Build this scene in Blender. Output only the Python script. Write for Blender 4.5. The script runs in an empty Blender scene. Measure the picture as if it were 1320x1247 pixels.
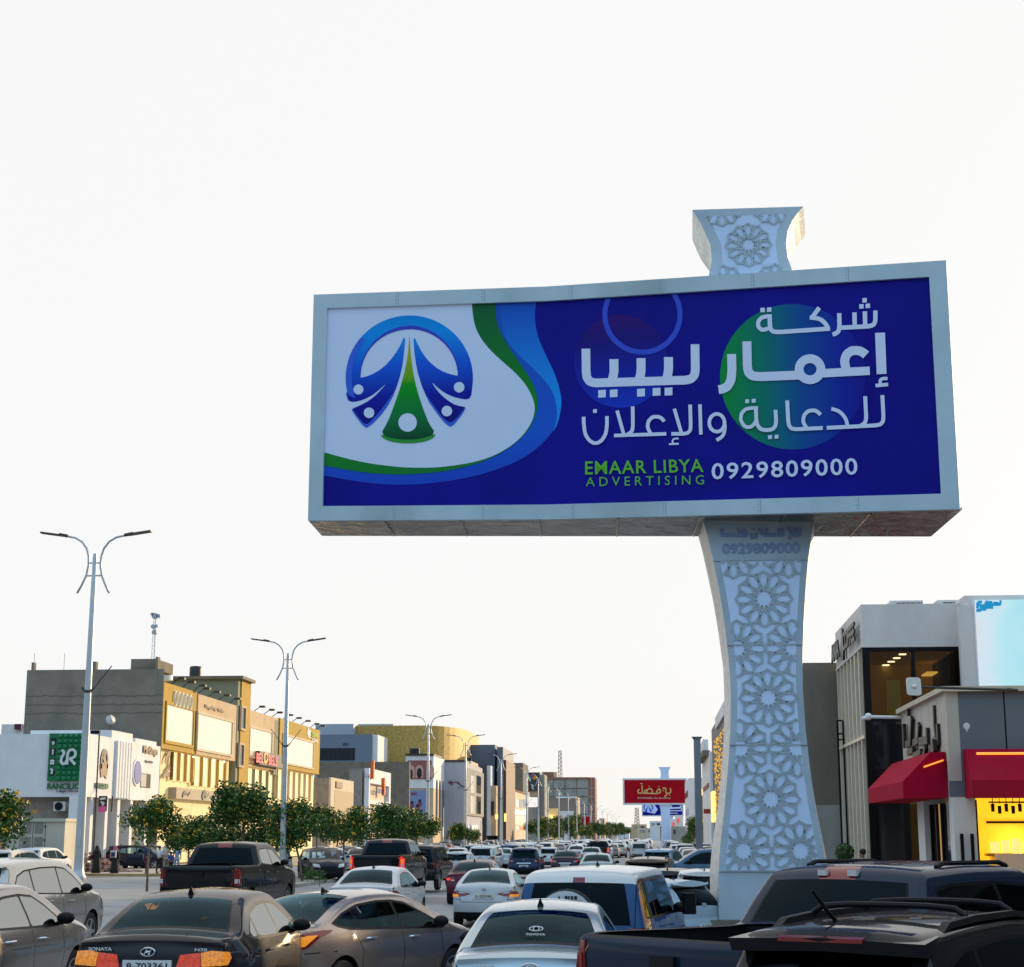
import bpy, bmesh, math, random
from mathutils import Vector, Matrix, geometry
S = bpy.context.scene
COL = S.collection
PI = math.pi
rnd = random.Random(7)
# ------------------------------------------------------------------ camera
F = 2150.0; PXC = 660.0; PYC = 623.5; VPX = 843.0; VPY = 1078.0; EYE = 1.91
TH = math.atan((VPY - PYC) / F); PS = math.atan((VPX - PXC) * math.cos(TH) / F)
RC = Matrix.Rotation(PS, 3, 'Z') @ Matrix.Rotation(PI / 2 + TH, 3, 'X')
O = Vector((0, 0, EYE))
cd = bpy.data.cameras.new('camera'); cam = bpy.data.objects.new('camera', cd); COL.objects.link(cam)
cam.matrix_world = Matrix.Translation(O) @ RC.to_4x4()
cd.sensor_fit = 'HORIZONTAL'; cd.sensor_width = 36; cd.lens = F * 36 / 1320
cd.clip_start = 0.2; cd.clip_end = 6000
S.camera = cam
# ------------------------------------------------------------------ world, sun, exposure
W = bpy.data.worlds.new('World'); S.world = W; W.use_nodes = True
nt = W.node_tree; nt.nodes.clear()
SUN_EL, SUN_AZ = math.radians(12), math.radians(36)        # azimuth: clockwise from the road direction (+Y)
def wn(t, **k):
    n = nt.nodes.new(t)
    for a, b in k.items(): setattr(n, a, b)
    return n
sky = wn('ShaderNodeTexSky', sky_type='NISHITA'); sky.sun_disc = False
sky.sun_elevation = SUN_EL; sky.sun_rotation = SUN_AZ; sky.dust_density = 3.0
tc = wn('ShaderNodeTexCoord'); sep = wn('ShaderNodeSeparateXYZ'); nt.links.new(tc.outputs['Generated'], sep.inputs[0])
# thin bright overcast: white ahead, bluer behind the camera, a little warm at the horizon
mr = wn('ShaderNodeMapRange', interpolation_type='SMOOTHSTEP'); nt.links.new(sep.outputs['Y'], mr.inputs[0])
mr.inputs[1].default_value = -0.55; mr.inputs[2].default_value = 0.55
back = wn('ShaderNodeMix', data_type='RGBA'); nt.links.new(mr.outputs[0], back.inputs[0])
back.inputs[6].default_value = (0.66, 0.98, 1.32, 1); back.inputs[7].default_value = (0.985, 0.985, 0.982, 1)
hz = wn('ShaderNodeMapRange', interpolation_type='SMOOTHSTEP'); nt.links.new(sep.outputs['Z'], hz.inputs[0])
hz.inputs[1].default_value = -0.02; hz.inputs[2].default_value = 0.11; hz.inputs[3].default_value = 1; hz.inputs[4].default_value = 0
hm = wn('ShaderNodeMath', operation='MULTIPLY'); nt.links.new(hz.outputs[0], hm.inputs[0]); nt.links.new(mr.outputs[0], hm.inputs[1])
warm = wn('ShaderNodeMix', data_type='RGBA'); nt.links.new(hm.outputs[0], warm.inputs[0])
lowb = wn('ShaderNodeMapRange', interpolation_type='SMOOTHSTEP'); nt.links.new(sep.outputs['Z'], lowb.inputs[0])
lowb.inputs[1].default_value = 0.0; lowb.inputs[2].default_value = 0.46; lowb.inputs[3].default_value = 0.10; lowb.inputs[4].default_value = 1.0
lowm = wn('ShaderNodeMath', operation='MAXIMUM'); nt.links.new(lowb.outputs[0], lowm.inputs[0]); nt.links.new(mr.outputs[0], lowm.inputs[1])
dim = wn('ShaderNodeVectorMath', operation='SCALE'); nt.links.new(back.outputs[2], dim.inputs[0]); nt.links.new(lowm.outputs[0], dim.inputs['Scale'])
nt.links.new(dim.outputs[0], warm.inputs[6]); warm.inputs[7].default_value = (1.0, 0.965, 0.91, 1)
skys = wn('ShaderNodeMix', data_type='RGBA', blend_type='MULTIPLY'); skys.inputs[0].default_value = 1
nt.links.new(sky.outputs[0], skys.inputs[6]); skys.inputs[7].default_value = (0.08, 0.08, 0.08, 1)
veil = wn('ShaderNodeMix', data_type='RGBA'); veil.inputs[0].default_value = 0.95
nt.links.new(skys.outputs[2], veil.inputs[6]); nt.links.new(warm.outputs[2], veil.inputs[7])
bg = wn('ShaderNodeBackground'); bg.inputs[1].default_value = 1.0
nt.links.new(veil.outputs[2], bg.inputs[0])
out = wn('ShaderNodeOutputWorld'); nt.links.new(bg.outputs[0], out.inputs[0])
sl = bpy.data.lights.new('sun', 'SUN'); sl.energy = 4.4; sl.angle = math.radians(0.6); sl.color = (1.0, 0.74, 0.42)
so = bpy.data.objects.new('sun', sl); COL.objects.link(so)
sd = Vector((math.sin(SUN_AZ) * math.cos(SUN_EL), math.cos(SUN_AZ) * math.cos(SUN_EL), math.sin(SUN_EL)))
so.rotation_euler = (-sd).to_track_quat('-Z', 'Y').to_euler()
vs = S.view_settings; vs.view_transform = 'Standard'; vs.look = 'None'; vs.exposure = 0; vs.gamma = 1
S.cycles.max_bounces = 6; S.cycles.transparent_max_bounces = 12; S.cycles.caustics_reflective = False; S.cycles.caustics_refractive = False
# ------------------------------------------------------------------ helpers
def ray(px, py): return RC @ Vector(((px - PXC) / F, -(py - PYC) / F, -1))
def at(px, py, Y):
    d = ray(px, py); return O + d * (Y / d.y)
def onX(px, py, X):
    d = ray(px, py); return O + d * (X / d.x)
def onP(px, py, p0, n):
    d = ray(px, py); return O + d * ((p0 - O).dot(n) / d.dot(n))
def ss(a, b, x):
    t = min(1, max(0, (x - a) / (b - a))); return t * t * (3 - 2 * t)
def ground(x, y):
    g = -0.45 * ss(0, 52, y) if y > 0 else 0.0
    g += 0.034 * max(0, -x - 6 if x > -24 else 18) * math.exp(-((y - 48) / 17) ** 2)
    if y > -20: g -= 0.20 * ss(-10, 1, x) * (1 - ss(24, 46, y)) * (1 - ss(14, 40, x))
    return g
def lin(c):
    if isinstance(c, str): c = [int(c[i:i + 2], 16) / 255 for i in (0, 2, 4)]
    return tuple(v / 12.92 if v <= .04045 else ((v + .055) / 1.055) ** 2.4 for v in c)
MATS = {}
def mat(name, col, rough=.6, metal=0., var=.12, vs_=3., bump=0., bs=30., emit=None, es=1., coat=0., spec=.5, objcol=False, grime=0., evar=0.):
    """plain procedural surface: colour broken by noise, optional bump"""
    if name in MATS: return MATS[name]
    m = bpy.data.materials.new(name); MATS[name] = m; m.use_nodes = True
    n = m.node_tree.nodes; L = m.node_tree.links; b = n['Principled BSDF']
    b.inputs['Roughness'].default_value = rough; b.inputs['Metallic'].default_value = metal
    b.inputs['Coat Weight'].default_value = coat; b.inputs['Coat Roughness'].default_value = .06
    b.inputs['Specular IOR Level'].default_value = spec
    t = n.new('ShaderNodeTexCoord')
    if objcol:
        src = n.new('ShaderNodeObjectInfo'); base = src.outputs['Color']
    else:
        src = n.new('ShaderNodeRGB'); src.outputs[0].default_value = (*col, 1); base = src.outputs[0]
    if var > 0:
        no = n.new('ShaderNodeTexNoise'); no.inputs['Scale'].default_value = vs_; no.inputs['Detail'].default_value = 6
        no.inputs['Roughness'].default_value = .65
        L.new(t.outputs['Object'], no.inputs['Vector'])
        mr_ = n.new('ShaderNodeMapRange'); mr_.inputs[1].default_value = .3; mr_.inputs[2].default_value = .7
        mr_.inputs[3].default_value = 1 - var; mr_.inputs[4].default_value = 1 + var
        L.new(no.outputs[0], mr_.inputs[0])
        mx = n.new('ShaderNodeVectorMath'); mx.operation = 'SCALE'
        L.new(base, mx.inputs[0]); L.new(mr_.outputs[0], mx.inputs['Scale']); base = mx.outputs[0]
    if grime > 0:
        n2 = n.new('ShaderNodeTexNoise'); n2.inputs['Scale'].default_value = .35; n2.inputs['Detail'].default_value = 8
        mp = n.new('ShaderNodeMapping'); mp.inputs['Scale'].default_value = (1, 1, .35)
        L.new(t.outputs['Object'], mp.inputs[0]); L.new(mp.outputs[0], n2.inputs['Vector'])
        r2 = n.new('ShaderNodeMapRange'); r2.inputs[1].default_value = .48; r2.inputs[2].default_value = .68
        r2.inputs[3].default_value = 0; r2.inputs[4].default_value = grime
        L.new(n2.outputs[0], r2.inputs[0])
        mg = n.new('ShaderNodeMix'); mg.data_type = 'RGBA'; L.new(r2.outputs[0], mg.inputs[0])
        L.new(base, mg.inputs[6]); mg.inputs[7].default_value = (.10, .09, .075, 1); base = mg.outputs[2]
    L.new(base, b.inputs['Base Color'])
    if bump > 0:
        nb = n.new('ShaderNodeTexNoise'); nb.inputs['Scale'].default_value = bs; nb.inputs['Detail'].default_value = 4
        L.new(t.outputs['Object'], nb.inputs['Vector'])
        bp = n.new('ShaderNodeBump'); bp.inputs['Strength'].default_value = bump; bp.inputs['Distance'].default_value = .02
        L.new(nb.outputs[0], bp.inputs['Height']); L.new(bp.outputs[0], b.inputs['Normal'])
    if emit and evar:
        ne = n.new('ShaderNodeTexVoronoi'); ne.inputs['Scale'].default_value = evar; L.new(t.outputs['Object'], ne.inputs['Vector'])
        me_ = n.new('ShaderNodeMapRange'); me_.inputs[1].default_value = 0; me_.inputs[2].default_value = .7; me_.inputs[3].default_value = es * 1.25; me_.inputs[4].default_value = es * .55
        L.new(ne.outputs['Distance'], me_.inputs[0]); L.new(me_.outputs[0], b.inputs['Emission Strength']); b.inputs['Emission Color'].default_value = (*emit, 1)
    elif emit:
        b.inputs['Emission Color'].default_value = (*emit, 1); b.inputs['Emission Strength'].default_value = es
    return m
def grad_mat(name, stops, axis, lo, hi, rough=.45, emit=0.):
    """printed colour run along one axis of the object's own coordinates (a print, not shading)"""
    m = bpy.data.materials.new(name); MATS[name] = m; m.use_nodes = True
    n = m.node_tree.nodes; L = m.node_tree.links; b = n['Principled BSDF']; b.inputs['Roughness'].default_value = rough; b.inputs['Specular IOR Level'].default_value = .15
    t = n.new('ShaderNodeTexCoord'); s = n.new('ShaderNodeSeparateXYZ'); L.new(t.outputs['Object'], s.inputs[0])
    mr_ = n.new('ShaderNodeMapRange'); mr_.inputs[1].default_value = lo; mr_.inputs[2].default_value = hi
    L.new(s.outputs[axis], mr_.inputs[0])
    cr = n.new('ShaderNodeValToRGB'); L.new(mr_.outputs[0], cr.inputs[0])
    e = cr.color_ramp.elements
    while len(e) < len(stops): e.new(.5)
    for k, (p, c) in enumerate(stops): e[k].position = p; e[k].color = (*c, 1)
    L.new(cr.outputs[0], b.inputs['Base Color'])
    if emit > 0:
        L.new(cr.outputs[0], b.inputs['Emission Color']); b.inputs['Emission Strength'].default_value = emit
    return m
def glass_mat(name, tint, fres=1.45, rough=.02, gc=(.95, .97, 1)):
    m = bpy.data.materials.new(name); MATS[name] = m; m.use_nodes = True
    n = m.node_tree.nodes; L = m.node_tree.links; n.remove(n['Principled BSDF'])
    tr = n.new('ShaderNodeBsdfTransparent'); tr.inputs[0].default_value = (*tint, 1)
    gl = n.new('ShaderNodeBsdfGlossy'); gl.inputs['Roughness'].default_value = rough; gl.inputs[0].default_value = (*gc, 1)
    fr = n.new('ShaderNodeFresnel'); fr.inputs[0].default_value = fres
    mx = n.new('ShaderNodeMixShader'); L.new(fr.outputs[0], mx.inputs[0]); L.new(tr.outputs[0], mx.inputs[1]); L.new(gl.outputs[0], mx.inputs[2])
    L.new(mx.outputs[0], n['Material Output'].inputs[0])
    return m
class MB:
    """collects shapes; build() links them as ONE mesh object"""
    def __init__(s): s.v = []; s.f = []; s.m = []; s.cm = 0
    def add(s, vs_, fs, mi=None):
        k = len(s.v); s.v += [Vector(v) for v in vs_]
        for f in fs: s.f.append([k + i for i in f]); s.m.append(s.cm if mi is None else mi)
        return s
    def box(s, lo, hi, mi=None):
        x0, y0, z0 = lo; x1, y1, z1 = hi
        return s.add([(x0, y0, z0), (x1, y0, z0), (x1, y1, z0), (x0, y1, z0), (x0, y0, z1), (x1, y0, z1), (x1, y1, z1), (x0, y1, z1)],
              [(0, 3, 2, 1), (4, 5, 6, 7), (0, 1, 5, 4), (1, 2, 6, 5), (2, 3, 7, 6), (3, 0, 4, 7)], mi)
    def cbox(s, c, d, mi=None, rz=0, b=0.):
        """centred box, optionally turned and with its vertical edges chamfered"""
        x, y, z = d[0] / 2, d[1] / 2, d[2] / 2
        if b > 0: ring = [(-x + b, -y), (x - b, -y), (x, -y + b), (x, y - b), (x - b, y), (-x + b, y), (-x, y - b), (-x, -y + b)]
        else: ring = [(-x, -y), (x, -y), (x, y), (-x, y)]
        M = Matrix.Rotation(rz, 3, 'Z'); c = Vector(c); k = len(ring)
        vs_ = [c + M @ Vector((a, q, h)) for h in (-z, z) for a, q in ring]
        fs = [tuple(range(k - 1, -1, -1)), tuple(range(k, 2 * k))] + [(i, (i + 1) % k, k + (i + 1) % k, k + i) for i in range(k)]
        return s.add(vs_, fs, mi)
    def prism(s, poly, vec, mi=None, cap=True):
        """poly: 3D points, extruded along vec"""
        k = len(poly); vec = Vector(vec); p = [Vector(q) for q in poly]
        n = Vector((0, 0, 0))
        for i in range(k): n += p[i].cross(p[(i + 1) % k])
        if n.dot(vec) < 0: p.reverse()
        vs_ = p + [q + vec for q in p]
        fs = [(i, (i + 1) % k, k + (i + 1) % k, k + i) for i in range(k)]
        if cap: fs += [tuple(range(k - 1, -1, -1)), tuple(range(k, 2 * k))]
        return s.add(vs_, fs, mi)
    def tube(s, pts, r, n=8, mi=None, cap=True):
        pts = [Vector(p) for p in pts]; rr = r if isinstance(r, (list, tuple)) else [r] * len(pts)
        k0 = len(s.v); vs_ = []; up = None
        for i, p in enumerate(pts):
            t = (pts[min(i + 1, len(pts) - 1)] - pts[max(i - 1, 0)]).normalized()
            if up is None: up = Vector((1, 0, 0)) if abs(t.x) < .8 else Vector((0, 1, 0))
            a = (up - t * up.dot(t)).normalized(); b = t.cross(a); up = a
            for j in range(n):
                an = 2 * PI * j / n; vs_.append(p + (a * math.cos(an) + b * math.sin(an)) * rr[i])
        fs = [(i * n + j, i * n + (j + 1) % n, (i + 1) * n + (j + 1) % n, (i + 1) * n + j) for i in range(len(pts) - 1) for j in range(n)]
        if cap: fs += [tuple(range(n - 1, -1, -1)), tuple((len(pts) - 1) * n + j for j in range(n))]
        return s.add(vs_, fs, mi)
    def lathe(s, prof, c=(0, 0, 0), axis='Z', n=20, mi=None):
        """prof: (radius, along) pairs"""
        c = Vector(c); vs_ = []
        for r, h in prof:
            for j in range(n):
                a = 2 * PI * j / n; u, w = r * math.cos(a), r * math.sin(a)
                vs_.append(c + (Vector((u, w, h)) if axis == 'Z' else Vector((h, u, w)) if axis == 'X' else Vector((w, h, u))))
        k = len(prof)
        fs = [(i * n + j, i * n + (j + 1) % n, (i + 1) * n + (j + 1) % n, (i + 1) * n + j) for i in range(k - 1) for j in range(n)]
        fs += [tuple(range(n - 1, -1, -1)), tuple((k - 1) * n + j for j in range(n))]
        return s.add(vs_, fs, mi)
    def ball(s, c, r, n=10, mi=None):
        r = (r, r, r) if not isinstance(r, (tuple, list)) else r; c = Vector(c); vs_ = []; fs = []
        for i in range(n + 1):
            a = PI * i / n
            for j in range(2 * n):
                b = PI * j / n; vs_.append(c + Vector((r[0] * math.sin(a) * math.cos(b), r[1] * math.sin(a) * math.sin(b), r[2] * math.cos(a))))
        for i in range(n):
            for j in range(2 * n):
                fs.append((i * 2 * n + j, (i + 1) * 2 * n + j, (i + 1) * 2 * n + (j + 1) % (2 * n), i * 2 * n + (j + 1) % (2 * n)))
        return s.add(vs_, fs, mi)
    def build(s, name, m, parent=None, smooth=False, world=True, weld=False, sharp=None):
        me = bpy.data.meshes.new(name)
        off = Vector(parent.location) if (parent is not None and world) else Vector((0, 0, 0))
        if parent is not None and world and parent.parent is not None: off += Vector(parent.parent.location)
        me.from_pydata([tuple(v - off) for v in s.v], [], s.f)
        ms = m if isinstance(m, (list, tuple)) else [m]
        for q in ms: me.materials.append(q)
        if len(ms) > 1: me.polygons.foreach_set('material_index', s.m)
        if weld:
            b = bmesh.new(); b.from_mesh(me); bmesh.ops.remove_doubles(b, verts=b.verts, dist=weld if weld is not True else 4e-4)
            bmesh.ops.recalc_face_normals(b, faces=b.faces); b.to_mesh(me); b.free()
        if smooth:
            me.polygons.foreach_set('use_smooth', [True] * len(me.polygons))
            if sharp:
                try: me.set_sharp_from_angle(angle=math.radians(sharp))
                except Exception: pass
        me.update()
        o = bpy.data.objects.new(name, me); COL.objects.link(o)
        if parent is not None: o.parent = parent
        return o
def tag(o, label=None, cat=None, group=None, kind=None):
    for k, v in (('label', label), ('category', cat), ('group', group), ('kind', kind)):
        if v: o[k] = v
    return o
def thing(name, label, cat, loc=(0, 0, 0), rz=0, group=None):
    o = bpy.data.objects.new(name, None); COL.objects.link(o); o.location = loc; o.rotation_euler = (0, 0, rz); o.empty_display_size = .3
    return tag(o, label, cat, group)
KIDS = {}
def kids(o):
    return [c for c in bpy.data.objects if c.parent is o]
def copy_tree(o, parent=None, color=None, only=None):
    c = o.copy(); COL.objects.link(c); c.parent = parent
    if color is not None: c.color = color
    for ch in KIDS.setdefault(o.name, kids(o)): copy_tree(ch, c, color)
    return c
def round_poly(pts, r, k=4):
    """round the corners of a 2D polygon"""
    out_ = []; n = len(pts)
    for i in range(n):
        p0, p1, p2 = Vector(pts[i - 1]), Vector(pts[i]), Vector(pts[(i + 1) % n])
        a, b = p0 - p1, p2 - p1; d = min(r, a.length * .45, b.length * .45)
        q0, q1 = p1 + a.normalized() * d, p1 + b.normalized() * d
        for j in range(k + 1):
            t = j / k; out_.append(tuple(q0 * (1 - t) ** 2 + p1 * 2 * t * (1 - t) + q1 * t * t))
    return out_
def soften(pts, it=2, d=.3):
    """cut the corners of an open polyline without eating its straights"""
    p = [Vector(q) for q in pts]
    for _ in range(it):
        o = [p[0]]
        for i in range(1, len(p) - 1):
            a, b = p[i - 1] - p[i], p[i + 1] - p[i]; L = min(a.length, b.length) * d
            o += [p[i] + a.normalized() * L, p[i] + b.normalized() * L]
        p = o + [p[-1]]
    return p
def stroke(pts, w, closed=False):
    """2D polyline -> list of quads of width w"""
    p = [Vector(q) for q in pts]; n = len(p); L = []; R = []
    for i in range(n):
        if closed: t0, t1 = (p[i] - p[i - 1]), (p[(i + 1) % n] - p[i])
        else: t0, t1 = (p[i] - p[i - 1]) if i else (p[1] - p[0]), (p[i + 1] - p[i]) if i < n - 1 else (p[-1] - p[-2])
        t0 = t0.normalized(); t1 = t1.normalized(); t = (t0 + t1).normalized(); nr = Vector((-t.y, t.x))
        k = 1 / max(.55, nr.dot(Vector((-t0.y, t0.x))))
        L.append(p[i] + nr * w / 2 * k); R.append(p[i] - nr * w / 2 * k)
    rng = range(n if closed else n - 1)
    return [(L[i], L[(i + 1) % n], R[(i + 1) % n], R[i]) for i in rng]
def clip_half(poly, axis, val, keep_less):
    o = []; n = len(poly)
    ins = lambda q: (q[axis] <= val) == keep_less or abs(q[axis] - val) < 1e-9
    for i in range(n):
        a, b = poly[i], poly[(i + 1) % n]
        if ins(a): o.append(a)
        if ins(a) != ins(b):
            t = (val - a[axis]) / (b[axis] - a[axis]); o.append(tuple(a[j] + (b[j] - a[j]) * t for j in (0, 1)))
    return o
TXT = {}
def text_tris(s, bold=0., sp=1.):
    """text outline as 2D triangles in a unit box (x 0..1, y 0..1), plus its aspect"""
    key = (s, bold, sp)
    if key in TXT: return TXT[key]
    cu = bpy.data.curves.new('t', 'FONT'); cu.body = s; cu.offset = bold; cu.space_character = sp; cu.resolution_u = 3
    o = bpy.data.objects.new('t', cu); COL.objects.link(o); bpy.context.view_layer.update()
    me = bpy.data.meshes.new_from_object(o.evaluated_get(bpy.context.evaluated_depsgraph_get()))
    vs_ = [(v.co.x, v.co.y) for v in me.vertices]; fs = [tuple(p.vertices) for p in me.polygons]
    bpy.data.objects.remove(o); bpy.data.curves.remove(cu); bpy.data.meshes.remove(me)
    x0 = min(v[0] for v in vs_); x1 = max(v[0] for v in vs_); y0 = min(v[1] for v in vs_); y1 = max(v[1] for v in vs_)
    vs_ = [((x - x0) / (x1 - x0), (y - y0) / (y1 - y0)) for x, y in vs_]
    TXT[key] = (vs_, fs, (x1 - x0) / (y1 - y0)); return TXT[key]
def text_on(mb, s, o_, ux, uy, bold=0., depth=0., mi=None):
    """text with its lower left at o_, spanning vectors ux (width) and uy (height)"""
    vs_, fs, _ = text_tris(s, bold); o_, ux, uy = Vector(o_), Vector(ux), Vector(uy)
    n = ux.cross(uy).normalized()
    P = [o_ + ux * x + uy * y + n * depth for x, y in vs_]
    mb.add(P, fs, mi)
    if depth > 0:
        edges = {}
        for f in fs:
            for i in range(len(f)):
                e = (f[i], f[(i + 1) % len(f)]); edges[e] = 1
        for (a, b) in list(edges):
            if (b, a) not in edges:
                mb.add([P[a], P[b], P[b] - n * depth, P[a] - n * depth], [(0, 3, 2, 1)], mi)
# ------------------------------------------------------------------ shared materials
white_paint = mat('white_paint', (.72, .74, .76), .45, var=.04, grime=.12)
frame_white = mat('frame_white', (.52, .66, .72), .4, var=.07, vs_=1.2, grime=.38)
black_trim = mat('black_trim', (.006, .006, .008), .4, spec=.15)
dark_rubber = mat('dark_rubber', (.018, .018, .018), .85)
steel = mat('galvanised_steel', (.50, .53, .55), .42, .55, var=.14, vs_=2.5, grime=.15)
dark_metal = mat('dark_metal', (.06, .055, .05), .5, .5)
concrete_grey = mat('concrete_grey', (.195, .165, .125), .9, var=.28, vs_=.9, bump=.5, bs=6, grime=.45)
concrete_pale = mat('concrete_pale', (.36, .35, .32), .9, var=.18, vs_=.8, bump=.3, bs=8, grime=.3)
stucco_beige = mat('stucco_beige', (.60, .44, .27), .85, var=.08, vs_=1, grime=.15)
stucco_cream = mat('stucco_cream', (.66, .55, .40), .85, var=.08, vs_=1, grime=.12)
stucco_ochre = mat('stucco_ochre', (.46, .28, .022), .8, var=.10, vs_=1.5, grime=.14)
stucco_olive = mat('stucco_olive', (.27, .27, .18), .85, var=.10, vs_=1, grime=.15)
stone_white = mat('stone_white', (.78, .78, .79), .8, var=.06, vs_=1, grime=.12)
panel_bluegrey = mat('panel_bluegrey', (.115, .155, .20), .45, var=.06)
lavender = mat('lavender_render', (.46, .45, .50), .8, var=.07, grime=.15)
brick_red = mat('brick_red', (.34, .15, .10), .9, var=.25, vs_=2)
shop_glass = mat('shop_glass', (.03, .035, .04), .06, var=0)
curtain_glass = mat('curtain_glass', (.84, .77, .62), .10, var=.05, vs_=.7, spec=.9, emit=(1, .88, .62), es=.16)  # curtain-pale glass; faint glow stands in for reflected bright sky
warm_glow = mat('warm_glow', (.8, .55, .2), .5, emit=(1, .62, .15), es=1.6)
white_glow = mat('white_glow', (.9, .85, .7), .5, emit=(1, .86, .6), es=2.2)
black_letters = mat('black_letters', (.012, .011, .01), .4)
# ------------------------------------------------------------------ ground, roads, kerbs
def frange(a, b, s):
    r = []; x = a
    while x < b - 1e-6: r.append(x); x += s
    return r
GX = [-3000, -1200, -500, -200, -100] + frange(-70, 30, 2) + [30, 60, 150, 500, 1200, 3000]
GY = [-400, -100, -30] + frange(-10, 130, 2.5) + frange(130, 400, 30) + [400, 500, 700, 1000, 1500, 2500, 5500]
def sheet(name, xs, ys, m, lift, kind='structure'):
    mb = MB(); n = len(xs)
    vs_ = [(x, y, ground(x, y) + lift) for y in ys for x in xs]
    fs = [(j * n + i, j * n + i + 1, (j + 1) * n + i + 1, (j + 1) * n + i) for j in range(len(ys) - 1) for i in range(n - 1)]
    return tag(mb.add(vs_, fs).build(name, m, smooth=True), kind=kind)
dust = mat('sandy_ground', (.34, .28, .20), .95, var=.2, vs_=.3, bump=.4, bs=5)
asphalt = mat('asphalt', (.26, .257, .255), .62, var=.25, vs_=.45, bump=.35, bs=60, grime=.35)
paving = mat('concrete_paving', (.40, .36, .30), .9, var=.16, vs_=.8, bump=.3, bs=12, grime=.35)
kerb_yellow = mat('kerb_paint', (.46, .32, .12), .85, var=.35, vs_=1.4, grime=.5)
road_paint = mat('road_paint', (.62, .62, .60), .8, var=.2, vs_=2, grime=.5)
sheet('ground', GX, GY, dust, 0)
sheet('road', [x for x in GX if -42 <= x <= 6], [y for y in GY if -30 <= y <= 1500], asphalt, .012)
def raised(name, x0, x1, y0, y1, h, m, kerbm, step=2.5):
    """kerbed strip following the ground: paved top and a kerb of its own width"""
    ys = [y for y in frange(y0, min(y1, 130), step)] + [y for y in frange(max(y0, 130), y1, 40)] + [y1]
    mb = MB(); k = .16
    for a, b in zip(ys, ys[1:]):
        for (p, q, mi, hh) in ((x0, x0 + k, 1, h), (x0 + k, x1 - k, 0, h - .012), (x1 - k, x1, 1, h)):
            za, zb, zc, zd = ground(p, a), ground(q, a), ground(q, b), ground(p, b)
            mb.add([(p, a, za + hh), (q, a, zb + hh), (q, b, zc + hh), (p, b, zd + hh)], [(0, 1, 2, 3)], mi)
        for p in (x0, x1):
            mb.add([(p, a, ground(p, a) - .1), (p, b, ground(p, b) - .1), (p, b, ground(p, b) + h), (p, a, ground(p, a) + h)], [(0, 1, 2, 3)], 1)
    for e in (y0, y1):
        mb.add([(x0, e, ground(x0, e) - .1), (x1, e, ground(x1, e) - .1), (x1, e, ground(x1, e) + h), (x0, e, ground(x0, e) + h)], [(0, 1, 2, 3)], 1)
    return tag(mb.build(name, [m, kerbm]), kind='structure')
raised('pavement', -70, -29.5, 100, 900, .16, paving, kerb_yellow)
raised('median', -21.6, -16.6, 76, 900, .16, paving, concrete_pale)
raised('median', .9, 4.3, 300, 420, .18, paving, concrete_pale)
raised('pavement', 7.0, 60, 40, 600, .10, paving, concrete_pale)
mb = MB()
for x in (-13.2, -9.7, -6.9, -3.5):
    for y in frange(14, 240, 9):
        ys = [y, y + 1.5, y + 3]
        for a, b in zip(ys, ys[1:]):
            mb.add([(x - .06, a, ground(x, a) + .022), (x + .06, a, ground(x, a) + .022), (x + .06, b, ground(x, b) + .022), (x - .06, b, ground(x, b) + .022)], [(0, 1, 2, 3)])
tag(mb.build('lane_markings', road_paint), kind='structure')

# ------------------------------------------------------------------ main billboard
def solve_y(px_t, py_t, px_b, py_b, h):
    return h / (at(px_t, py_t, 1.0).z - at(px_b, py_b, 1.0).z)
YF = 33.4
hb = (at(704, 371, 1).z - at(704, 670.5, 1).z) * YF
YL = solve_y(403, 381, 400, 671.5, hb); YR = solve_y(1218, 337, 1238, 657, hb)
zt = at(704, 371, YF).z; zb = zt - hb
PL = at(402, 530, YL); PF = at(704, 520, YF); PR = at(1229, 500, YR)
PL = Vector((PL.x, PL.y, zb)); PF = Vector((PF.x, PF.y, zb)); PR = Vector((PR.x, PR.y, zb))
WL = (PF - PL).length; WR = (PR - PF).length
dL = (PF - PL).normalized(); dR = (PR - PF).normalized()
nL = Vector((dL.y, -dL.x, 0)); nR = Vector((dR.y, -dR.x, 0))
BW = WL + WR
def tilt(u): return -.175 * (u - WL) / WL if u <= WL else -.235 * (u - WL) / WR   # the sign hangs a little lower on its right
def uv_of(px, py):
    p = onP(px, py, PF, nL)
    u = (p - PL).dot(dL)
    if u > WL:
        p = onP(px, py, PF, nR); u = WL + (p - PF).dot(dR)
    return (u, p.z - zb - tilt(u))
def board(u, v, out_=0.):
    v += tilt(u)
    if u <= WL: return PL + dL * u + Vector((0, 0, v)) + nL * out_
    return PF + dR * (u - WL) + Vector((0, 0, v)) + nR * out_
LAYER = [0.004]
def print_uv(mb, poly, out_, mi=None):
    """flat printed area on the folded face, tessellated each side of the fold"""
    for less in (True, False):
        c = clip_half(poly, 0, WL, less)
        d = []
        for q in c:
            if not d or (Vector(q) - Vector(d[-1])).length > 1e-4: d.append(q)
        if len(d) < 3: continue
        tr = geometry.tessellate_polygon([[Vector((a, b, 0)) for a, b in d]])
        nn = nL if less else nR; o_, dd, u0 = (PL, dL, 0) if less else (PF, dR, WL)
        mb.add([o_ + dd * (a - u0) + Vector((0, 0, b + tilt(a))) + nn * out_ for a, b in d],
               [t if (Vector(d[t[1]]) - Vector(d[t[0]])).cross(Vector(d[t[2]]) - Vector(d[t[0]])) > 0 else t[::-1] for t in tr], mi)
def print_px(mb, pts, out_, mi=None): print_uv(mb, [uv_of(*p) for p in pts], out_, mi)
BB = thing('billboard', 'huge blue and white advertising billboard on a patterned white pillar beside the traffic', 'billboard', (2.2, 33.6, ground(2.2, 33.6)))
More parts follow.
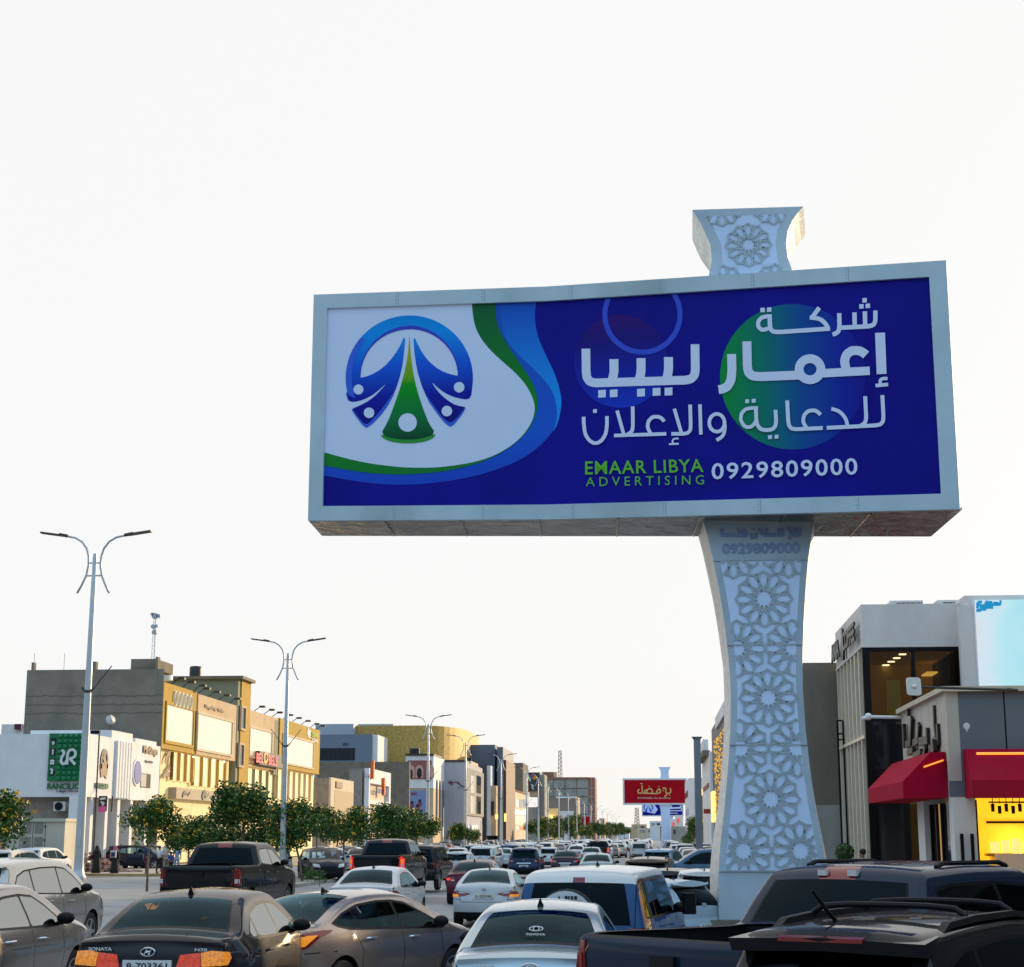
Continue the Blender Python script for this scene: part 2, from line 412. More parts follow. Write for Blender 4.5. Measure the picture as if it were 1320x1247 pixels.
# box behind the face: a wedge, its back turned a little the other way
BK_L = at(416, 690, YL + 1.75); BK_R = at(1199, 689.5, YR + 2.9)
BK_L.z = BK_R.z = zb
box = MB()
p0, p1, p2, b2, b0 = PL + nL * -.06 + Vector((0, 0, tilt(0))), PF + nL * -.06, PR + nR * -.06 + Vector((0, 0, tilt(BW))), BK_R + Vector((0, 0, tilt(BW))), BK_L + Vector((0, 0, tilt(0)))
up = Vector((0, 0, hb))
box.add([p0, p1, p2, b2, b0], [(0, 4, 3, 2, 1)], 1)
box.add([p0 + up, p1 + up, p2 + up, b2 + up, b0 + up], [(0, 1, 2, 3, 4)], 0)
for a, b in ((b0, p0), (p2, b2), (b2, b0), (p0, p1), (p1, p2)):
    box.add([a, b, b + up, a + up], [(0, 1, 2, 3)], 0)
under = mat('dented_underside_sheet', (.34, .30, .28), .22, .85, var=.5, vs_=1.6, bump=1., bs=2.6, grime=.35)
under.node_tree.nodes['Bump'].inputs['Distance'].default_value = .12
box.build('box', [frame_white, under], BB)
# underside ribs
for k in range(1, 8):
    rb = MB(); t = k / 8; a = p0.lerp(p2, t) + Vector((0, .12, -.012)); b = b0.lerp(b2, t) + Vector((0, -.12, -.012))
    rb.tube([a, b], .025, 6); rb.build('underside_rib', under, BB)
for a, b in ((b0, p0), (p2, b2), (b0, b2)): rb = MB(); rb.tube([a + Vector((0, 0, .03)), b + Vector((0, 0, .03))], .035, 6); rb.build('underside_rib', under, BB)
# frame members (butted)
iTL, iTR, iBR, iBL = uv_of(421, 399), uv_of(1198, 358), uv_of(1213, 637), uv_of(419, 654)
iL, iR, iB, iT = (iTL[0] + iBL[0]) / 2, (iTR[0] + iBR[0]) / 2, (iBL[1] + iBR[1]) / 2, (iTL[1] + iTR[1]) / 2
def frame_bar(u0, u1, v0, v1, outd=.075):
    m_ = MB(); cuts = [u0] + ([WL] if u0 < WL < u1 else []) + [u1]
    for a, b in zip(cuts, cuts[1:]):
        e = 1e-6; nn = nL if b <= WL + e else nR
        q = lambda u, v: (PL + dL * u if b <= WL + e else PF + dR * (u - WL)) + Vector((0, 0, v + tilt(u))) + nn * -.05
        m_.prism([q(a, v0), q(b, v0), q(b, v1), q(a, v1)], nn * (outd + .05))
    return m_
seam = [0, .25, .5, .75, 1]
for nm, a in (('frame', (0, BW, 0, iB)), ('frame', (0, BW, iT, hb)), ('frame', (0, iL, iB, iT)), ('frame', (iR, BW, iB, iT))):
    frame_bar(*a).build(nm, frame_white, BB)
for v0, v1 in ((0.02, iB - .02), (iT + .02, hb - .02)):
    for k in range(1, 7):
        sm = MB(); u = BW * k / 7
        sm.prism([board(u, v0, .074), board(u + .012, v0, .074), board(u + .012, v1, .074), board(u, v1, .074)], (nL if u < WL else nR) * .004)
        for j in range(4):
            v = v0 + (v1 - v0) * (j + .5) / 4
            sm.prism([board(u - .05, v, .074), board(u - .03, v, .074), board(u - .03, v + .02, .074), board(u - .05, v + .02, .074)], (nL if u < WL else nR) * .006)
        sm.build('frame_seam', mat('frame_seam_grey', (.33, .40, .44), .6), BB)  # seam strips and rivets in a greyer tone than the frame
vinyl_white = mat('vinyl_white', (.60, .72, .93), .35, var=.03, vs_=.7, emit=(.55, .68, .95), es=.07)  # slight emission lifts the white print; the vinyl is no lamp
navy = mat('vinyl_navy', (.006, .006, .26), .5, var=.22, vs_=.4, emit=(.0, .0, .5), es=.03, spec=.12, bump=.3, bs=.7)  # slight emission added so the shaded navy print looks lit
pan = MB(); print_uv(pan, [(iL, iB), (iR, iB), (iR, iT), (iL, iT)], .006)
PANEL = pan.build('face_panel', navy, BB)
zlo, zhi = zb, zt
def zz(v): return v - BB.location.z
c3 = lambda x, y: (390 + x / 3.667, 360 + y / 3.667)
def line_px(pts, conv, it=2): return [tuple(p) for p in soften([conv(*q) for q in pts], it)]
def to_panel(p): return p
def print_part(name, pts, m, out_, parent=None):
    m_ = MB(); print_px(m_, pts, out_); return m_.build(name, m, parent or BB)
wv = [(800, 95), (803, 145), (812, 215), (838, 275), (885, 335), (950, 395), (1020, 455), (1070, 520), (1098, 585), (1098, 640), (1075, 695), (1030, 755), (950, 815), (850, 858), (700, 887), (550, 895), (400, 885), (250, 860), (112, 822)]
grn = [(912, 90), (912, 180), (930, 240), (970, 315), (1040, 415), (1090, 490), (1112, 560), (1110, 620), (1095, 665), (1060, 730), (980, 800), (870, 860), (700, 907), (550, 922), (400, 925), (250, 910), (110, 883)]
blu = [(1105, 100), (1096, 180), (1110, 270), (1150, 360), (1195, 450), (1222, 540), (1225, 610), (1205, 690), (1150, 765), (1060, 840), (950, 890), (820, 932), (650, 962), (480, 975), (300, 965), (110, 930)]
tl = (421.0, 392); bl = (419.3, 590)
def region(bound): return [tl] + line_px(bound, c3) + [(416, bound[-1][1] / 3.667 + 360)]
def clampuv(poly):
    p = [uv_of(*q) for q in poly]
    for ax, val, less in ((0, iL, False), (0, iR, True), (1, iB, False), (1, iT, True)): p = clip_half(p, ax, val, less)
    return p
def print_clamped(name, pts, m, out_):
    m_ = MB(); print_uv(m_, clampuv(pts), out_); return m_.build(name, m, BB)
zl, zr = zb + iB - BB.location.z, zb + iT - BB.location.z
g_blue = grad_mat('print_blue_band', [(0, (.012, .05, .55)), (.35, (.01, .12, .72)), (1, (.01, .10, .55))], 'Z', zl, zr)
g_light = grad_mat('print_light_band', [(0, (.01, .15, .75)), (.5, (.01, .35, 1.0)), (1, (.01, .10, .60))], 'Z', zl, zr)
g_green = grad_mat('print_green_band', [(0, (.01, .16, .05)), (.4, (.005, .30, .02)), (1, (.005, .14, .045))], 'Z', zl, zr)
print_clamped('blue_band', region(blu), g_blue, .009)
lt = [(940, 100), (940, 250), (1000, 340), (1110, 440), (1180, 520), (1205, 600), (1200, 680), (1180, 730), (1205, 690), (1225, 610), (1222, 540), (1195, 450), (1150, 360), (1110, 270), (1096, 180), (1104, 100)]
print_clamped('light_band', line_px(lt, c3), g_light, .012)
print_clamped('green_band', region(grn), g_green, .015)
print_clamped('white_field', region(wv), vinyl_white, .018)
# emblem on the white field
c5 = lambda x, y: (430 + x / 6.235, 390 + y / 6.235)
ze = lambda y: at(*c5(610, y), 33.7).z - BB.location.z
g_logo = grad_mat('print_emblem_blue', [(0, (.003, .004, .22)), (.25, (.004, .012, .40)), (.55, (.005, .12, .80)), (.85, (.0, .33, .92)), (1, (.0, .30, .85))], 'Z', ze(960), ze(110))
g_leaf = grad_mat('print_emblem_green', [(0, (.003, .06, .03)), (.25, (.0, .22, .05)), (.55, (.0, .36, .01)), (.62, (.16, .45, .01)), (1, (.55, .50, .03))], 'Z', ze(1110), ze(280))
p_royal = mat('print_royal', (.006, .035, .60), .35, var=0)
p_azure = mat('print_azure', (.008, .11, .80), .35, var=0)
p_lime = mat('print_lime', (.0, .33, .01), .35, var=0)
def arc(cx, cy, rx, ry, a0, a1, n=26):
    return [(cx + rx * math.cos(math.radians(a0 + (a1 - a0) * i / n)), cy - ry * math.sin(math.radians(a0 + (a1 - a0) * i / n))) for i in range(n + 1)]
def shp(name, pts, m, out_, it=2): return print_part(name, [tuple(p) for p in soften([c5(*q) for q in pts], it)] if it else [c5(*q) for q in pts], m, out_)
outL = arc(612, 610, 512, 503, 192, 90); inL = arc(612, 600, 392, 380, 90, 180)
wingL = [(220, 608), (300, 588), (400, 530), (490, 430), (545, 335), (562, 290), (578, 288), (570, 400), (548, 560), (490, 740), (410, 880), (320, 975), (268, 1012), (235, 990), (190, 930), (148, 868), (158, 853), (215, 830), (300, 785), (370, 720), (432, 648), (370, 705), (290, 765), (200, 798), (140, 803), (114, 782), (104, 735)]
outR = arc(612, 610, 510, 503, 93, -10); inR = arc(612, 596, 388, 378, 0, 93)
wingR = [(1115, 700), (1108, 755), (1085, 782), (1040, 780), (940, 755), (850, 700), (780, 630), (840, 720), (910, 785), (985, 830), (1050, 840), (1064, 850), (1035, 905), (965, 990), (938, 1002), (900, 975), (840, 905), (760, 790), (690, 620), (655, 450), (644, 300), (652, 284), (670, 320), (720, 420), (800, 510), (900, 570), (1000, 593)]
shp('emblem', outL + inL[1:] + wingL, g_logo, .022, 1)
shp('emblem', outR + wingR + inR[1:], g_logo, .0232, 1)
shp('emblem_shade', arc(612, 600, 392, 380, 90, 176) + list(reversed(arc(622, 610, 410, 420, 90, 176))), p_royal, .026, 0)
shp('emblem_shade', arc(612, 598, 390, 380, 12, 90) + list(reversed(arc(604, 608, 408, 420, 12, 90))), p_royal, .026, 0)
shp('emblem_shade', arc(612, 610, 512, 503, 195, 140) + list(reversed(arc(640, 610, 490, 490, 200, 140))), p_azure, .026, 0)
shp('emblem_shade', [(268, 1012), (235, 990), (190, 930), (148, 868), (156, 862), (200, 925), (245, 975), (275, 982), (320, 940), (400, 850), (478, 735), (490, 740), (410, 880), (320, 975)], p_azure, .026, 1)
shp('emblem_shade', [(938, 1002), (965, 990), (1035, 905), (1064, 850), (1056, 848), (1015, 910), (960, 962), (930, 968), (885, 935), (820, 850), (745, 740), (760, 790), (840, 905), (900, 975)], p_azure, .026, 1)
shp('emblem_leaf', [(612, 262), (607, 330), (596, 450), (560, 620), (500, 800), (440, 960), (380, 1062), (460, 1095), (600, 1112), (740, 1095), (825, 1055), (770, 980), (700, 800), (650, 620), (624, 450), (617, 330)], g_leaf, .023, 1)
shp('emblem_leaf_rim', [(380, 1062), (395, 1092), (460, 1122), (600, 1140), (740, 1122), (808, 1090), (826, 1056), (740, 1092), (600, 1112), (460, 1092)], p_lime, .026, 1)
for x, y, r in ((203, 703, 40), (288, 890, 42), (598, 968, 74), (913, 876, 42), (1012, 685, 42)):
    dots = MB(); print_px(dots, [c5(*q) for q in arc(x, y, r, r, 0, 352, 44)], .029); dots.build('emblem_dot', vinyl_white, BB)
# printed discs
g_disc = grad_mat('print_disc_blue', [(0, (.008, .05, .62)), (.35, (.006, .02, .42)), (.75, (.012, .006, .22)), (1, (.035, .003, .19))], 'Z', at(800, 526, 33).z - BB.location.z, at(800, 406, 33).z - BB.location.z)
gx0, gx1 = at(930, 480, 32.8).x - BB.location.x, at(1116, 480, 32.3).x - BB.location.x
g_disc2 = grad_mat('print_disc_green', [(0, (.0, .32, .05)), (.28, (.0, .22, .16)), (.55, (.004, .09, .36)), (.82, (.006, .02, .40)), (1, (.007, .008, .30))], 'X', gx0, gx1)
print_clamped('printed_disc', arc(800, 466, 60, 60, 0, 356, 60), g_disc, .009)
print_clamped('printed_disc', arc(1022, 486, 93.7, 93.7, 0, 356, 80), g_disc2, .009)
ring = MB()
ro, ri = arc(828.3, 406, 51.7, 51.7, 0, 360, 60), arc(828.3, 406, 45.2, 45.2, 0, 360, 60)
for i in range(60):
    q = clampuv([ro[i], ro[i + 1], ri[i + 1], ri[i]])
    if len(q) > 2: print_uv(ring, q, .013)
ring.build('printed_ring', mat('print_ring_blue', (.008, .06, .70), .35, var=0), BB)
# lettering
vinyl_text = mat('vinyl_text', (.66, .75, .95), .35, var=.02, emit=(.6, .7, .95), es=.06)  # letters carry the same slight glow as the white print
CX = {1: lambda x, y: (740 + x / 6.286, 380 + y / 6.286), 2: lambda x, y: (920 + x / 5.739, 380 + y / 5.739),
      3: lambda x, y: (740 + x / 6.286, 500 + y / 6.286), 4: lambda x, y: (940 + x / 6.286, 490 + y / 6.286)}
SC = {1: 6.286, 2: 5.739, 3: 6.286, 4: 6.286}
lay = [.016]
def word(ci, strokes, squares=(), rings=()):
    m_ = MB()
    for w, pts, *o in strokes:
        lay[0] += .0006
        pp = soften([CX[ci](*q) for q in pts], o[0] if o else 2, .38)
        for q in stroke(pp, w / SC[ci]): print_px(m_, [tuple(z) for z in q], lay[0])
    for x, y, s_ in squares:
        lay[0] += .0004; h_ = s_ / 2
        print_px(m_, [CX[ci](x - h_, y - h_ + h_ * .06), CX[ci](x + h_, y - h_ - h_ * .06), CX[ci](x + h_, y + h_ - h_ * .06), CX[ci](x - h_, y + h_ + h_ * .06)], lay[0])
    for x, y, rx, ry, w in rings:
        lay[0] += .0006
        for q in stroke([CX[ci](*p) for p in arc(x, y, rx, ry, 0, 345, 23)], w / SC[ci], True): print_px(m_, [tuple(z) for z in q], lay[0])
    m_.build('lettering', vinyl_text, BB)
word(1, [(70, [(97, 440), (100, 640), (108, 690), (150, 718), (930, 694), (970, 670), (984, 630), (981, 404)]),
         (72, [(324, 525), (326, 640), (310, 690)], 1), (72, [(544, 517), (545, 630), (530, 685)], 1), (72, [(766, 508), (767, 625), (752, 680)], 1)],
     [(228, 805, 61), (323, 802, 61), (544, 796, 63), (670, 790, 63), (767, 787, 63)])
word(2, [(32, [(1197, 120), (1196, 215), (1165, 236), (945, 247)]), (32, [(1119, 126), (1121, 236)]), (32, [(1042, 134), (1044, 240)]),
         (32, [(929, 140), (932, 250), (918, 288), (880, 297)]),
         (32, [(782, 99), (722, 182)]), (32, [(712, 172), (765, 174), (815, 198), (842, 240), (846, 258)]), (32, [(862, 254), (470, 281), (425, 272), (417, 235), (415, 150)]),
         (30, [(430, 163), (375, 163), (338, 185), (326, 220), (340, 258), (375, 267), (405, 250)])],
     [(1117, 45, 33), (1094, 90, 33), (1141, 86, 33), (363, 117, 33), (412, 114, 33)])
word(2, [(73, [(1231, 285), (1243, 590)]), (24, [(1286, 624), (1245, 622), (1228, 642), (1236, 668)]), (26, [(1198, 676), (1291, 667)]),
         (66, [(1128, 450), (1100, 425), (1050, 412), (1000, 425), (970, 470), (970, 515), (985, 570)]), (62, [(1155, 566), (800, 585)]),
         (66, [(640, 598), (320, 611), (268, 598), (251, 555), (247, 349)]),
         (66, [(134, 443), (138, 600), (118, 670), (80, 700), (38, 706)])],
     (), [(714, 555, 81, 78, 64)])
word(3, [(28, [(1224, 300), (1225, 350), (1205, 405), (1156, 427)]), (28, [(1022, 138), (1030, 383)]),
         (29, [(943, 140), (948, 330), (938, 362), (905, 377), (791, 377)]), (28, [(815, 174), (872, 368)]),
         (14, [(850, 415), (815, 412), (796, 435), (806, 458)]), (15, [(772, 461), (851, 457)]),
         (29, [(732, 278), (715, 248), (665, 233), (618, 250), (596, 300), (604, 345), (628, 380)]), (28, [(750, 377), (327, 391)]),
         (29, [(478, 155), (480, 330), (468, 368), (430, 384)]), (28, [(352, 189), (405, 378)]),
         (29, [(81, 239), (84, 340), (105, 410), (150, 448), (178, 455), (212, 445), (250, 405), (270, 340), (270, 234)])],
     [(173, 193, 30)], [(1160, 288, 62, 72, 28)])
word(4, [(31, [(1242, 127), (1252, 320), (1240, 358), (1205, 371), (792, 392)]), (31, [(1103, 136), (1112, 320), (1100, 358), (1060, 378)]),
         (29, [(829, 238), (880, 248), (930, 290), (955, 340), (960, 380)]),
         (30, [(742, 287), (715, 255), (670, 247), (622, 265), (598, 318), (606, 362), (632, 395)]),
         (31, [(760, 393), (525, 404), (490, 388), (480, 340), (472, 170)]),
         (31, [(377, 247), (384, 350), (370, 395), (335, 410), (275, 412), (238, 388), (222, 345), (219, 222)]),
         (28, [(236, 232), (160, 231), (115, 252), (92, 302), (102, 350), (132, 385), (165, 390), (200, 372), (216, 340)])],
     [(148, 177, 31), (201, 173, 31), (333, 467, 31), (386, 464, 31)])
def text_quad(s, bl_, br_, tl_, tr_, m, bold, parent=None, nm='lettering', sp=1.0):
    vs_, fs, _ = text_tris(s, bold, sp); lay[0] += .0006; o_ = lay[0]; m_ = MB()
    P = []
    for x, y in vs_:
        px = (bl_[0] * (1 - x) + br_[0] * x) * (1 - y) + (tl_[0] * (1 - x) + tr_[0] * x) * y
        py = (bl_[1] * (1 - x) + br_[1] * x) * (1 - y) + (tl_[1] * (1 - x) + tr_[1] * x) * y
        P.append(board(*uv_of(px, py), o_))
    m_.add(P, fs); m_.build(nm, m, BB)
lime = mat('vinyl_lime', (.11, .50, .01), .35, var=.03, emit=(.1, .5, 0), es=.06)  # slight glow brightens the lime print as well
text_quad('EMAAR LIBYA', (755, 612.5), (907.5, 609.2), (755, 595.6), (906.5, 592.4), lime, .012, sp=1.10)
text_quad('A D V E R T I S I N G', (756, 627.8), (908, 625.2), (756, 616), (908, 613.2), lime, .0)
text_quad('0929809000', (917.8, 619.2), (1106, 612.8), (917.8, 598), (1105, 591), vinyl_text, .014, sp=1.14)
# ---- pillar: flared sheet-metal column with a cut lattice over pale panels
def px_x(px, py, Y): return at(px, py, Y).x
YP = 33.25; YPB = YP + 1.7
prof = [(1186, 927, 1068), (1128, 926, 1066), (1090, 928.5, 1061), (1040, 934, 1051), (990, 938.5, 1044), (940, 941.5, 1038.5), (890, 942, 1035), (850, 939.5, 1034.3), (800, 933.5, 1036), (760, 927, 1038.5), (720, 919, 1042), (690, 912, 1046.5), (668, 906, 1051)]
profb = [(1186, 916, 1072), (1128, 915, 1069), (1090, 918, 1062), (1040, 925, 1052), (990, 930, 1044), (940, 933, 1038), (890, 933.5, 1034), (850, 932, 1034), (800, 925.5, 1036), (760, 919, 1038), (720, 911, 1042), (690, 904.5, 1046), (668, 899, 1050)]
front = [(px_x(a, y, YP), px_x(b, y, YP), at(985, y, YP).z) for y, a, b in prof]
backp = [(px_x(a, y, YPB), px_x(b, y, YPB), at(985, y, YP).z) for y, a, b in profb]
def edges_at(z, tab=front):
    for (l0, r0, z0), (l1, r1, z1) in zip(tab, tab[1:]):
        if z0 <= z <= z1:
            t = (z - z0) / (z1 - z0); return l0 + (l1 - l0) * t, r0 + (r1 - r0) * t
    return (tab[0][0], tab[0][1]) if z < tab[0][2] else (tab[-1][0], tab[-1][1])
mt_pillar = mat('pillar_sheet', (.50, .60, .67), .42, .1, var=.10, vs_=1.5, bump=.4, bs=2.2, grime=.42)
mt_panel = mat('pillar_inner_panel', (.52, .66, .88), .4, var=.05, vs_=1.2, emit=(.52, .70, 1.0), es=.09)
mt_side = mat('pillar_side_sheet', (.80, .76, .70), .45, .1, var=.30, vs_=7, bump=.8, bs=9, grime=.3)
mt_lattice = mat('lattice_sheet', (.44, .53, .57), .4, .2, var=.10, vs_=2, grime=.12)
def column(front_, back_, y0, y1, nm, zpan=None):
    m_ = MB(); k = len(front_)
    for (a, b) in zip(range(k - 1), range(1, k)):
        fa, fb, ba, bb = front_[a], front_[b], back_[a], back_[b]
        m_.add([(fa[0], y0, fa[2]), (fa[1], y0, fa[2]), (fb[1], y0, fb[2]), (fb[0], y0, fb[2])], [(0, 1, 2, 3)], 0)
        m_.add([(ba[0], y1, fa[2]), (fa[0], y0, fa[2]), (fb[0], y0, fb[2]), (bb[0], y1, fb[2])], [(0, 1, 2, 3)], 1)
        m_.add([(fa[1], y0, fa[2]), (ba[1], y1, fa[2]), (bb[1], y1, fb[2]), (fb[1], y0, fb[2])], [(0, 1, 2, 3)], 1)
        m_.add([(ba[1], y1, fa[2]), (ba[0], y1, fa[2]), (bb[0], y1, fb[2]), (bb[1], y1, fb[2])], [(0, 1, 2, 3)], 0)
    for q, fl in ((0, True), (k - 1, False)):
        f_, b_ = front_[q], back_[q]
        m_.add([(f_[0], y0, f_[2]), (f_[1], y0, f_[2]), (b_[1], y1, f_[2]), (b_[0], y1, f_[2])], [(0, 3, 2, 1) if fl else (0, 1, 2, 3)], 0)
    return m_.build(nm, [mt_pillar, mt_side], BB)
PIL = column(front, backp, YP, YPB, 'pillar')
def lattice(z0, z1, edges, inset, centers, R, y, nm='lattice', side=None):
    """12-petal rosettes cut as metal strips; anything outside the panel is trimmed away"""
    segs = []
    for cx, cz in centers:
        for k in range(12):
            a = PI / 6 * k
            def pol(r, da): return (cx + r * R * math.sin(a + da), cz + r * R * math.cos(a + da))
            h_ = PI / 12
            segs += [(pol(.27, -h_ * 1.0), pol(.36, 0), .026), (pol(.36, 0), pol(.27, h_), .026)]
            segs += [(pol(.36, 0), pol(.62, h_ * .92),   .032), (pol(.36, 0), pol(.62, -h_ * .92), .032)]
            segs += [(pol(.62, h_ * .92), pol(.88, h_ * .62),   .032), (pol(.88, h_ * .62), pol(1.0, 0),   .032), (pol(1.0, 0), pol(.88, -h_ * .62),   .032), (pol(.88, -h_ * .62), pol(.62, -h_ * .92), .032)]
            segs += [(pol(.27, h_), pol(.45, h_), .022), (pol(1.0, 0), pol(.90, h_), .026), (pol(1.0, 0), pol(.90, -h_), .026), (pol(.90, h_), pol(.62, h_ * .92), .02)]
    m_ = MB()
    def inside(x, z):
        if not z0 <= z <= z1: return False
        l, r = edges(z); return l + inset <= x <= r - inset
    dep = 0
    for p, q, w in segs:
        p, q = Vector(p), Vector(q); n = 5; run = None
        pts_ = [p.lerp(q, i / n) for i in range(n + 1)]
        ok = [inside(*t) for t in pts_]
        i = 0
        while i <= n:
            if ok[i]:
                j = i
                while j < n and ok[j + 1]: j += 1
                if j > i:
                    a, b = pts_[i], pts_[j]; d = (b - a).normalized(); nn = Vector((-d.y, d.x)) * w * .5; e = d * w * .35
                    dep = (dep + 1) % 7; yy = y - .03 - dep * .0012
                    quad = [a - e + nn, a - e - nn, b + e - nn, b + e + nn]
                    m_.prism([(t.x, yy, t.y) for t in quad], (0, .022, 0))
                i = j + 1
            else: i += 1
    return m_.build(nm, mt_lattice, BB)
def panel_poly(z0, z1, edges, inset, y, m, nm):
    m_ = MB(); n = 24
    for i in range(n):
        a, b = z0 + (z1 - z0) * i / n, z0 + (z1 - z0) * (i + 1) / n
        la, ra = edges(a); lb, rb_ = edges(b)
        m_.add([(la + inset, y, a), (ra - inset, y, a), (rb_ - inset, y, b), (lb + inset, y, b)], [(0, 1, 2, 3)])
    return m_.build(nm, m, BB)
zP = lambda py: at(985, py, YP).z
panel_poly(zP(1122), zP(722), edges_at, .13, YP - .004, mt_panel, 'inner_panel')
cen = []; sp = (zP(772) - zP(1030)) / 2
for k in range(-1, 5):
    zc = zP(772) - (k - .0) * sp; l, r = edges_at(zc); mid = (l + r) / 2
    cen.append((mid + .02, zc))
    if k < 3 or True:
        zc2 = zc - sp / 2; l, r = edges_at(zc2); mid = (l + r) / 2
        for s_ in (-1, 1): cen.append((mid + s_ * .545, zc2))
lattice(zP(1121), zP(723), edges_at, .14, cen, .56, YP)
bands = MB()
for py in (722, 831, 960, 1123):
    z = zP(py); l, r = edges_at(z)
    bands.box((l + .01, YP - .03, z - .012), (r - .01, YP + .002, z + .012))
bands.build('panel_joint', mat('joint_metal', (.45, .52, .56), .5, .2), BB)
eng = MB(); w_ = px_x(1031, 708, YP) - px_x(931, 708, YP)
text_on(eng, '0929809000', (px_x(931, 708, YP), YP - .006, zP(714)), (w_, 0, 0), (0, 0, zP(700) - zP(714)), .03, .012)
m2 = lambda x, y: (px_x(900 + x / 6.235, 660 + y / 6.235, YP), zP(660 + y / 6.235))
ew = .017 * 100 / 60
lay2 = [0]
for w, pts in ((.13, [(190, 130), (195, 180), (390, 188)]), (.13, [(390, 188), (370, 150), (330, 160), (345, 188)]), (.11, [(425, 170), (430, 205), (460, 205), (470, 165)]), (.12, [(490, 130), (520, 188)]), (.12, [(548, 130), (545, 188), (690, 185)]), (.12, [(690, 150), (650, 150), (650, 180)]), (.12, [(722, 130), (760, 188)]), (.12, [(780, 130), (775, 188), (740, 190)]), (.12, [(812, 135), (810, 188), (775, 190)]), (.09, [(735, 205), (735, 230)]), (.08, [(320, 128), (320, 142)]), (.08, [(447, 135), (447, 150)])):
    lay2[0] += .001
    for q in stroke([m2(*p) for p in pts], w * .62):
        eng.add([(a.x, YP - .012 - lay2[0], a.y) for a in q], [(0, 1, 2, 3)])
eng.build('lettering', mat('engraved_letters', (.24, .34, .56), .4, var=.1), BB)
# concrete foot
ft = MB(); z0 = ground(2.2, 33.6)
ft.cbox((px_x(995, 1190, YP), YP + .9, (z0 - .3 + zP(1186)) / 2), (px_x(1078, 1190, YP) - px_x(915, 1190, YP), 2.3, zP(1186) - z0 + .3), b=.05)
ft.build('concrete_foot', concrete_grey, BB)
# cap above the box
capp = [(362, 912, 1024), (350, 914.5, 1021), (335, 917.5, 1016), (315, 916, 1013.5), (298, 908.5, 1016), (285, 902.5, 1022), (275, 896.5, 1029.5), (268.5, 892.5, 1036)]
YC = 33.15; YCB = YC + 1.75
cf = [(px_x(a, y + 3.5 * (985 - a) / 140, YC), px_x(b, y, YC), at(964, y, YC).z) for y, a, b in capp]
cb_ = [(px_x(a - o_, y, YCB), px_x(b + e_, y, YCB), at(964, y, YC).z) for (y, a, b), o_, e_ in zip(capp, (-6, -5, -3, 1, 5, 5, 3, 1), (-6, -5, -4, -2, 0, 2, 2, 1))]
column(cf, cb_, YC, YCB, 'cap')
ce = lambda z: edges_at(z, cf)
zC = lambda py: at(964, py, YC).z
panel_poly(zC(353), zC(278), ce, .22, YC - .004, mt_panel, 'inner_panel')
mx_ = (ce(zC(316))[0] + ce(zC(316))[1]) / 2
lattice(zC(353), zC(277), ce, .22, [(mx_, zC(316))] + [(mx_ + s_ * .53, zC(316) + t_ * .9) for s_ in (-1, 1) for t_ in (-1, 1)], .47, YC)

# ---- smaller copies of the same kind of billboard far down the road
def far_billboard(name, label, X, Y, w, zt_, zb_, draw, wp=2.1):
    o = thing(name, label, 'billboard', (X, Y, ground(X, Y)), group='billboards far down the road')
    m_ = MB(); x0, x1 = X - w * .66, X + w * .34; t = .32
    m_.box((x0, Y, zb_), (x1, Y + 2, zt_)); m_.build('box', white_paint, o)
    MB().box((x0 + t, Y - .02, zb_ + t), (x1 - t, Y + .01, zt_ - t)).build('face_panel', draw[0], o)
    p = MB(); zs = [(ground(X, Y), 1.15), (ground(X, Y) + 2, .95), (ground(X, Y) + 4.6, .8), (zb_ - .8, .95), (zb_, 1.2)]
    for (za, wa), (zc, wc) in zip(zs, zs[1:]):
        p.add([(X + s_ * q, Y + .3 + d, z) for z, q in ((za, wa), (zc, wc)) for s_, d in ((-1, 0), (1, 0), (1, 1.4), (-1, 1.4))],
              [(0, 1, 5, 4), (1, 2, 6, 5), (2, 3, 7, 6), (3, 0, 4, 7)])
    p.build('pillar', mt_panel, o)
    c = MB(); zs = [(zt_, .9), (zt_ + .8, .75), (zt_ + 1.6, .85), (zt_ + 2.2, 1.2)]
    for (za, wa), (zc, wc) in zip(zs, zs[1:]):
        c.add([(X + s_ * q, Y + .3 + d, z) for z, q in ((za, wa), (zc, wc)) for s_, d in ((-1, 0), (1, 0), (1, 1.4), (-1, 1.4))],
              [(0, 1, 5, 4), (1, 2, 6, 5), (2, 3, 7, 6), (3, 0, 4, 7)])
    c.add([(X - 1.2, Y + .3, zs[-1][0]), (X + 1.2, Y + .3, zs[-1][0]), (X + 1.2, Y + 1.7, zs[-1][0]), (X - 1.2, Y + 1.7, zs[-1][0])], [(0, 1, 2, 3)])
    c.build('cap', mt_panel, o)
    draw[1](o, x0 + t, x1 - t, zb_ + t, zt_ - t, Y - .03)
    return o
vinyl_red = mat('vinyl_red', (.30, .003, .010), .6, var=.25, vs_=.25, emit=(.5, 0, .015), es=.10, spec=.1)
vinyl_gold = mat('vinyl_gold', (.70, .45, .16), .35, var=.1)
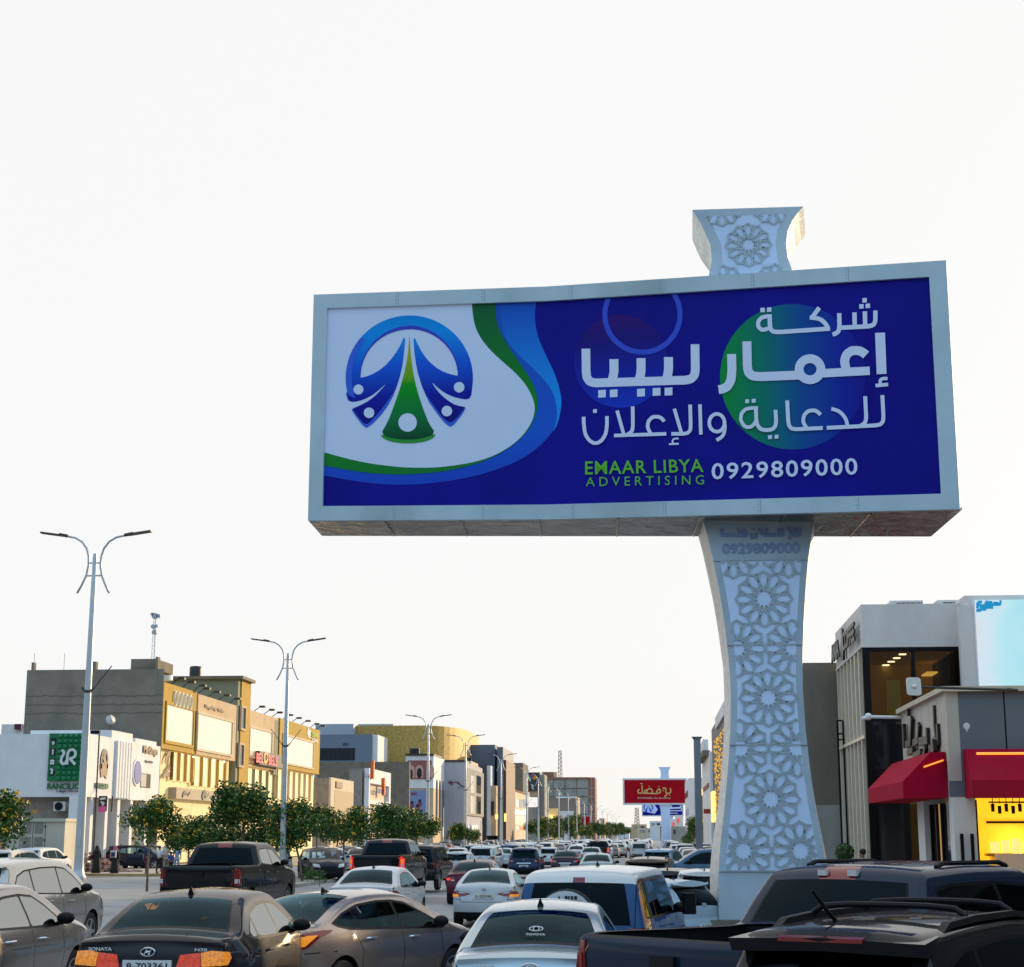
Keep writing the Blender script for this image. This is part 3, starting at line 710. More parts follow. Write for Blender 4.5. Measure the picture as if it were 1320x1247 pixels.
def draw_red(o, x0, x1, z0, z1, y):
    w, h = x1 - x0, z1 - z0; m_ = MB()
    c6 = lambda x, yy: (x0 + (x - 160) / 573 * w, z1 - (yy - 488) / 205 * h)
    L_ = 0
    for wd, pts in ((12, [(300, 570), (285, 585), (290, 605), (318, 608), (330, 590), (326, 535)]), (12, [(330, 605), (470, 610), (500, 600)]), (12, [(372, 605), (375, 575), (352, 580), (352, 605)]), (12, [(372, 580), (400, 560), (425, 580), (420, 605)]), (12, [(462, 605), (470, 580), (490, 565), (502, 590), (490, 607)]), (12, [(520, 560), (545, 560), (555, 580), (535, 590), (522, 575), (560, 600), (555, 630), (535, 632)]), (12, [(595, 560), (597, 605), (560, 608)]), (9, [(310, 520), (335, 522)]), (9, [(388, 545), (398, 545)]), (9, [(480, 548), (490, 548)]), (9, [(580, 625), (592, 625)])):
        L_ += .004
        for q in stroke(soften([c6(*p) for p in pts], 1), wd * w / 573): m_.add([(a.x, y - L_, a.y) for a in q], [(0, 1, 2, 3)])
    m_.build('lettering', vinyl_gold, o)
    t = MB(); a, b = c6(285, 660), c6(595, 640)
    text_on(t, 'BOUFADEL For Jewellery', (a[0], y, a[1]), (b[0] - a[0], 0, 0), (0, 0, b[1] - a[1]), .02)
    t.build('lettering', mat('vinyl_pale', (.6, .45, .42), .4), o)
def draw_blue(o, x0, x1, z0, z1, y):
    w, h = x1 - x0, z1 - z0
    MB().add([(x0, y, z0 + .3 * h), (x0 + .30 * w, y, z0 + .12 * h), (x0 + .38 * w, y, z0 + .45 * h), (x0 + .25 * w, y, z1), (x0, y, z1)], [(0, 1, 2, 3, 4)]).build('white_field', vinyl_white, o)
    e = MB(); cx, cz, r = x0 + .14 * w, z0 + .58 * h, .34 * h
    for q in stroke([(cx + r * math.cos(a), cz + r * math.sin(a)) for a in [PI * i / 12 for i in range(-2, 15)]], .10 * h): e.add([(a.x, y - .02, a.y) for a in q], [(0, 1, 2, 3)])
    for s_ in (-1, 1): e.add([(cx, y - .024, cz + .2 * h), (cx + s_ * .3 * h, y - .024, cz - .28 * h), (cx + s_ * .13 * h, y - .024, cz - .36 * h)], [(0, 1, 2) if s_ < 0 else (0, 2, 1)])
    e.build('emblem', p_azure, o)
    t = MB()
    for k, (a, b, c_) in enumerate(((.48, .70, .13), (.72, .96, .13), (.48, .98, .07))):
        zz_ = z0 + (.55, .55, .33)[k] * h
        for q in stroke([(x0 + a * w, zz_ + .16 * h), (x0 + a * w, zz_), (x0 + b * w, zz_ + .02 * h), (x0 + b * w, zz_ + .2 * h)], c_ * h): t.add([(v.x, y - .01 - k * .004, v.y) for v in q], [(0, 1, 2, 3)])
    text_on(t, '0929809000', (x0 + .6 * w, y - .01, z0 + .1 * h), (.28 * w, 0, 0), (0, 0, .1 * h), .02)
    t.build('lettering', vinyl_text, o)
far_billboard('billboard', 'distant red billboard with gold lettering on a white pillar in mid road', at(858, 1060, 336).x, 336, 12.6, at(840, 1003.5, 336).z, at(840, 1037.5, 336).z, (vinyl_red, draw_red))
far_billboard('billboard', 'distant blue billboard half hidden behind the pillar of the red one', at(863, 1060, 505).x, 505, 12.3, at(855, 1033, 505).z, at(855, 1052.5, 505).z, (navy, draw_blue))
# ------------------------------------------------------------------ vehicles
def paint_mat(name, metal, rough, dirt):
    m = mat(name, (1, 1, 1), .55, metal, var=.06, vs_=1.5, coat=.6, spec=.05, objcol=True, grime=dirt)
    m.node_tree.nodes['Principled BSDF'].inputs['Coat Roughness'].default_value = .03
    return m
paint = paint_mat('car_paint', .0, .32, .025)
metal_paint = mat('metallic_paint', (1, 1, 1), .27, .72, var=.05, vs_=1.5, coat=.7, objcol=True, grime=.04)
roof_white = mat('roof_white_paint', (.70, .70, .68), .35, var=.04, coat=.6, grime=.1)
car_glass = glass_mat('car_glass', (.66, .80, .82), 1.27, .02, (.40, .68, .80))
film_glass = glass_mat('film_glass', (.30, .33, .32), 4.2, .02, (.92, .95, .93))
clear_glass = glass_mat('windscreen_glass', (.72, .82, .82), 1.42, .02)
dark_glass = glass_mat('privacy_glass', (.03, .05, .06), 1.28, .02, (.45, .66, .8))
lamp_red = mat('lamp_red', (.22, .004, .006), .15, var=0, coat=.6)
lamp_lit = mat('lamp_lit_amber', (.8, .3, .02), .25, var=0, emit=(1, .30, .02), es=.6, evar=55)
lamp_litred = mat('lamp_lit_red', (.6, .02, .02), .25, var=0, emit=(1, .03, .02), es=.8)
lamp_clear = mat('lamp_clear', (.62, .63, .65), .12, var=0, coat=.6)
chrome = mat('chrome', (.72, .73, .75), .12, 1.0, var=0)
rim_alloy = mat('rim_alloy', (.50, .50, .52), .28, .8, var=.05)
plastic_dark = mat('plastic_dark', (.010, .010, .012), .5, var=.1, spec=.18)
seat_cloth = mat('seat_cloth', (.02, .019, .018), .9, var=.15)
plate_white = mat('plate_white', (.72, .72, .70), .45, var=.03)
headliner = mat('cabin_lining', (.05, .048, .045), .9, var=.1)
def pip(p, poly):
    x, y = p; c = False; n = len(poly); j = n - 1
    for i in range(n):
        xi, yi = poly[i]; xj, yj = poly[j]
        if (yi > y) != (yj > y) and x < (xj - xi) * (y - yi) / (yj - yi) + xi: c = not c
        j = i
    return c
def inset(poly, d):
    """offset a simple polygon inwards"""
    n = len(poly); A = sum(poly[i][0] * poly[(i + 1) % n][1] - poly[(i + 1) % n][0] * poly[i][1] for i in range(n)); s = 1 if A > 0 else -1
    o = []
    for i in range(n):
        a, b, c = Vector(poly[i - 1]), Vector(poly[i]), Vector(poly[(i + 1) % n])
        e0, e1 = (b - a).normalized(), (c - b).normalized()
        n0, n1 = Vector((-e0.y, e0.x)) * s, Vector((-e1.y, e1.x)) * s
        m_ = n0 + n1
        if m_.length < 1e-6: m_ = n0
        m_.normalize(); o.append(tuple(b + m_ * d / max(.4, m_.dot(n0))))
    return o
def interp(tab, x):
    if x <= tab[0][0]: return tab[0][1]
    for (a, b), (c, d) in zip(tab, tab[1:]):
        if x <= c: return b + (d - b) * (x - a) / (c - a)
    return tab[-1][1]
def catrom(p0, p1, p2, p3, t):
    def tj(ti, a, b): return ti + max(1e-4, math.hypot(b[0] - a[0], b[1] - a[1]) ** .5)
    t0 = 0; t1 = tj(t0, p0, p1); t2 = tj(t1, p1, p2); t3 = tj(t2, p2, p3); t = t1 + (t2 - t1) * t
    L_ = lambda a, b, ta, tb: tuple((tb - t) / (tb - ta) * u + (t - ta) / (tb - ta) * v for u, v in zip(a, b))
    A1, A2, A3 = L_(p0, p1, t0, t1), L_(p1, p2, t1, t2), L_(p2, p3, t2, t3)
    return L_(L_(A1, A2, t0, t2), L_(A2, A3, t1, t3), t1, t2)
WHEELS = {}
def wheel_mesh(R, w, spokes):
    key = (R, w, spokes)
    if key in WHEELS: return WHEELS[key]
    t = MB(); h = w / 2; r = R * .66
    t.lathe([(r, -h * .8), (R * .9, -h), (R * .98, -h * .8), (R, -h * .4), (R, h * .4), (R * .98, h * .8), (R * .9, h), (r, h * .8)], axis='X', n=24)
    d = MB(); d.lathe([(r * 1.01, h * .55), (r * 1.01, h * .82), (r * .93, h * .84), (r * .90, h * .35), (.02, h * .3)], axis='X', n=24, mi=0)
    for k in range(spokes):
        a = 2 * PI * k / spokes; c, s = math.cos(a), math.sin(a)
        pr = []
        for rr, hw in ((.03, .045), (r * .92, .026)):
            for sg in (-1, 1): pr.append((rr, sg * hw))
        q = [pr[0], pr[2], pr[3], pr[1]]
        d.prism([(h * .86, u * c - v * s, u * s + v * c) for u, v in q], (-.035, 0, 0), 0)
    d.lathe([(.055, h * .84), (.05, h * .95), (.01, h * .97)], axis='X', n=12, mi=0)
    b = MB(); b.lathe([(r * .9, h * .30), (r * .9, h * .36), (.01, h * .37)], axis='X', n=20)
    WHEELS[key] = (t, d, b); return WHEELS[key]
def car_shell(sp):
    """returns {class: MB} for one car body; classes name its parts"""
    res = sp.get('res', .075); pts = [sp['start']]; tags = []
    for tg, ps in sp['segs']:
        for p in ps: pts.append(p); tags.append(tg)
    P = []; TG = []; N = len(pts)
    # sample the silhouette, remembering the fraction along its segment
    lens = {}
    for i, tg in enumerate(tags): lens[tg] = lens.get(tg, 0) + math.dist(pts[i], pts[i + 1])
    acc = {}
    P.append(pts[0])
    for i, tg in enumerate(tags):
        L = math.dist(pts[i], pts[i + 1]); n = max(1, round(L / res)) if tg not in sp.get('fine', ()) else max(2, round(L / (res * .45)))
        ex0 = pts[i - 1] if i else (2 * pts[0][0] - pts[1][0], 2 * pts[0][1] - pts[1][1])
        ex3 = pts[i + 2] if i + 2 < N else (2 * pts[-1][0] - pts[-2][0], 2 * pts[-1][1] - pts[-2][1])
        for k in range(1, n + 1):
            P.append(catrom(ex0, pts[i], pts[i + 1], ex3, k / n) if k < n else pts[i + 1])
            TG.append((tg, (acc.get(tg, 0) + L * (k - .5) / n) / lens[tg]))
        acc[tg] = acc.get(tg, 0) + L
    n = len(P); nrm = []
    for i in range(n):
        a, b = P[max(0, i - 1)], P[min(n - 1, i + 1)]; d = math.hypot(b[0] - a[0], b[1] - a[1]) or 1
        nrm.append((-(b[1] - a[1]) / d, (b[0] - a[0]) / d))
    Wd = sp['W']; y0, y1 = min(p[0] for p in P), max(p[0] for p in P)
    def Sx(y, z):
        f = interp(sp['zprof'], z)
        a = max(0, (sp['yr'] - y) / (sp['yr'] - y0)); b = max(0, (y - sp['yf']) / (y1 - sp['yf']))
        return Wd * f * (1 - sp['kr'] * a ** 2.4 - sp['kf'] * b ** 2.2)
    def smooth(vals, k=2):
        for _ in range(k): vals = [(vals[max(0, i - 1)] + 2 * vals[i] + vals[min(len(vals) - 1, i + 1)]) / 4 for i in range(len(vals))]
        return vals
    tagat = [TG[min(i, n - 2)][0] for i in range(n)]
    R = smooth([sp['r'].get(t, .06) for t in tagat], 2); Cw = smooth([sp['c'].get(t, .03) for t in tagat], 3)
    U = sp.get('U', [0, .12, .25, .38, .5, .62, .74, .82, .88, .91, .96, 1.0]); PH = [22.5, 45, 67.5, 90]
    out_ = {}
    def put(cls, quad, mi=0):
        m_ = out_.setdefault(cls, MB()); m_.add(quad, [tuple(range(len(quad)))], mi)
    rows = []
    for i in range(n):
        y, z = P[i]; s0 = Sx(y, z); r = min(R[i], s0 * .5); xr = s0 - r; ny, nz = nrm[i]; q = (y - ny * r, z - nz * r); s1 = Sx(*q)
        row = []
        for u in U:
            c = Cw[i] * (1 - u * u); row.append(Vector((u * xr, y + ny * c, z + nz * c)))
        for ph in PH:
            a = math.radians(ph); row.append(Vector((xr + (s1 - xr) * math.sin(a), y - ny * r * (1 - math.cos(a)), z - nz * r * (1 - math.cos(a)))))
        rows.append((row, q))
    uu = U + [1 + (p / 90) for p in PH]; topc = sp['top']
    for i in range(n - 1):
        tg, t = TG[i]
        for j in range(len(uu) - 1):
            cl = topc(tg, t, (uu[j] + uu[j + 1]) / 2)
            if cl is None: continue
            cl, mi = (cl if isinstance(cl, tuple) else (cl, 0))
            a, b, c, d = rows[i][0][j], rows[i + 1][0][j], rows[i + 1][0][j + 1], rows[i][0][j + 1]
            for sg in (1, -1):
                quad = [Vector((sg * v.x, v.y, v.z)) for v in ((a, d, c, b) if sg > 0 else (a, b, c, d))]
                put(cl + ('|R' if sg > 0 else '|L') if cl in SIDED else cl, quad, mi)
    # side skin
    Q = [r_[1] for r_ in rows]
    zb_ = sp['zb']; low = []; wr = sp['wr'] + .055
    for yw, zw in (sp['axf'], sp['axr']):
        zz_ = zb_; h = zz_ - zw
        half = math.sqrt(max(.01, wr * wr - h * h)); a0 = math.atan2(h, half)
        arcp = [(yw + wr * math.cos(a), zw + wr * math.sin(a)) for a in [a0 + (PI - 2 * a0) * k / 14 for k in range(15)]]
        low += arcp
    loop = Q + [(Q[-1][0], max(zb_, min(Q[-1][1], zb_)))] + low + [(Q[0][0], zb_)]
    L2 = []
    for p in loop:
        if not L2 or math.dist(p, L2[-1]) > .004: L2.append(p)
    loop = L2
    polys = []                                   # (class, polygon), first match wins
    for k, w_ in enumerate(sp.get('windows', [])): polys.append(('side_window%d' % k, w_))
    if sp.get('dlo'): polys.append(('window_trim', sp['dlo']))
    for cl, pg in sp.get('sidepolys', []): polys.append((cl, pg))
    for line in sp.get('seams', []):
        for q in stroke(line, .013): polys.append(('panel_gap', [tuple(v) for v in q]))
    V2 = []; E2 = []
    def addloop(pg, closed=True, maxd=.12):
        k0 = len(V2); m_ = len(pg); seq = []
        for i in range(m_):
            a, b = pg[i], pg[(i + 1) % m_]; seq.append(a)
            k = int(math.dist(a, b) / maxd)
            for j in range(1, k + 1): seq.append((a[0] + (b[0] - a[0]) * j / (k + 1), a[1] + (b[1] - a[1]) * j / (k + 1)))
        for q in seq: V2.append(Vector(q))
        for i in range(len(seq)): E2.append((k0 + i, k0 + (i + 1) % len(seq)))
    addloop(loop, maxd=9)
    for cl, pg in polys: addloop(pg, maxd=.1 if cl != 'panel_gap' else .2)
    gy = y0; g = sp.get('grid', .085)
    while gy < y1:
        gz = zb_
        while gz < sp['H']:
            if pip((gy, gz), loop): V2.append(Vector((gy + .003 * math.sin(gz * 40), gz)))
            gz += g
        gy += g
    vs_, es, fs, *_ = geometry.delaunay_2d_cdt(V2, E2, [], 0, 1e-4)
    W3 = [Vector((Sx(v[0], v[1]), v[0], v[1])) for v in vs_]
    for f in fs:
        c = (sum(vs_[i][0] for i in f) / len(f), sum(vs_[i][1] for i in f) / len(f))
        if not pip(c, loop): continue
        cl = 'body'; mi = 0
        for k, pg in polys:
            if pip(c, pg): cl = k; break
        if isinstance(cl, tuple): cl, mi = cl
        for sg in (1, -1):
            t = [Vector((sg * W3[i].x, W3[i].y, W3[i].z)) for i in f]
            # orient outwards
            nn = (t[1] - t[0]).cross(t[2] - t[0])
            if nn.x * sg < 0: t.reverse()
            base = cl.rstrip('0123456789')
            put(cl + ('|R' if sg > 0 else '|L') if base in SIDED else cl, t, mi)
    return out_, dict(P=P, Sx=Sx, y0=y0, y1=y1)
from mathutils.bvhtree import BVHTree
def shell_bvh(shell):
    V = []; Fc = []
    for q in shell.values():
        k = len(V); V += q.v; Fc += [[k + i for i in f] for f in q.f]
    return BVHTree.FromPolygons(V, Fc)
def decal(mb, bvh, poly, view, out_=.004, mi=0, sgn=1, step=.03, wlim=.6):
    """lay a thin plate of the given outline on the body, following its curve"""
    V2 = []; n = len(poly)
    for i in range(n):
        a, b = poly[i], poly[(i + 1) % n]; k = max(1, int(math.dist(a, b) / step))
        for j in range(k): V2.append(Vector((a[0] + (b[0] - a[0]) * j / k, a[1] + (b[1] - a[1]) * j / k)))
    nb = len(V2); E = [(i, (i + 1) % nb) for i in range(nb)]
    xs = [p[0] for p in poly]; zs = [p[1] for p in poly]
    x = min(xs) + step / 2
    while x < max(xs):
        z = min(zs) + step / 2
        while z < max(zs):
            if pip((x, z), poly) and pip((x + step * .4, z), poly) and pip((x - step * .4, z), poly) and pip((x, z + step * .4), poly) and pip((x, z - step * .4), poly): V2.append(Vector((x, z)))
            z += step
        x += step
    vs_, es, fs, *_ = geometry.delaunay_2d_cdt(V2, E, [], 0, 1e-5)
    P3 = []; N3 = []
    for v in vs_:
        if view == 'rear': o_, d = Vector((sgn * v[0], -6, v[1])), Vector((0, 1, 0))
        elif view == 'front': o_, d = Vector((sgn * v[0], 6, v[1])), Vector((0, -1, 0))
        elif view == 'corner': o_, d = Vector((sgn * (.7071 * v[0] + 4), .7071 * v[0] - 4, v[1])), Vector((-.7071 * sgn, .7071, 0))
        elif view == 'top': o_, d = Vector((sgn * v[0], v[1], 6)), Vector((0, 0, -1))
        else: o_, d = Vector((sgn * 4, v[0], v[1])), Vector((-sgn, 0, 0))
        h = bvh.ray_cast(o_, d)
        if h[0] is None or (view == 'side' and abs(h[0].x) < wlim) or (view in ('rear', 'front') and h[3] > 4.9): P3.append(None); N3.append(None); continue
        nn = h[1] if h[1].dot(d) < 0 else -h[1]
        P3.append(h[0]); N3.append(nn)
    idx = {}; F_ = []; VV = []
    for f in fs:
        c = (sum(vs_[i][0] for i in f) / 3, sum(vs_[i][1] for i in f) / 3)
        if not pip(c, poly) or any(P3[i] is None for i in f): continue
        a, b, c_ = (P3[i] for i in f); d = Vector((sgn, -1, 0)) if view == 'corner' else -Vector((0, 1, 0)) if view == 'rear' else Vector((0, 1, 0)) if view == 'front' else Vector((0, 0, 1)) if view == 'top' else Vector((sgn, 0, 0))
        f = list(f) if (b - a).cross(c_ - a).dot(d) > 0 else list(f)[::-1]
        for i in f:
            if i not in idx: idx[i] = len(VV); VV.append(P3[i] + N3[i] * out_); VV.append(P3[i] - N3[i] * .012)
        F_.append([2 * (idx[i] // 2) for i in f])
    ed = set()
    for f in F_:
        for i in range(3): ed.add((f[i], f[(i + 1) % 3]))
    for a, b in list(ed):
        if (b, a) not in ed: F_.append([a, a + 1, b + 1, b])
    mb.add(VV, F_, mi)
def mirror_decals(sp, shell, fin_, step=.034):
    """parts laid on the body: {part: (materials, [(view, mi, polygon, out, both sides)])}"""
    bvh = shell_bvh(shell)
    for nm, (ms, items) in sp.get('decals', {}).items():
        sided = any(it[4] == 2 for it in items)
        for sg in ((1, -1) if sided else (1,)):
            m_ = MB()
            for view, mi, pg, out_, both in items:
                for s2 in ((sg,) if sided else ((1, -1) if both else (1,))):
                    decal(m_, bvh, pg, view, out_, mi, s2, step)
            if m_.v: fin_(nm, m_, ms)
SIDED = {'side_window', 'taillight', 'headlight', 'bed_rail', 'fog_reflector'}
PART_MATS = {'body': lambda s: [s.get('paint', paint), plastic_dark], 'rear_window': lambda s: s.get('glass', car_glass), 'windshield': lambda s: clear_glass,
             'side_window': lambda s: s.get('side_glass', s.get('glass', car_glass)), 'window_trim': lambda s: black_trim, 'panel_gap': lambda s: black_trim,
             'taillight': lambda s: [lamp_red, s.get('lamp2', lamp_red), lamp_clear], 'headlight': lambda s: [lamp_clear, lamp_lit], 'lower_bumper': lambda s: plastic_dark,
             'roof': lambda s: roof_white, 'tailgate': lambda s: paint, 'bed_rail': lambda s: plastic_dark, 'high_brake_light': lambda s: [lamp_red, lamp_litred],
             'grille': lambda s: plastic_dark, 'trunk_lid': lambda s: paint, 'hood': lambda s: paint, 'spoiler': lambda s: paint, 'fog_reflector': lambda s: lamp_red,
             'roof_glass': lambda s: shop_glass, 'rear_panel': lambda s: plastic_dark, 'brake_strip': lambda s: lamp_litred}
def silh_rear(info, z):
    c = [p for p in info['P'] if p[0] < info['y0'] + .6]
    return min(c, key=lambda p: abs(p[1] - z))[0]
def make_car(sp, label, color, name='car', cat='car', group=None, lod=0):
    shell, info = car_shell(sp)
    if lod:
        m_ = MB(); order = ['paint', 'glass', 'dark', 'red', 'clear']
        for k, q in shell.items():
            b = k.split('|')[0].rstrip('0123456789')
            mi = {'rear_window': 1, 'windshield': 1, 'side_window': 1, 'taillight': 3, 'high_brake_light': 3, 'brake_strip': 3, 'fog_reflector': 3, 'headlight': 4}.get(b, 2 if b in ('window_trim', 'lower_bumper', 'panel_gap', 'bed_rail', 'grille', 'rear_panel') else 0)
            off = len(m_.v); m_.v += q.v
            for f in q.f: m_.f.append([off + i for i in f]); m_.m.append(mi)
        def fin2(nm, q, ms):
            off = len(m_.v); m_.v += q.v
            base = {'taillight': 3, 'headlight': 4, 'licence_plate': 4}.get(nm, 2)
            for f, k_ in zip(q.f, q.m): m_.f.append([off + i for i in f]); m_.m.append(5 if (nm == 'taillight' and k_ == 1) else base)
        mirror_decals({'decals': {k_: v_ for k_, v_ in sp.get('decals', {}).items() if k_ in ('taillight', 'headlight', 'lower_bumper')}}, shell, fin2, .16)
        m_.cm = 2; m_.box((-sp['W'] * .78, info['y0'] + .3, .2), (sp['W'] * .78, info['y1'] - .3, .6))
        for (yw, zw) in (sp['axf'], sp['axr']):
            for sg in (-1, 1): m_.lathe([(.01, -.1), (sp['wr'], -.1), (sp['wr'], .1), (.01, .1)], (sg * (sp['W'] - .12), yw, zw), 'X', 14)
        o = m_.build(name, [paint, far_glass, plastic_dark, lamp_litred if sp.get('lit') else lamp_red, lamp_clear, sp.get('lamp2', lamp_red)], weld=True, smooth=True, sharp=35)
        o.color = (*color, 1); return tag(o, label, cat, group)
    root = thing(name, label, cat, group=group)
    def fin(k, m_, nm, ms, sm=True, par=root):
        o = m_.build(nm, ms, par, smooth=sm, weld=True, sharp=38, world=False); o.color = (*color, 1); return o
    if 'hood' in shell and False: pass
    for k, m_ in shell.items():
        b = k.split('|')[0].rstrip('0123456789')
        ms = PART_MATS[b](sp); fin(k, m_, b, ms)
    mirror_decals(sp, shell, lambda nm, m_, ms: fin('d', m_, nm, ms))
    Wd = sp['W']
    ub = MB(); ub.box((-Wd * .80, info['y0'] + .28, sp['zb'] - .04), (Wd * .80, info['y1'] - .3, sp['zb'] + .18))
    for (yw, zw) in (sp['axf'], sp['axr']):
        for sg in (-1, 1):
            R = sp['wr'] + .06
            a = [(R * math.cos(PI * i / 10), R * math.sin(PI * i / 10)) for i in range(11)]
            xo, xi = sg * (Wd * .97 - .02), sg * (Wd - .32)
            for p, q in zip(a, a[1:]): ub.add([(xo, yw + p[0], zw + p[1]), (xo, yw + q[0], zw + q[1]), (xi, yw + q[0], zw + q[1]), (xi, yw + p[0], zw + p[1])], [(0, 1, 2, 3)])
            ub.add([(xi, yw + p[0], zw + p[1]) for p in a], [tuple(range(11))])
    fin('u', ub, 'underbody', plastic_dark, False)
    t_, d_, b_ = wheel_mesh(sp['wr'], .21, sp.get('spokes', 5))
    for (yw, zw) in (sp['axf'], sp['axr']):
        for sg in (1, -1):
            c = Vector((sg * (Wd * .985 - .115), yw, zw)); fl = Matrix.Scale(sg, 3, (1, 0, 0))
            def place(src, nm, m_, par):
                q = MB(); q.v = [fl @ v + c for v in src.v]; q.f = [f if sg > 0 else f[::-1] for f in src.f]; q.m = src.m
                return fin('w', q, nm, m_, True, par)
            ty = place(t_, 'wheel', dark_rubber, root); place(d_, 'rim', sp.get('rim', rim_alloy), ty); place(b_, 'brake_disc', plastic_dark, ty)
    # mirrors
    my, mz = sp['mirror']
    for sg in (1, -1):
        m_ = MB(); x = sg * (info['Sx'](my, mz) + .11)
        m_.ball((x, my, mz + .06), (.115, .075, .075), 8)
        m_.tube([(sg * (info['Sx'](my, mz) - .03), my + .03, mz - .01), (x, my + .02, mz + .02)], .028, 6)
        o = fin('m', m_, 'mirror', sp.get('mirror_mat', plastic_dark))
    for hy, hz in sp.get('handles', []):
        for sg in (1, -1):
            m_ = MB(); x = info['Sx'](hy, hz)
            m_.tube([(sg * (x - .01), hy - .10, hz), (sg * (x + .035), hy - .08, hz + .005), (sg * (x + .04), hy + .07, hz + .005), (sg * (x - .01), hy + .10, hz)], .014, 6)
            fin('h', m_, 'door_handle', sp.get('handle_mat', paint))
    if sp.get('interior', True):
        sy, rz_ = sp['seats'], sp['seatz']; m_ = MB()
        m_.box((-Wd * .74, info['y0'] + .55, sp['zb'] + .16), (Wd * .74, info['y1'] - .9, sp['zb'] + .2))
        m_.box((-Wd * .76, sp['dash'], sp['zb'] + .2), (Wd * .76, sp['dash'] + .3, rz_ + .28))
        fin('c', m_, 'cabin_floor', headliner, False)
        for yy in sy:
            for sg in (-1, 1):
                m_ = MB(); x = sg * Wd * .40
                m_.prism([(x - .24, yy, rz_ - .1), (x - .25, yy - .1, rz_ + .38), (x - .19, yy - .13, rz_ + .48), (x + .19, yy - .13, rz_ + .48), (x + .25, yy - .1, rz_ + .38), (x + .24, yy, rz_ - .1)], (0, .12, 0))
                m_.prism([(x - .13, yy - .10, rz_ + .50), (x - .12, yy - .11, rz_ + .68), (x + .12, yy - .11, rz_ + .68), (x + .13, yy - .10, rz_ + .50)], (0, .10, 0))
                m_.box((x - .25, yy + .02, rz_ - .18), (x + .25, yy + .52, rz_ - .03))
                fin('s', m_, 'seat', seat_cloth, False)
        m_ = MB(); m_.cbox((0, sp['mirrory'], sp['mirrorz']), (.24, .03, .07)); fin('r', m_, 'rear_view_mirror', plastic_dark, False)
    if sp.get('plate'):
        pz, pw, ph, ptxt = sp['plate']; py_ = silh_rear(info, pz) - sp.get('plate_out', .09)
        m_ = MB(); m_.box((-pw / 2, py_ - .012, pz - ph / 2), (pw / 2, py_ + .03, pz + ph / 2))
        pl = fin('p', m_, 'licence_plate', plate_white, False)
        m_ = MB(); text_on(m_, ptxt, (-pw * .42, py_ - .015, pz - ph * .28), (pw * .84, 0, 0), (0, 0, ph * .56), .015)
        fin('t', m_, 'lettering', black_letters, False, pl)
    for s_, x, z, w, h, dy in sp.get('badges', []):
        m_ = MB(); y = silh_rear(info, z) - dy
        if s_ == '@H':
            e = [(x + w * math.cos(a), z + h * math.sin(a)) for a in [2 * PI * k / 24 for k in range(24)]]
            m_.tube([(a, y - .015, b) for a, b in e] + [(e[0][0], y - .015, e[0][1])], .009, 6)
            for pl_ in ([(-.5, -.62), (-.12, .62)], [(.12, -.62), (.5, .62)], [(-.32, -.08), (.32, .08)]):
                m_.tube([(x + w * a, y - .016, z + h * b) for a, b in pl_], .011, 6)
            fin('e', m_, 'emblem', chrome)
        elif s_ == '@O':
            e = [(x + w * math.cos(a), z + h * math.sin(a)) for a in [2 * PI * k / 20 for k in range(20)]]
            m_.prism([(a, y - .012, b) for a, b in e], (0, -.012, 0)); fin('e', m_, 'emblem', chrome, False)
        else:
            text_on(m_, s_, (x, y - .012, z), (w, 0, 0), (0, 0, h), .012, .006); fin('b', m_, 'badge', plate_white, False)
    if sp.get('antenna'):
        ay, az = sp['antenna']; m_ = MB()
        m_.add([(-.035, ay - .10, az), (.035, ay - .10, az), (.035, ay + .12, az), (-.035, ay + .12, az), (-.006, ay - .115, az + .085), (.006, ay - .115, az + .085), (.006, ay - .04, az + .05), (-.006, ay - .04, az + .05)],
               [(4, 5, 6, 7), (0, 1, 5, 4), (1, 2, 6, 5), (2, 3, 7, 6), (3, 0, 4, 7)])
        fin('a', m_, 'antenna', sp.get('antenna_mat', plastic_dark), False)
    if 'extra' in sp: sp['extra'](root, info, fin, sp)
    return root
far_glass = mat('far_glass', (.014, .020, .026), .08, var=0, spec=.22)

lamp_orange = mat('lamp_lit_orange', (.40, .02, .008), .2, var=0, coat=.6, emit=(1, .09, .01), es=.42, evar=40)
lamp_yellow = mat('lamp_lit_yellow', (.50, .12, .01), .2, var=0, coat=.6, emit=(1, .36, .02), es=.62, evar=40)
def gaps(view, *lines, w=.012, both=True):
    out_ = []
    for ln in lines:
        for q in stroke(ln, w): out_.append((view, 0, [tuple(v) for v in q], .0025, both))
    return out_
def front_decals(zl, zh, wx, grz, nose=2.3):
    """headlights, grille and number plate of a car seen from ahead"""
    return {'headlight': ([lamp_clear], [('front', 0, [(wx * .52, zl), (wx * .93, zl + .05), (wx * .95, zh + .02), (wx * .60, zh - .02)], .004, 2)]),
            'grille': (plastic_dark, [('front', 0, [(-wx * .46, grz), (wx * .46, grz), (wx * .52, zl + .07), (-wx * .52, zl + .07)], .004, False),
                                      ('front', 0, [(-wx * .6, grz - .24), (wx * .6, grz - .24), (wx * .66, grz - .12), (-wx * .66, grz - .12)], .004, False)])}
def tail_decals(lamps, mats, gap, lower=None, strip=None):
    d = {'taillight': (mats, [(v, mi, pg, o, 2) for v, mi, pg, o in lamps]), 'panel_gap': (black_trim, gap)}
    if lower: d['lower_bumper'] = (plastic_dark, [('rear', 0, p, .004, False) for p in lower])
    if strip: d['chrome_strip'] = (chrome, [('rear', 0, p, .008, False) for p in strip])
    return d
RED3 = [lamp_red, lamp_red, lamp_clear]
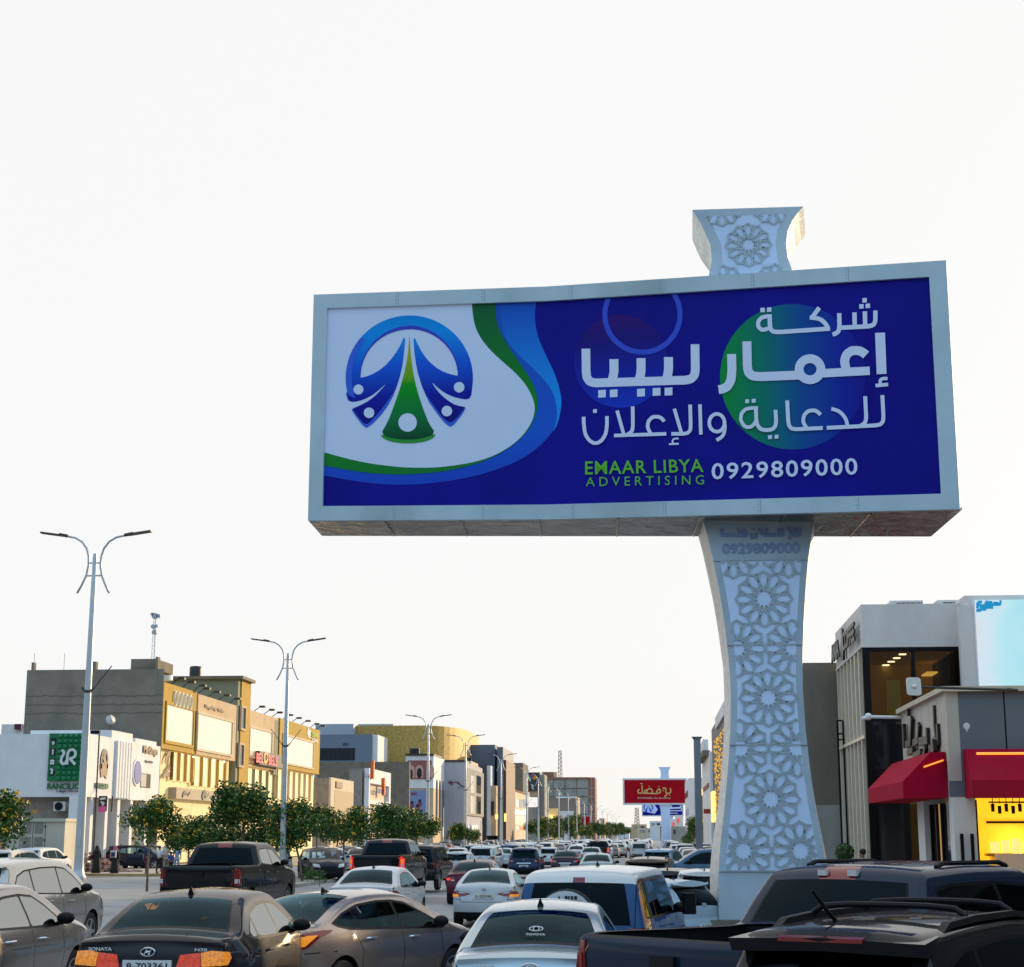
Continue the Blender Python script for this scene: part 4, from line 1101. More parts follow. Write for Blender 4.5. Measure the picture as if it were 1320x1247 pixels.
def sedan_decals(mats=RED3, style=0):
    g = gaps('rear', [(.79, 1.02), (.70, .93), (.63, .76), (.60, .66)], [(.62, .72), (.90, .735)]) + gaps('rear', [(-.60, .655), (.60, .655)], both=False) + gaps('top', [(.74, -1.72), (.80, -2.05), (.80, -2.2)])
    if style == 0:      # wide two-part lamp, amber outside
        L = [('corner', 1, [(-1.27, .785), (-1.02, .80), (-.94, .865), (-.97, .925), (-1.18, .945), (-1.27, .925)], .006), ('corner', 0, [(-1.48, .775), (-1.276, .782), (-1.276, .925), (-1.44, .905)], .006)]
    elif style == 1:    # long red wedge with a clear bar and amber tip
        L = [('rear', 0, [(.34, .86), (.52, .80), (.86, .775), (.89, .85), (.86, .93), (.70, .93), (.48, .895)], .005), ('rear', 2, [(.46, .862), (.66, .875), (.66, .905), (.54, .893)], .014), ('rear', 1, [(.66, .785), (.85, .782), (.875, .84), (.68, .85)], .014), ('side', 0, [(-2.35, .80), (-2.08, .88), (-2.10, .92), (-2.35, .93)], .005)]
    else:               # compact lamp
        L = [('rear', 0, [(.50, .80), (.85, .80), (.88, .90), (.84, .955), (.56, .94)], .005), ('rear', 2, [(.53, .815), (.64, .815), (.66, .86), (.55, .86)], .014), ('rear', 1, [(.68, .84), (.84, .84), (.86, .90), (.69, .91)], .014), ('side', 0, [(-2.34, .82), (-2.14, .86), (-2.15, .93), (-2.34, .94)], .005)]
    d = tail_decals(L, mats, g, [[(-.80, .30), (.80, .30), (.86, .40), (-.86, .40)]], [[(-.36, .735), (.36, .735), (.36, .765), (-.36, .765)]])
    d.update(front_decals(.62, .80, .86, .46)); return d
def fast_decals(mats):
    L = [('corner', 0, [(-1.36, .90), (-1.20, .82), (-1.02, .79), (-.88, .82), (-.72, .93), (-.55, .985), (-.50, 1.02), (-.66, 1.025), (-.85, 1.0), (-1.02, .985), (-1.20, .945)], .006), ('corner', 1, [(-1.22, .875), (-1.06, .825), (-.92, .845), (-.80, .925), (-.74, .965), (-.88, .965), (-1.04, .945), (-1.16, .91)], .016)]
    g = gaps('rear', [(.74, 1.03), (.66, .96), (.58, .70)], [(.6, .74), (.88, .76)]) + gaps('rear', [(-.58, .70), (.58, .70)], both=False)
    d = tail_decals(L, mats, g, [[(-.78, .28), (.78, .28), (.84, .42), (-.84, .42)]]); d.update(front_decals(.58, .78, .82, .42)); return d
def suv_decals(mats=RED3, k=0):
    if k == 0: L = [('rear', 0, [(.50, .94), (.90, .90), (.925, 1.0), (.90, 1.08), (.66, 1.05)], .005), ('rear', 2, [(.60, .955), (.72, .945), (.74, .985), (.64, .99)], .014), ('side', 0, [(-2.3, .90), (-2.05, .94), (-1.98, 1.04), (-2.3, 1.08)], .005)]
    else: L = [('rear', 0, [(.70, .86), (.91, .86), (.90, 1.18), (.80, 1.20), (.72, 1.05)], .005), ('rear', 2, [(.74, .90), (.88, .90), (.88, .96), (.76, .96)], .014), ('side', 0, [(-2.3, .86), (-2.10, .9), (-2.08, 1.16), (-2.3, 1.18)], .005)]
    g = gaps('rear', [(.74, 1.12), (.72, .9), (.66, .70)]) + gaps('rear', [(-.66, .695), (.66, .695)], both=False)
    d = tail_decals(L, mats, g, [[(-.84, .40), (.84, .40), (.90, .56), (-.90, .56)]], [[(-.40, .835), (.40, .835), (.40, .87), (-.40, .87)]]); d.update(front_decals(.74, .93, .88, .56)); return d
def hatch_decals(mats=RED3):
    L = [('rear', 0, [(.62, .80), (.82, .80), (.83, .98), (.74, 1.03), (.64, .95)], .005), ('rear', 2, [(.66, .83), (.78, .83), (.78, .87), (.66, .87)], .014), ('side', 0, [(-2.0, .82), (-1.83, .86), (-1.82, .98), (-2.0, 1.0)], .005)]
    g = gaps('rear', [(.66, 1.0), (.62, .66)]) + gaps('rear', [(-.62, .655), (.62, .655)], both=False)
    d = tail_decals(L, mats, g, [[(-.76, .34), (.76, .34), (.80, .44), (-.80, .44)]]); d.update(front_decals(.64, .82, .80, .48)); return d
def boxy_decals(mats=RED3):
    L = [('rear', 0, [(.78, .93), (.905, .93), (.90, 1.12), (.78, 1.12)], .006), ('rear', 2, [(.79, .94), (.90, .94), (.90, .99), (.79, .99)], .015), ('side', 0, [(-2.3, .93), (-2.16, .93), (-2.16, 1.12), (-2.3, 1.12)], .006)]
    g = gaps('rear', [(.76, 1.74), (.75, 1.2), (.72, .82)])
    d = tail_decals(L, mats, g, [[(-.88, .50), (.88, .50), (.90, .78), (-.90, .78)]]); d.update(front_decals(.86, 1.06, .86, .62)); return d
def pickup_decals(mats=RED3):
    L = [('rear', 0, [(.865, .93), (.985, .93), (.97, 1.34), (.865, 1.36)], .006), ('rear', 2, [(.885, 1.0), (.97, 1.0), (.965, 1.10), (.885, 1.10)], .015), ('rear', 1, [(.885, 1.12), (.965, 1.12), (.96, 1.26), (.885, 1.26)], .015), ('side', 0, [(-2.84, .93), (-2.72, .95), (-2.70, 1.33), (-2.84, 1.36)], .006)]
    g = gaps('rear', [(.85, 1.40), (.845, .80)])
    d = tail_decals(L, mats, g); d.update(front_decals(.98, 1.16, .95, .74)); return d
def std_top(sp):
    """class of a top-skin cell: glass with a black border, lamps, bumpers"""
    gl = sp.get('gl', .91)
    def f(tg, t, u):
        if tg == 'rglass':
            b = sp.get('rb', (.06, .96))
            if u < gl - .03 and b[0] < t < b[1]: return 'rear_window'
            if u < gl: return 'window_trim'
            return sp.get('pillar_cls', 'body')
        if tg == 'wshield':
            if u < gl - .03 and .06 < t < .95: return 'windshield'
            if u < gl: return 'window_trim'
            return 'body'
        if tg in ('bump', 'bumpf') and (t < sp.get('bl', .35) if tg == 'bump' else t > .6): return 'lower_bumper'
        if tg == 'roof' and 'roofcls' in sp: return sp['roofcls']
        if tg == 'lip' and sp.get('lipcls'):
            return sp['lipcls'](t, u)
        if tg == 'gate' and sp.get('gatecls'): return sp['gatecls'](t, u)
        if tg == 'bedtop': return None if u < .90 and .03 < t else 'bed_rail'
        return 'body'
    return f
def windows_from(dlo, cuts, ins=.028, gap=.055):
    """split one daylight opening into panes at the given pillars"""
    base = inset(dlo, ins); out_ = []; ys = sorted(cuts); edges = [-9] + ys + [9]
    for a, b in zip(edges, edges[1:]):
        p = base
        if a > -9: p = clip_half(p, 0, a + gap / 2, False)
        if b < 9: p = clip_half(p, 0, b - gap / 2, True)
        if len(p) > 2: out_.append(round_poly(p, .035, 3))
    return out_
def base_sedan(**k):
    sp = dict(W=.915, H=1.48, zb=.26, wr=.325, axf=(1.42, .325), axr=(-1.36, .325), start=(-2.24, .24),
        segs=[('bump', [(-2.37, .36), (-2.41, .56), (-2.38, .70)]), ('trunk', [(-2.345, .75), (-2.32, .90), (-2.30, .985)]), ('lip', [(-2.305, 1.025), (-2.275, 1.045)]),
              ('deck', [(-2.0, 1.068), (-1.72, 1.085)]), ('rglass', [(-1.35, 1.255), (-.95, 1.405)]), ('roof', [(-.62, 1.462), (0, 1.482), (.38, 1.455)]),
              ('wshield', [(.85, 1.275), (1.22, 1.07)]), ('hood', [(1.6, 1.0), (2.1, .87)]), ('nose', [(2.33, .74), (2.41, .56)]), ('bumpf', [(2.37, .36), (2.24, .24)])],
        zprof=[(.2, .93), (.36, .975), (.55, .995), (.70, 1.0), (.83, .988), (.97, .955), (1.02, .925), (1.10, .885), (1.47, .665)], yr=-1.2, yf=1.2, kr=.13, kf=.2,
        r=dict(bump=.11, trunk=.07, lip=.04, deck=.055, rglass=.055, roof=.085, wshield=.055, hood=.08, nose=.12, bumpf=.14), c=dict(bump=.09, trunk=.07, lip=.07, deck=.05, rglass=.06, roof=.035, wshield=.08, hood=.07, nose=.16, bumpf=.16),
        fine=('trunk', 'nose'), mirror=(.80, 1.0), handles=[(-.72, .86), (.28, .85)], seats=(.05, -.80), seatz=.62, dash=.95, mirrory=.55, mirrorz=1.28,
        dlo=[(-1.40, 1.035), (-1.28, 1.12), (-.92, 1.29), (-.5, 1.36), (0, 1.378), (.36, 1.35), (.62, 1.24), (1.02, 1.0), (1.0, .965), (0, .975), (-1.2, 1.0)], cuts=(-1.0, -.02),
        seams=[[(-.02, .955), (-.02, .34)], [(.93, .94), (.95, .60), (.88, .34)], [(-1.02, .97), (-.93, .75), (-.96, .55)], [(-.8, .335), (.86, .335)], [(1.25, .99), (2.05, .82)]],
        decals=sedan_decals(),
        plate=(.62, .52, .115, '8-702261'), antenna=(-.72, 1.475), badges=[])
    sp.update(k); return done(sp)
def done(sp):
    sp['top'] = std_top(sp); sp['windows'] = windows_from(sp['dlo'], sp['cuts']); return sp
def lod_of(fn, **k): return fn(res=.17, grid=.2, seams=[], U=[0, .3, .6, .85, .91, 1.0], **k)
def fast_sedan(**k):
    d = dict(W=.89, H=1.44, wr=.325, axf=(1.36, .325), axr=(-1.34, .325),
        segs=[('bump', [(-2.22, .36), (-2.27, .58), (-2.24, .74)]), ('trunk', [(-2.215, .80), (-2.19, .93), (-2.17, 1.0)]), ('lip', [(-2.12, 1.055)]),
              ('deck', [(-1.95, 1.075), (-1.74, 1.09)]), ('rglass', [(-1.25, 1.27), (-.72, 1.40)]), ('roof', [(-.4, 1.432), (0, 1.44), (.36, 1.415)]),
              ('wshield', [(.85, 1.24), (1.32, 1.02)]), ('hood', [(1.7, .94), (2.05, .82)]), ('nose', [(2.22, .70), (2.28, .54)]), ('bumpf', [(2.24, .36), (2.12, .24)])], start=(-2.1, .24),
        dlo=[(-1.52, 1.10), (-1.2, 1.22), (-.78, 1.315), (-.3, 1.35), (.05, 1.348), (.34, 1.31), (.75, 1.14), (1.12, .97), (1.08, .935), (0, .965), (-1.15, 1.0), (-1.42, 1.05)], cuts=(.03,),
        seams=[[(.03, .945), (.05, .60), (.0, .33)], [(1.0, .92), (1.03, .6), (.93, .33)], [(-1.1, .98), (-.92, .75), (-.93, .52)], [(-.75, .325), (.92, .325)]],
        decals=fast_decals([lamp_red,lamp_yellow]),
        antenna=(-.55, 1.435), handles=[(-.72, .885), (.30, .86)], zprof=[(.2, .93), (.36, .975), (.55, .99), (.72, 1.0), (.86, .985), (.97, .955), (1.02, .925), (1.10, .88), (1.44, .64)], mirror=(.86, .98), plate=(.66, .52, .115, '5-118840'), plate_out=.12)
    d.update(k); return base_sedan(**d)
def base_suv(**k):
    sp = dict(W=.94, H=1.70, zb=.32, wr=.36, axf=(1.36, .36), axr=(-1.34, .36), start=(-2.08, .30),
        segs=[('bump', [(-2.26, .42), (-2.31, .62), (-2.27, .76)]), ('gate', [(-2.24, .82), (-2.215, 1.0), (-2.20, 1.10)]), ('rglass', [(-2.08, 1.34), (-1.96, 1.54)]), ('lip', [(-2.05, 1.585), (-2.0, 1.63)]),
              ('roof', [(-1.6, 1.665), (-.8, 1.695), (0, 1.695), (.42, 1.655)]), ('wshield', [(.92, 1.42), (1.34, 1.15)]), ('hood', [(1.75, 1.08), (2.08, .97)]), ('nose', [(2.27, .82), (2.31, .64)]), ('bumpf', [(2.26, .42), (2.1, .30)])],
        zprof=[(.25, .93), (.45, .98), (.65, 1.0), (.85, .995), (1.05, .965), (1.12, .935), (1.2, .90), (1.69, .715)], yr=-1.3, yf=1.2, kr=.12, kf=.17,
        r=dict(bump=.12, gate=.10, rglass=.07, lip=.05, roof=.09, wshield=.055, hood=.08, nose=.12, bumpf=.14), c=dict(bump=.10, gate=.09, rglass=.08, lip=.06, roof=.035, wshield=.08, hood=.06, nose=.13, bumpf=.13),
        fine=('gate', 'nose'), gl=.93, mirror=(.86, 1.12), handles=[(-.66, .98), (.32, .96)], seats=(.05, -.85), seatz=.76, dash=1.0, mirrory=.6, mirrorz=1.48,
        dlo=[(-1.92, 1.24), (-1.72, 1.45), (-1.4, 1.535), (-.7, 1.575), (0, 1.578), (.38, 1.545), (.7, 1.40), (1.12, 1.12), (1.1, 1.07), (0, 1.08), (-1.2, 1.12), (-1.8, 1.19)], cuts=(-1.18, -.02),
        seams=[[(-.02, 1.06), (-.02, .42)], [(.98, 1.05), (1.0, .7), (.92, .42)], [(-1.1, 1.1), (-.92, .85), (-.95, .62)], [(-.7, .41), (.9, .41)]],
        decals=suv_decals(),
        plate=(.70, .52, .115, '5-704418'), antenna=(-1.3, 1.69), bl=.45, badges=[('@O', 0, 1.04, .07, .045, .10)])
    sp.update(k); return done(sp)
def base_hatch(**k):
    d = dict(W=.86, H=1.50, zb=.26, wr=.31, axf=(1.25, .31), axr=(-1.25, .31), start=(-1.85, .25),
        segs=[('bump', [(-1.98, .38), (-2.03, .58), (-2.0, .72)]), ('gate', [(-1.97, .78), (-1.95, .92), (-1.93, 1.0)]), ('rglass', [(-1.80, 1.2), (-1.62, 1.38)]), ('lip', [(-1.72, 1.42), (-1.6, 1.45)]),
              ('roof', [(-1.2, 1.478), (-.5, 1.50), (0, 1.495), (.35, 1.46)]), ('wshield', [(.85, 1.25), (1.25, 1.02)]), ('hood', [(1.6, .93), (1.85, .83)]), ('nose', [(1.98, .72), (2.02, .56)]), ('bumpf', [(1.98, .38), (1.85, .25)])],
        zprof=[(.2, .93), (.4, .98), (.6, 1.0), (.78, .99), (.95, .955), (1.03, .92), (1.10, .885), (1.50, .68)], yr=-1.1, yf=1.0,
        dlo=[(-1.62, 1.12), (-1.45, 1.28), (-1.1, 1.355), (-.5, 1.39), (0, 1.385), (.32, 1.355), (.65, 1.2), (1.0, .99), (.98, .95), (0, .96), (-1.3, 1.02), (-1.55, 1.06)], cuts=(-1.0, -.02), mirror=(.78, .98), handles=[(-.62, .86), (.3, .85)], seatz=.62, mirrorz=1.3,
        seams=[[(-.02, .945), (-.02, .34)], [(.9, .94), (.93, .6), (.85, .34)]],
        decals=hatch_decals(), antenna=(-1.2, 1.48), plate=(.64, .52, .115, '5-221906'), bl=.3)
    d.update(k); return base_suv(**d)
def boxy_suv(**k):
    d = dict(W=.93, H=1.86, zb=.45, wr=.40, axf=(1.42, .40), axr=(-1.38, .40), start=(-2.12, .42),
        segs=[('bump', [(-2.28, .50), (-2.32, .64), (-2.27, .78)]), ('gate', [(-2.24, .82), (-2.22, 1.05), (-2.21, 1.15)]), ('rglass', [(-2.17, 1.42), (-2.12, 1.68)]), ('lip', [(-2.09, 1.74), (-2.04, 1.79)]),
              ('roof', [(-1.85, 1.825), (-1, 1.85), (0, 1.85), (.38, 1.82)]), ('wshield', [(.75, 1.54), (1.0, 1.27)]), ('hood', [(1.6, 1.2), (2.1, 1.12)]), ('nose', [(2.27, 1.0), (2.30, .7)]), ('bumpf', [(2.27, .5), (2.1, .42)])],
        zprof=[(.35, .94), (.6, .99), (.85, 1.0), (1.1, .985), (1.2, .955), (1.25, .945), (1.85, .80)], kr=.07, kf=.10,
        dlo=[(-1.95, 1.27), (-1.9, 1.66), (-1.7, 1.72), (-.7, 1.735), (0, 1.735), (.32, 1.70), (.6, 1.5), (.82, 1.24), (.8, 1.2), (-1.9, 1.22)], cuts=(-1.15, -.05), mirror=(.62, 1.22), handles=[(-.68, 1.08), (.22, 1.06)], seatz=.92, mirrorz=1.66, dash=.75,
        seams=[[(-.05, 1.18), (-.05, .52)], [(.82, 1.18), (.85, .8), (.8, .52)], [(-1.05, 1.2), (-.95, .85)]],
        decals=boxy_decals(), antenna=None, plate=(.66, .5, .115, '5-63071'), r=dict(bump=.10, gate=.07, rglass=.06, lip=.07, roof=.10, wshield=.05, hood=.07, nose=.1, bumpf=.1), c=dict(bump=.05, gate=.05, rglass=.04, lip=.03, roof=.03, wshield=.05, hood=.04, nose=.06, bumpf=.06))
    d.update(k); return base_suv(**d)
def pickup(**k):
    d = dict(W=1.0, H=1.94, zb=.52, wr=.42, axf=(1.85, .42), axr=(-1.72, .42), start=(-2.68, .50),
        segs=[('bump', [(-2.86, .54), (-2.90, .66), (-2.87, .74)]), ('gate', [(-2.83, .78), (-2.82, 1.1), (-2.82, 1.30), (-2.81, 1.385)]), ('bedtop', [(-2.77, 1.405), (-1.9, 1.41), (-1.02, 1.415)]), ('back', [(-.95, 1.43)]),
              ('rglass', [(-.86, 1.62), (-.76, 1.80)]), ('lip', [(-.72, 1.86), (-.66, 1.90)]), ('roof', [(-.4, 1.925), (.2, 1.94), (.72, 1.90)]), ('wshield', [(1.15, 1.63), (1.48, 1.37)]), ('hood', [(2.0, 1.31), (2.55, 1.22)]),
              ('nose', [(2.82, 1.10), (2.88, .78)]), ('bumpf', [(2.86, .58), (2.7, .5)])],
        zprof=[(.4, .95), (.62, .985), (.85, 1.0), (1.15, .992), (1.32, .97), (1.42, .95), (1.5, .92), (1.93, .745)], yr=-2.2, yf=1.9, kr=.05, kf=.10,
        r=dict(bump=.08, gate=.055, bedtop=.05, back=.05, rglass=.06, lip=.06, roof=.11, wshield=.055, hood=.09, nose=.12, bumpf=.1), c=dict(bump=.05, gate=.02, bedtop=.0, back=.03, rglass=.05, lip=.05, roof=.035, wshield=.08, hood=.05, nose=.10, bumpf=.10),
        fine=('gate', 'lip'), gl=.90, rb=(.02, .97), bl=.2,
        dlo=[(-.72, 1.46), (-.62, 1.76), (-.4, 1.80), (.2, 1.815), (.66, 1.78), (1.0, 1.58), (1.28, 1.37), (1.26, 1.33), (.3, 1.36), (-.6, 1.41)], cuts=(.22,), mirror=(1.02, 1.38), handles=[(-.42, 1.22), (.50, 1.20)], seats=(.42, -.42), seatz=.98, dash=1.1, mirrory=.9, mirrorz=1.72,
        seams=[[(-.93, 1.40), (-.93, .62)], [(.22, 1.34), (.22, .62)], [(1.2, 1.32), (1.24, .9), (1.15, .62)], [(-.62, 1.40), (-.60, .62)]],
        decals=pickup_decals(), antenna=None, plate=(.66, .5, .115, '5-90312'), plate_out=.04, badges=[], spokes=6, glass=dark_glass,
        extra=pickup_extra, lipcls=lambda t, u: ('high_brake_light', 0) if u < .2 and .1 < t < .9 else 'body')
    d.update(k); return base_suv(**d)
def pickup_extra(root, info, fin, sp):
    W_ = sp['W'] * .84; m_ = MB(); y0, y1, z0, z1 = -2.74, -1.0, .82, 1.405
    m_.add([(-W_, y0, z0), (W_, y0, z0), (W_, y1, z0), (-W_, y1, z0), (-W_, y0, z1), (W_, y0, z1), (W_, y1, z1), (-W_, y1, z1)], [(0, 1, 2, 3), (0, 4, 5, 1), (1, 5, 6, 2), (2, 6, 7, 3), (3, 7, 4, 0)])
    fin('b', m_, 'bed_liner', plastic_dark, False)
    m_ = MB(); m_.cbox((0, -2.865, 1.22), (.24, .03, .11), b=.0); fin('h', m_, 'tailgate_handle', plastic_dark, False)
# ------------------------------------------------------------------ traffic
def put(o, px, Y, hdg=0., L=4.7, dz=0.):
    x = at(px, 1078, Y).x; h = math.radians(hdg)
    c = Vector((x + math.sin(h) * L / 2, Y + math.cos(h) * L / 2, 0)); c.z = ground(c.x, c.y) + .014 + dz
    o.location = c; o.rotation_euler = (0, 0, -h); return o
def paint_tree(o, c):
    o.color = (*c, 1)
    for k in kids(o): paint_tree(k, c)
# --- nearest cars, one builder call each
brown_black, taupe, cream = (.011, .008, .010), (.26, .225, .20), (.52, .49, .44)
o = make_car(base_sedan(side_glass=film_glass, plate=(.795, .52, .115, '8-703361'), plate_out=.085, decals=sedan_decals([lamp_orange, lamp_yellow, lamp_clear]) | {'chrome_strip': (chrome, [])}, badges=[('@H', 0, .935, .075, .042, .085), ('SONATA', -.64, .945, .25, .035, .072), ('N20', .50, .945, .13, .03, .072)]),
             'dark brown sedan with amber lit tail lamps and a fin antenna, nearest on the left', brown_black); put(o, 199, 17.8, 0)
o = make_car(base_sedan(paint=metal_paint, side_glass=film_glass, decals=sedan_decals(), handles=[(-.72, .86), (.28, .85)], handle_mat=chrome), 'taupe sedan cut by the left edge, its door mirror beside the dark brown sedan', (.38, .33, .29)); put(o, -160, 17.7, 1.5)
o = make_car(base_suv(paint=metal_paint, side_glass=film_glass, glass=car_glass, decals=suv_decals()), 'cream silver crossover cut by the left edge behind the taupe sedan', cream); put(o, -50, 28, 3)
o = make_car(fast_sedan(paint=metal_paint, decals=fast_decals([lamp_red, lamp_lit]), handle_mat=chrome, mirror_mat=plastic_dark), 'bronze grey fastback sedan turned across the lane with a lit amber tail lamp', (.42, .345, .30)); put(o, 322, 21.5, 25, 4.5)
def glass_sticker(root, info, fin, sp):
    m_ = MB(); y0, z0 = -1.585, 1.15; up_ = Vector((0, .37, .16)).normalized()
    nrm_ = Vector((0, -.16, .37)).normalized(); o_ = Vector((-.10, y0, z0)) + nrm_ * .075
    text_on(m_, 'TOYOTA', o_, (.20, 0, 0), up_ * .045, .01)
    e = [o_ + Vector((.10 + .07 * math.cos(a), 0, 0)) + up_ * (.15 + .05 * math.sin(a)) for a in [2 * PI * k / 20 for k in range(21)]]
    m_.tube(e, .006, 5); m_.tube([o_ + Vector((.10 + .03 * math.cos(a), 0, 0)) + up_ * (.15 + .05 * math.sin(a)) for a in [2 * PI * k / 16 for k in range(17)]], .005, 5)
    fin('l', m_, 'window_sticker', plate_white, False)
o = make_car(base_sedan(W=.89, paint=metal_paint, decals=sedan_decals(style=2), badges=[('@H', 0, .945, .085, .05, .085), ('ACCENT', -.62, .95, .26, .035, .072)], extra=glass_sticker), 'grey green sedan with a white window sticker in the middle of the front row', (.42, .52, .57)); put(o, 683, 16.9, 0)
def fj_extra(root, info, fin, sp):
    m_ = MB(); c = (-.10, -2.36, 1.22)
    m_.lathe([(.36, .0), (.40, -.05), (.40, -.18), (.37, -.22)], c, 'Y', 28); sw = fin('w', m_, 'spare_wheel', dark_rubber)
    m_ = MB(); m_.lathe([(.385, -.16), (.375, -.225), (.30, -.245), (.01, -.25)], c, 'Y', 28); cv = fin('c', m_, 'wheel_cover', mat('wheel_cover_silver', (.55, .58, .60), .3, coat=.5), par=sw)
    m_ = MB()
    for k, (dx, w) in enumerate(((-.10, .05), (.0, .035), (.045, .02), (.08, .03), (.125, .035))):
        m_.prism([(c[0] + dx, c[1] - .25, 1.49), (c[0] + dx + w, c[1] - .25, 1.49), (c[0] + dx + w * (.5 if k == 0 else 1), c[1] - .25, 1.535), (c[0] + dx + w * (.4 if k == 0 else 0), c[1] - .25, 1.535)], (0, -.004, 0))
    fin('l', m_, 'lettering', black_letters, False, cv)
    for sg in (1, -1):
        m_ = MB(); m_.cbox((sg * 1.12, .60, 1.33), (.20, .14, .30), b=.04); fin('m', m_, 'mirror', plastic_dark, False)
o = make_car(boxy_suv(H=1.84, glass=dark_glass, roofcls='roof', gl=.89, rb=(.05, .985), lipcls=lambda t, u: ('high_brake_light', 0) if u < .14 and t < .4 else 'roof', extra=fj_extra, antenna=(-.6, 1.86)), 'blue boxy off-roader with a white roof and a silver spare wheel cover', (.02, .09, .24)); put(o, 742, 22.4, 8)
o = make_car(fast_sedan(W=.89, H=1.43, decals=sedan_decals([lamp_red, lamp_lit, lamp_clear], 1) | {'chrome_strip': (chrome, [])}, badges=[('@O', 0, .97, .055, .032, .07)], plate=(.80, .52, .115, '5-52390')), 'silver sedan with glowing amber tips on its tail lamps behind the blue off-roader', (.52, .56, .60)); put(o, 624, 44.5, 0, 4.5)
o = make_car(pickup(side_glass=film_glass), 'black crew cab pickup beside the lamp post on the left', (.004, .004, .005)); put(o, 257, 40, 2.5, 5.8, .06)
o = make_car(base_sedan(decals=sedan_decals(style=2)), 'pearl white sedan just behind the bronze grey fastback', (.60, .61, .63)); put(o, 465, 42, 3)
o = make_car(pickup(decals=pickup_decals([lamp_litred, lamp_lit, lamp_clear])), 'dark pickup with red and amber lamps lit ahead of the white sedan', (.006, .006, .008)); put(o, 485, 60, 1.5, 5.8, .22)
def spare_extra(root, info, fin, sp):
    m_ = MB(); m_.lathe([(.34, .02), (.38, -.03), (.38, -.15), (.34, -.2), (.01, -.21)], (-.30, -2.36, 1.05), 'Y', 24); fin('w', m_, 'spare_wheel', plastic_dark)
o = make_car(boxy_suv(H=1.84, glass=dark_glass, extra=spare_extra, decals=boxy_decals([lamp_red, lamp_litred, lamp_red])), 'black off-roader with a white number plate and rear spare wheel beside the dark pickup', (.014, .006, .009)); put(o, 535, 71, 3, 4.7, .1)
o = make_car(base_sedan(decals=sedan_decals([lamp_red, lamp_litred, lamp_clear], 2)), 'maroon sedan with round red lamps behind the silver sedan', (.10, .005, .018)); put(o, 606, 59, 0)
# crew cab pickup turning right, and the crossover in front of it
def cab_extra(root, info, fin, sp):
    pickup_extra(root, info, fin, sp)
    m_ = MB()
    for sg in (-1, 1): m_.box((sg * .155 - .045, -.80, 1.855), (sg * .155 + .045, -.74, 1.905))
    fin('l', m_, 'cargo_lamp', lamp_clear, False)
    for sg in (-1, 1):
        m_ = MB(); m_.tube([(sg * .66, -.35, 1.93), (sg * .66, -.25, 1.965), (sg * .66, .55, 1.965), (sg * .65, .68, 1.93)], .022, 6); fin('r', m_, 'roof_rail', plastic_dark)
o = make_car(pickup(W=1.02, extra=cab_extra, glass=dark_glass, lipcls=lambda t, u: ('high_brake_light', 0) if u < .30 and .05 < t < .95 else 'body'), 'dark blue pickup turning right with its open bed towards the camera', (.008, .019, .045)); put(o, 851, 13.6, 43, 6.3); o.scale = (1.05, 1.1, 1.0)
def suv_top(root, info, fin, sp):
    Sx = info['Sx']
    for sg in (-1, 1):
        m_ = MB(); x = sg * .60
        pts_ = [(x, -1.55, 1.655), (x, -1.42, 1.715), (x, -.9, 1.742), (x, 0, 1.745), (x * .99, .42, 1.71), (x * .98, .56, 1.655)]
        for a, b in zip(pts_, pts_[1:]):
            m_.add([(a[0] - .03, a[1], a[2]), (a[0] + .03, a[1], a[2]), (b[0] + .03, b[1], b[2]), (b[0] - .03, b[1], b[2]), (a[0] - .036, a[1], a[2] - .045), (a[0] + .036, a[1], a[2] - .045), (b[0] + .036, b[1], b[2] - .045), (b[0] - .036, b[1], b[2] - .045)],
                   [(0, 1, 2, 3), (0, 3, 7, 4), (1, 5, 6, 2), (4, 7, 6, 5), (0, 4, 5, 1), (3, 2, 6, 7)])
        fin('r', m_, 'roof_rail', plastic_dark, False)
    for y in (-.95, .05):
        m_ = MB(); m_.tube([(-.58, y, 1.735), (-.50, y, 1.785), (-.3, y + .01, 1.80), (0, y + .012, 1.803), (.3, y + .01, 1.80), (.50, y, 1.785), (.58, y, 1.735)], .024, 8); fin('c', m_, 'crossbar', plastic_dark)
    m_ = MB(); m_.lathe([(.055, 0), (.05, .02), (.02, .035)], (-.18, -1.45, 1.66), 'Z', 12); m_.tube([(-.18, -1.45, 1.69), (-.18, -1.62, 1.78), (-.18, -1.86, 1.93)], [.016, .015, .011], 6); fin('a', m_, 'antenna', plastic_dark)
    m_ = MB()
    top = [(-.66, -1.72, 1.635), (-.70, -2.12, 1.60), (0, -2.20, 1.625), (.70, -2.12, 1.60), (.66, -1.72, 1.635), (0, -1.72, 1.67)]
    bot = [(x, y + (.05 if y < -1.8 else 0), z - .09) for x, y, z in top]
    m_.add(top + bot, [(0, 1, 2, 5), (5, 2, 3, 4), (6, 11, 8, 7), (11, 10, 9, 8), (1, 7, 8, 2), (2, 8, 9, 3), (0, 6, 7, 1), (3, 9, 10, 4)])
    sp_ = fin('s', m_, 'spoiler', paint)
    m_ = MB(); m_.add([(-.30, -2.185, 1.595), (.30, -2.185, 1.595), (.30, -2.185, 1.622), (-.30, -2.185, 1.622), (-.30, -2.12, 1.60), (.30, -2.12, 1.60), (.30, -2.12, 1.635), (-.30, -2.12, 1.635)], [(0, 1, 2, 3), (3, 2, 6, 7), (0, 3, 7, 4), (1, 5, 6, 2)])
    fin('l', m_, 'high_brake_light', lamp_red, False, sp_)
o = make_car(base_suv(H=1.70, W=.90, antenna=None, extra=suv_top, glass=dark_glass), 'black crossover with roof rails, crossbars and a raked antenna, nearest on the right', (.003, .0035, .006)); put(o, 1032, 11.0, 29, 4.7); o.scale = (.97, .97, .94)
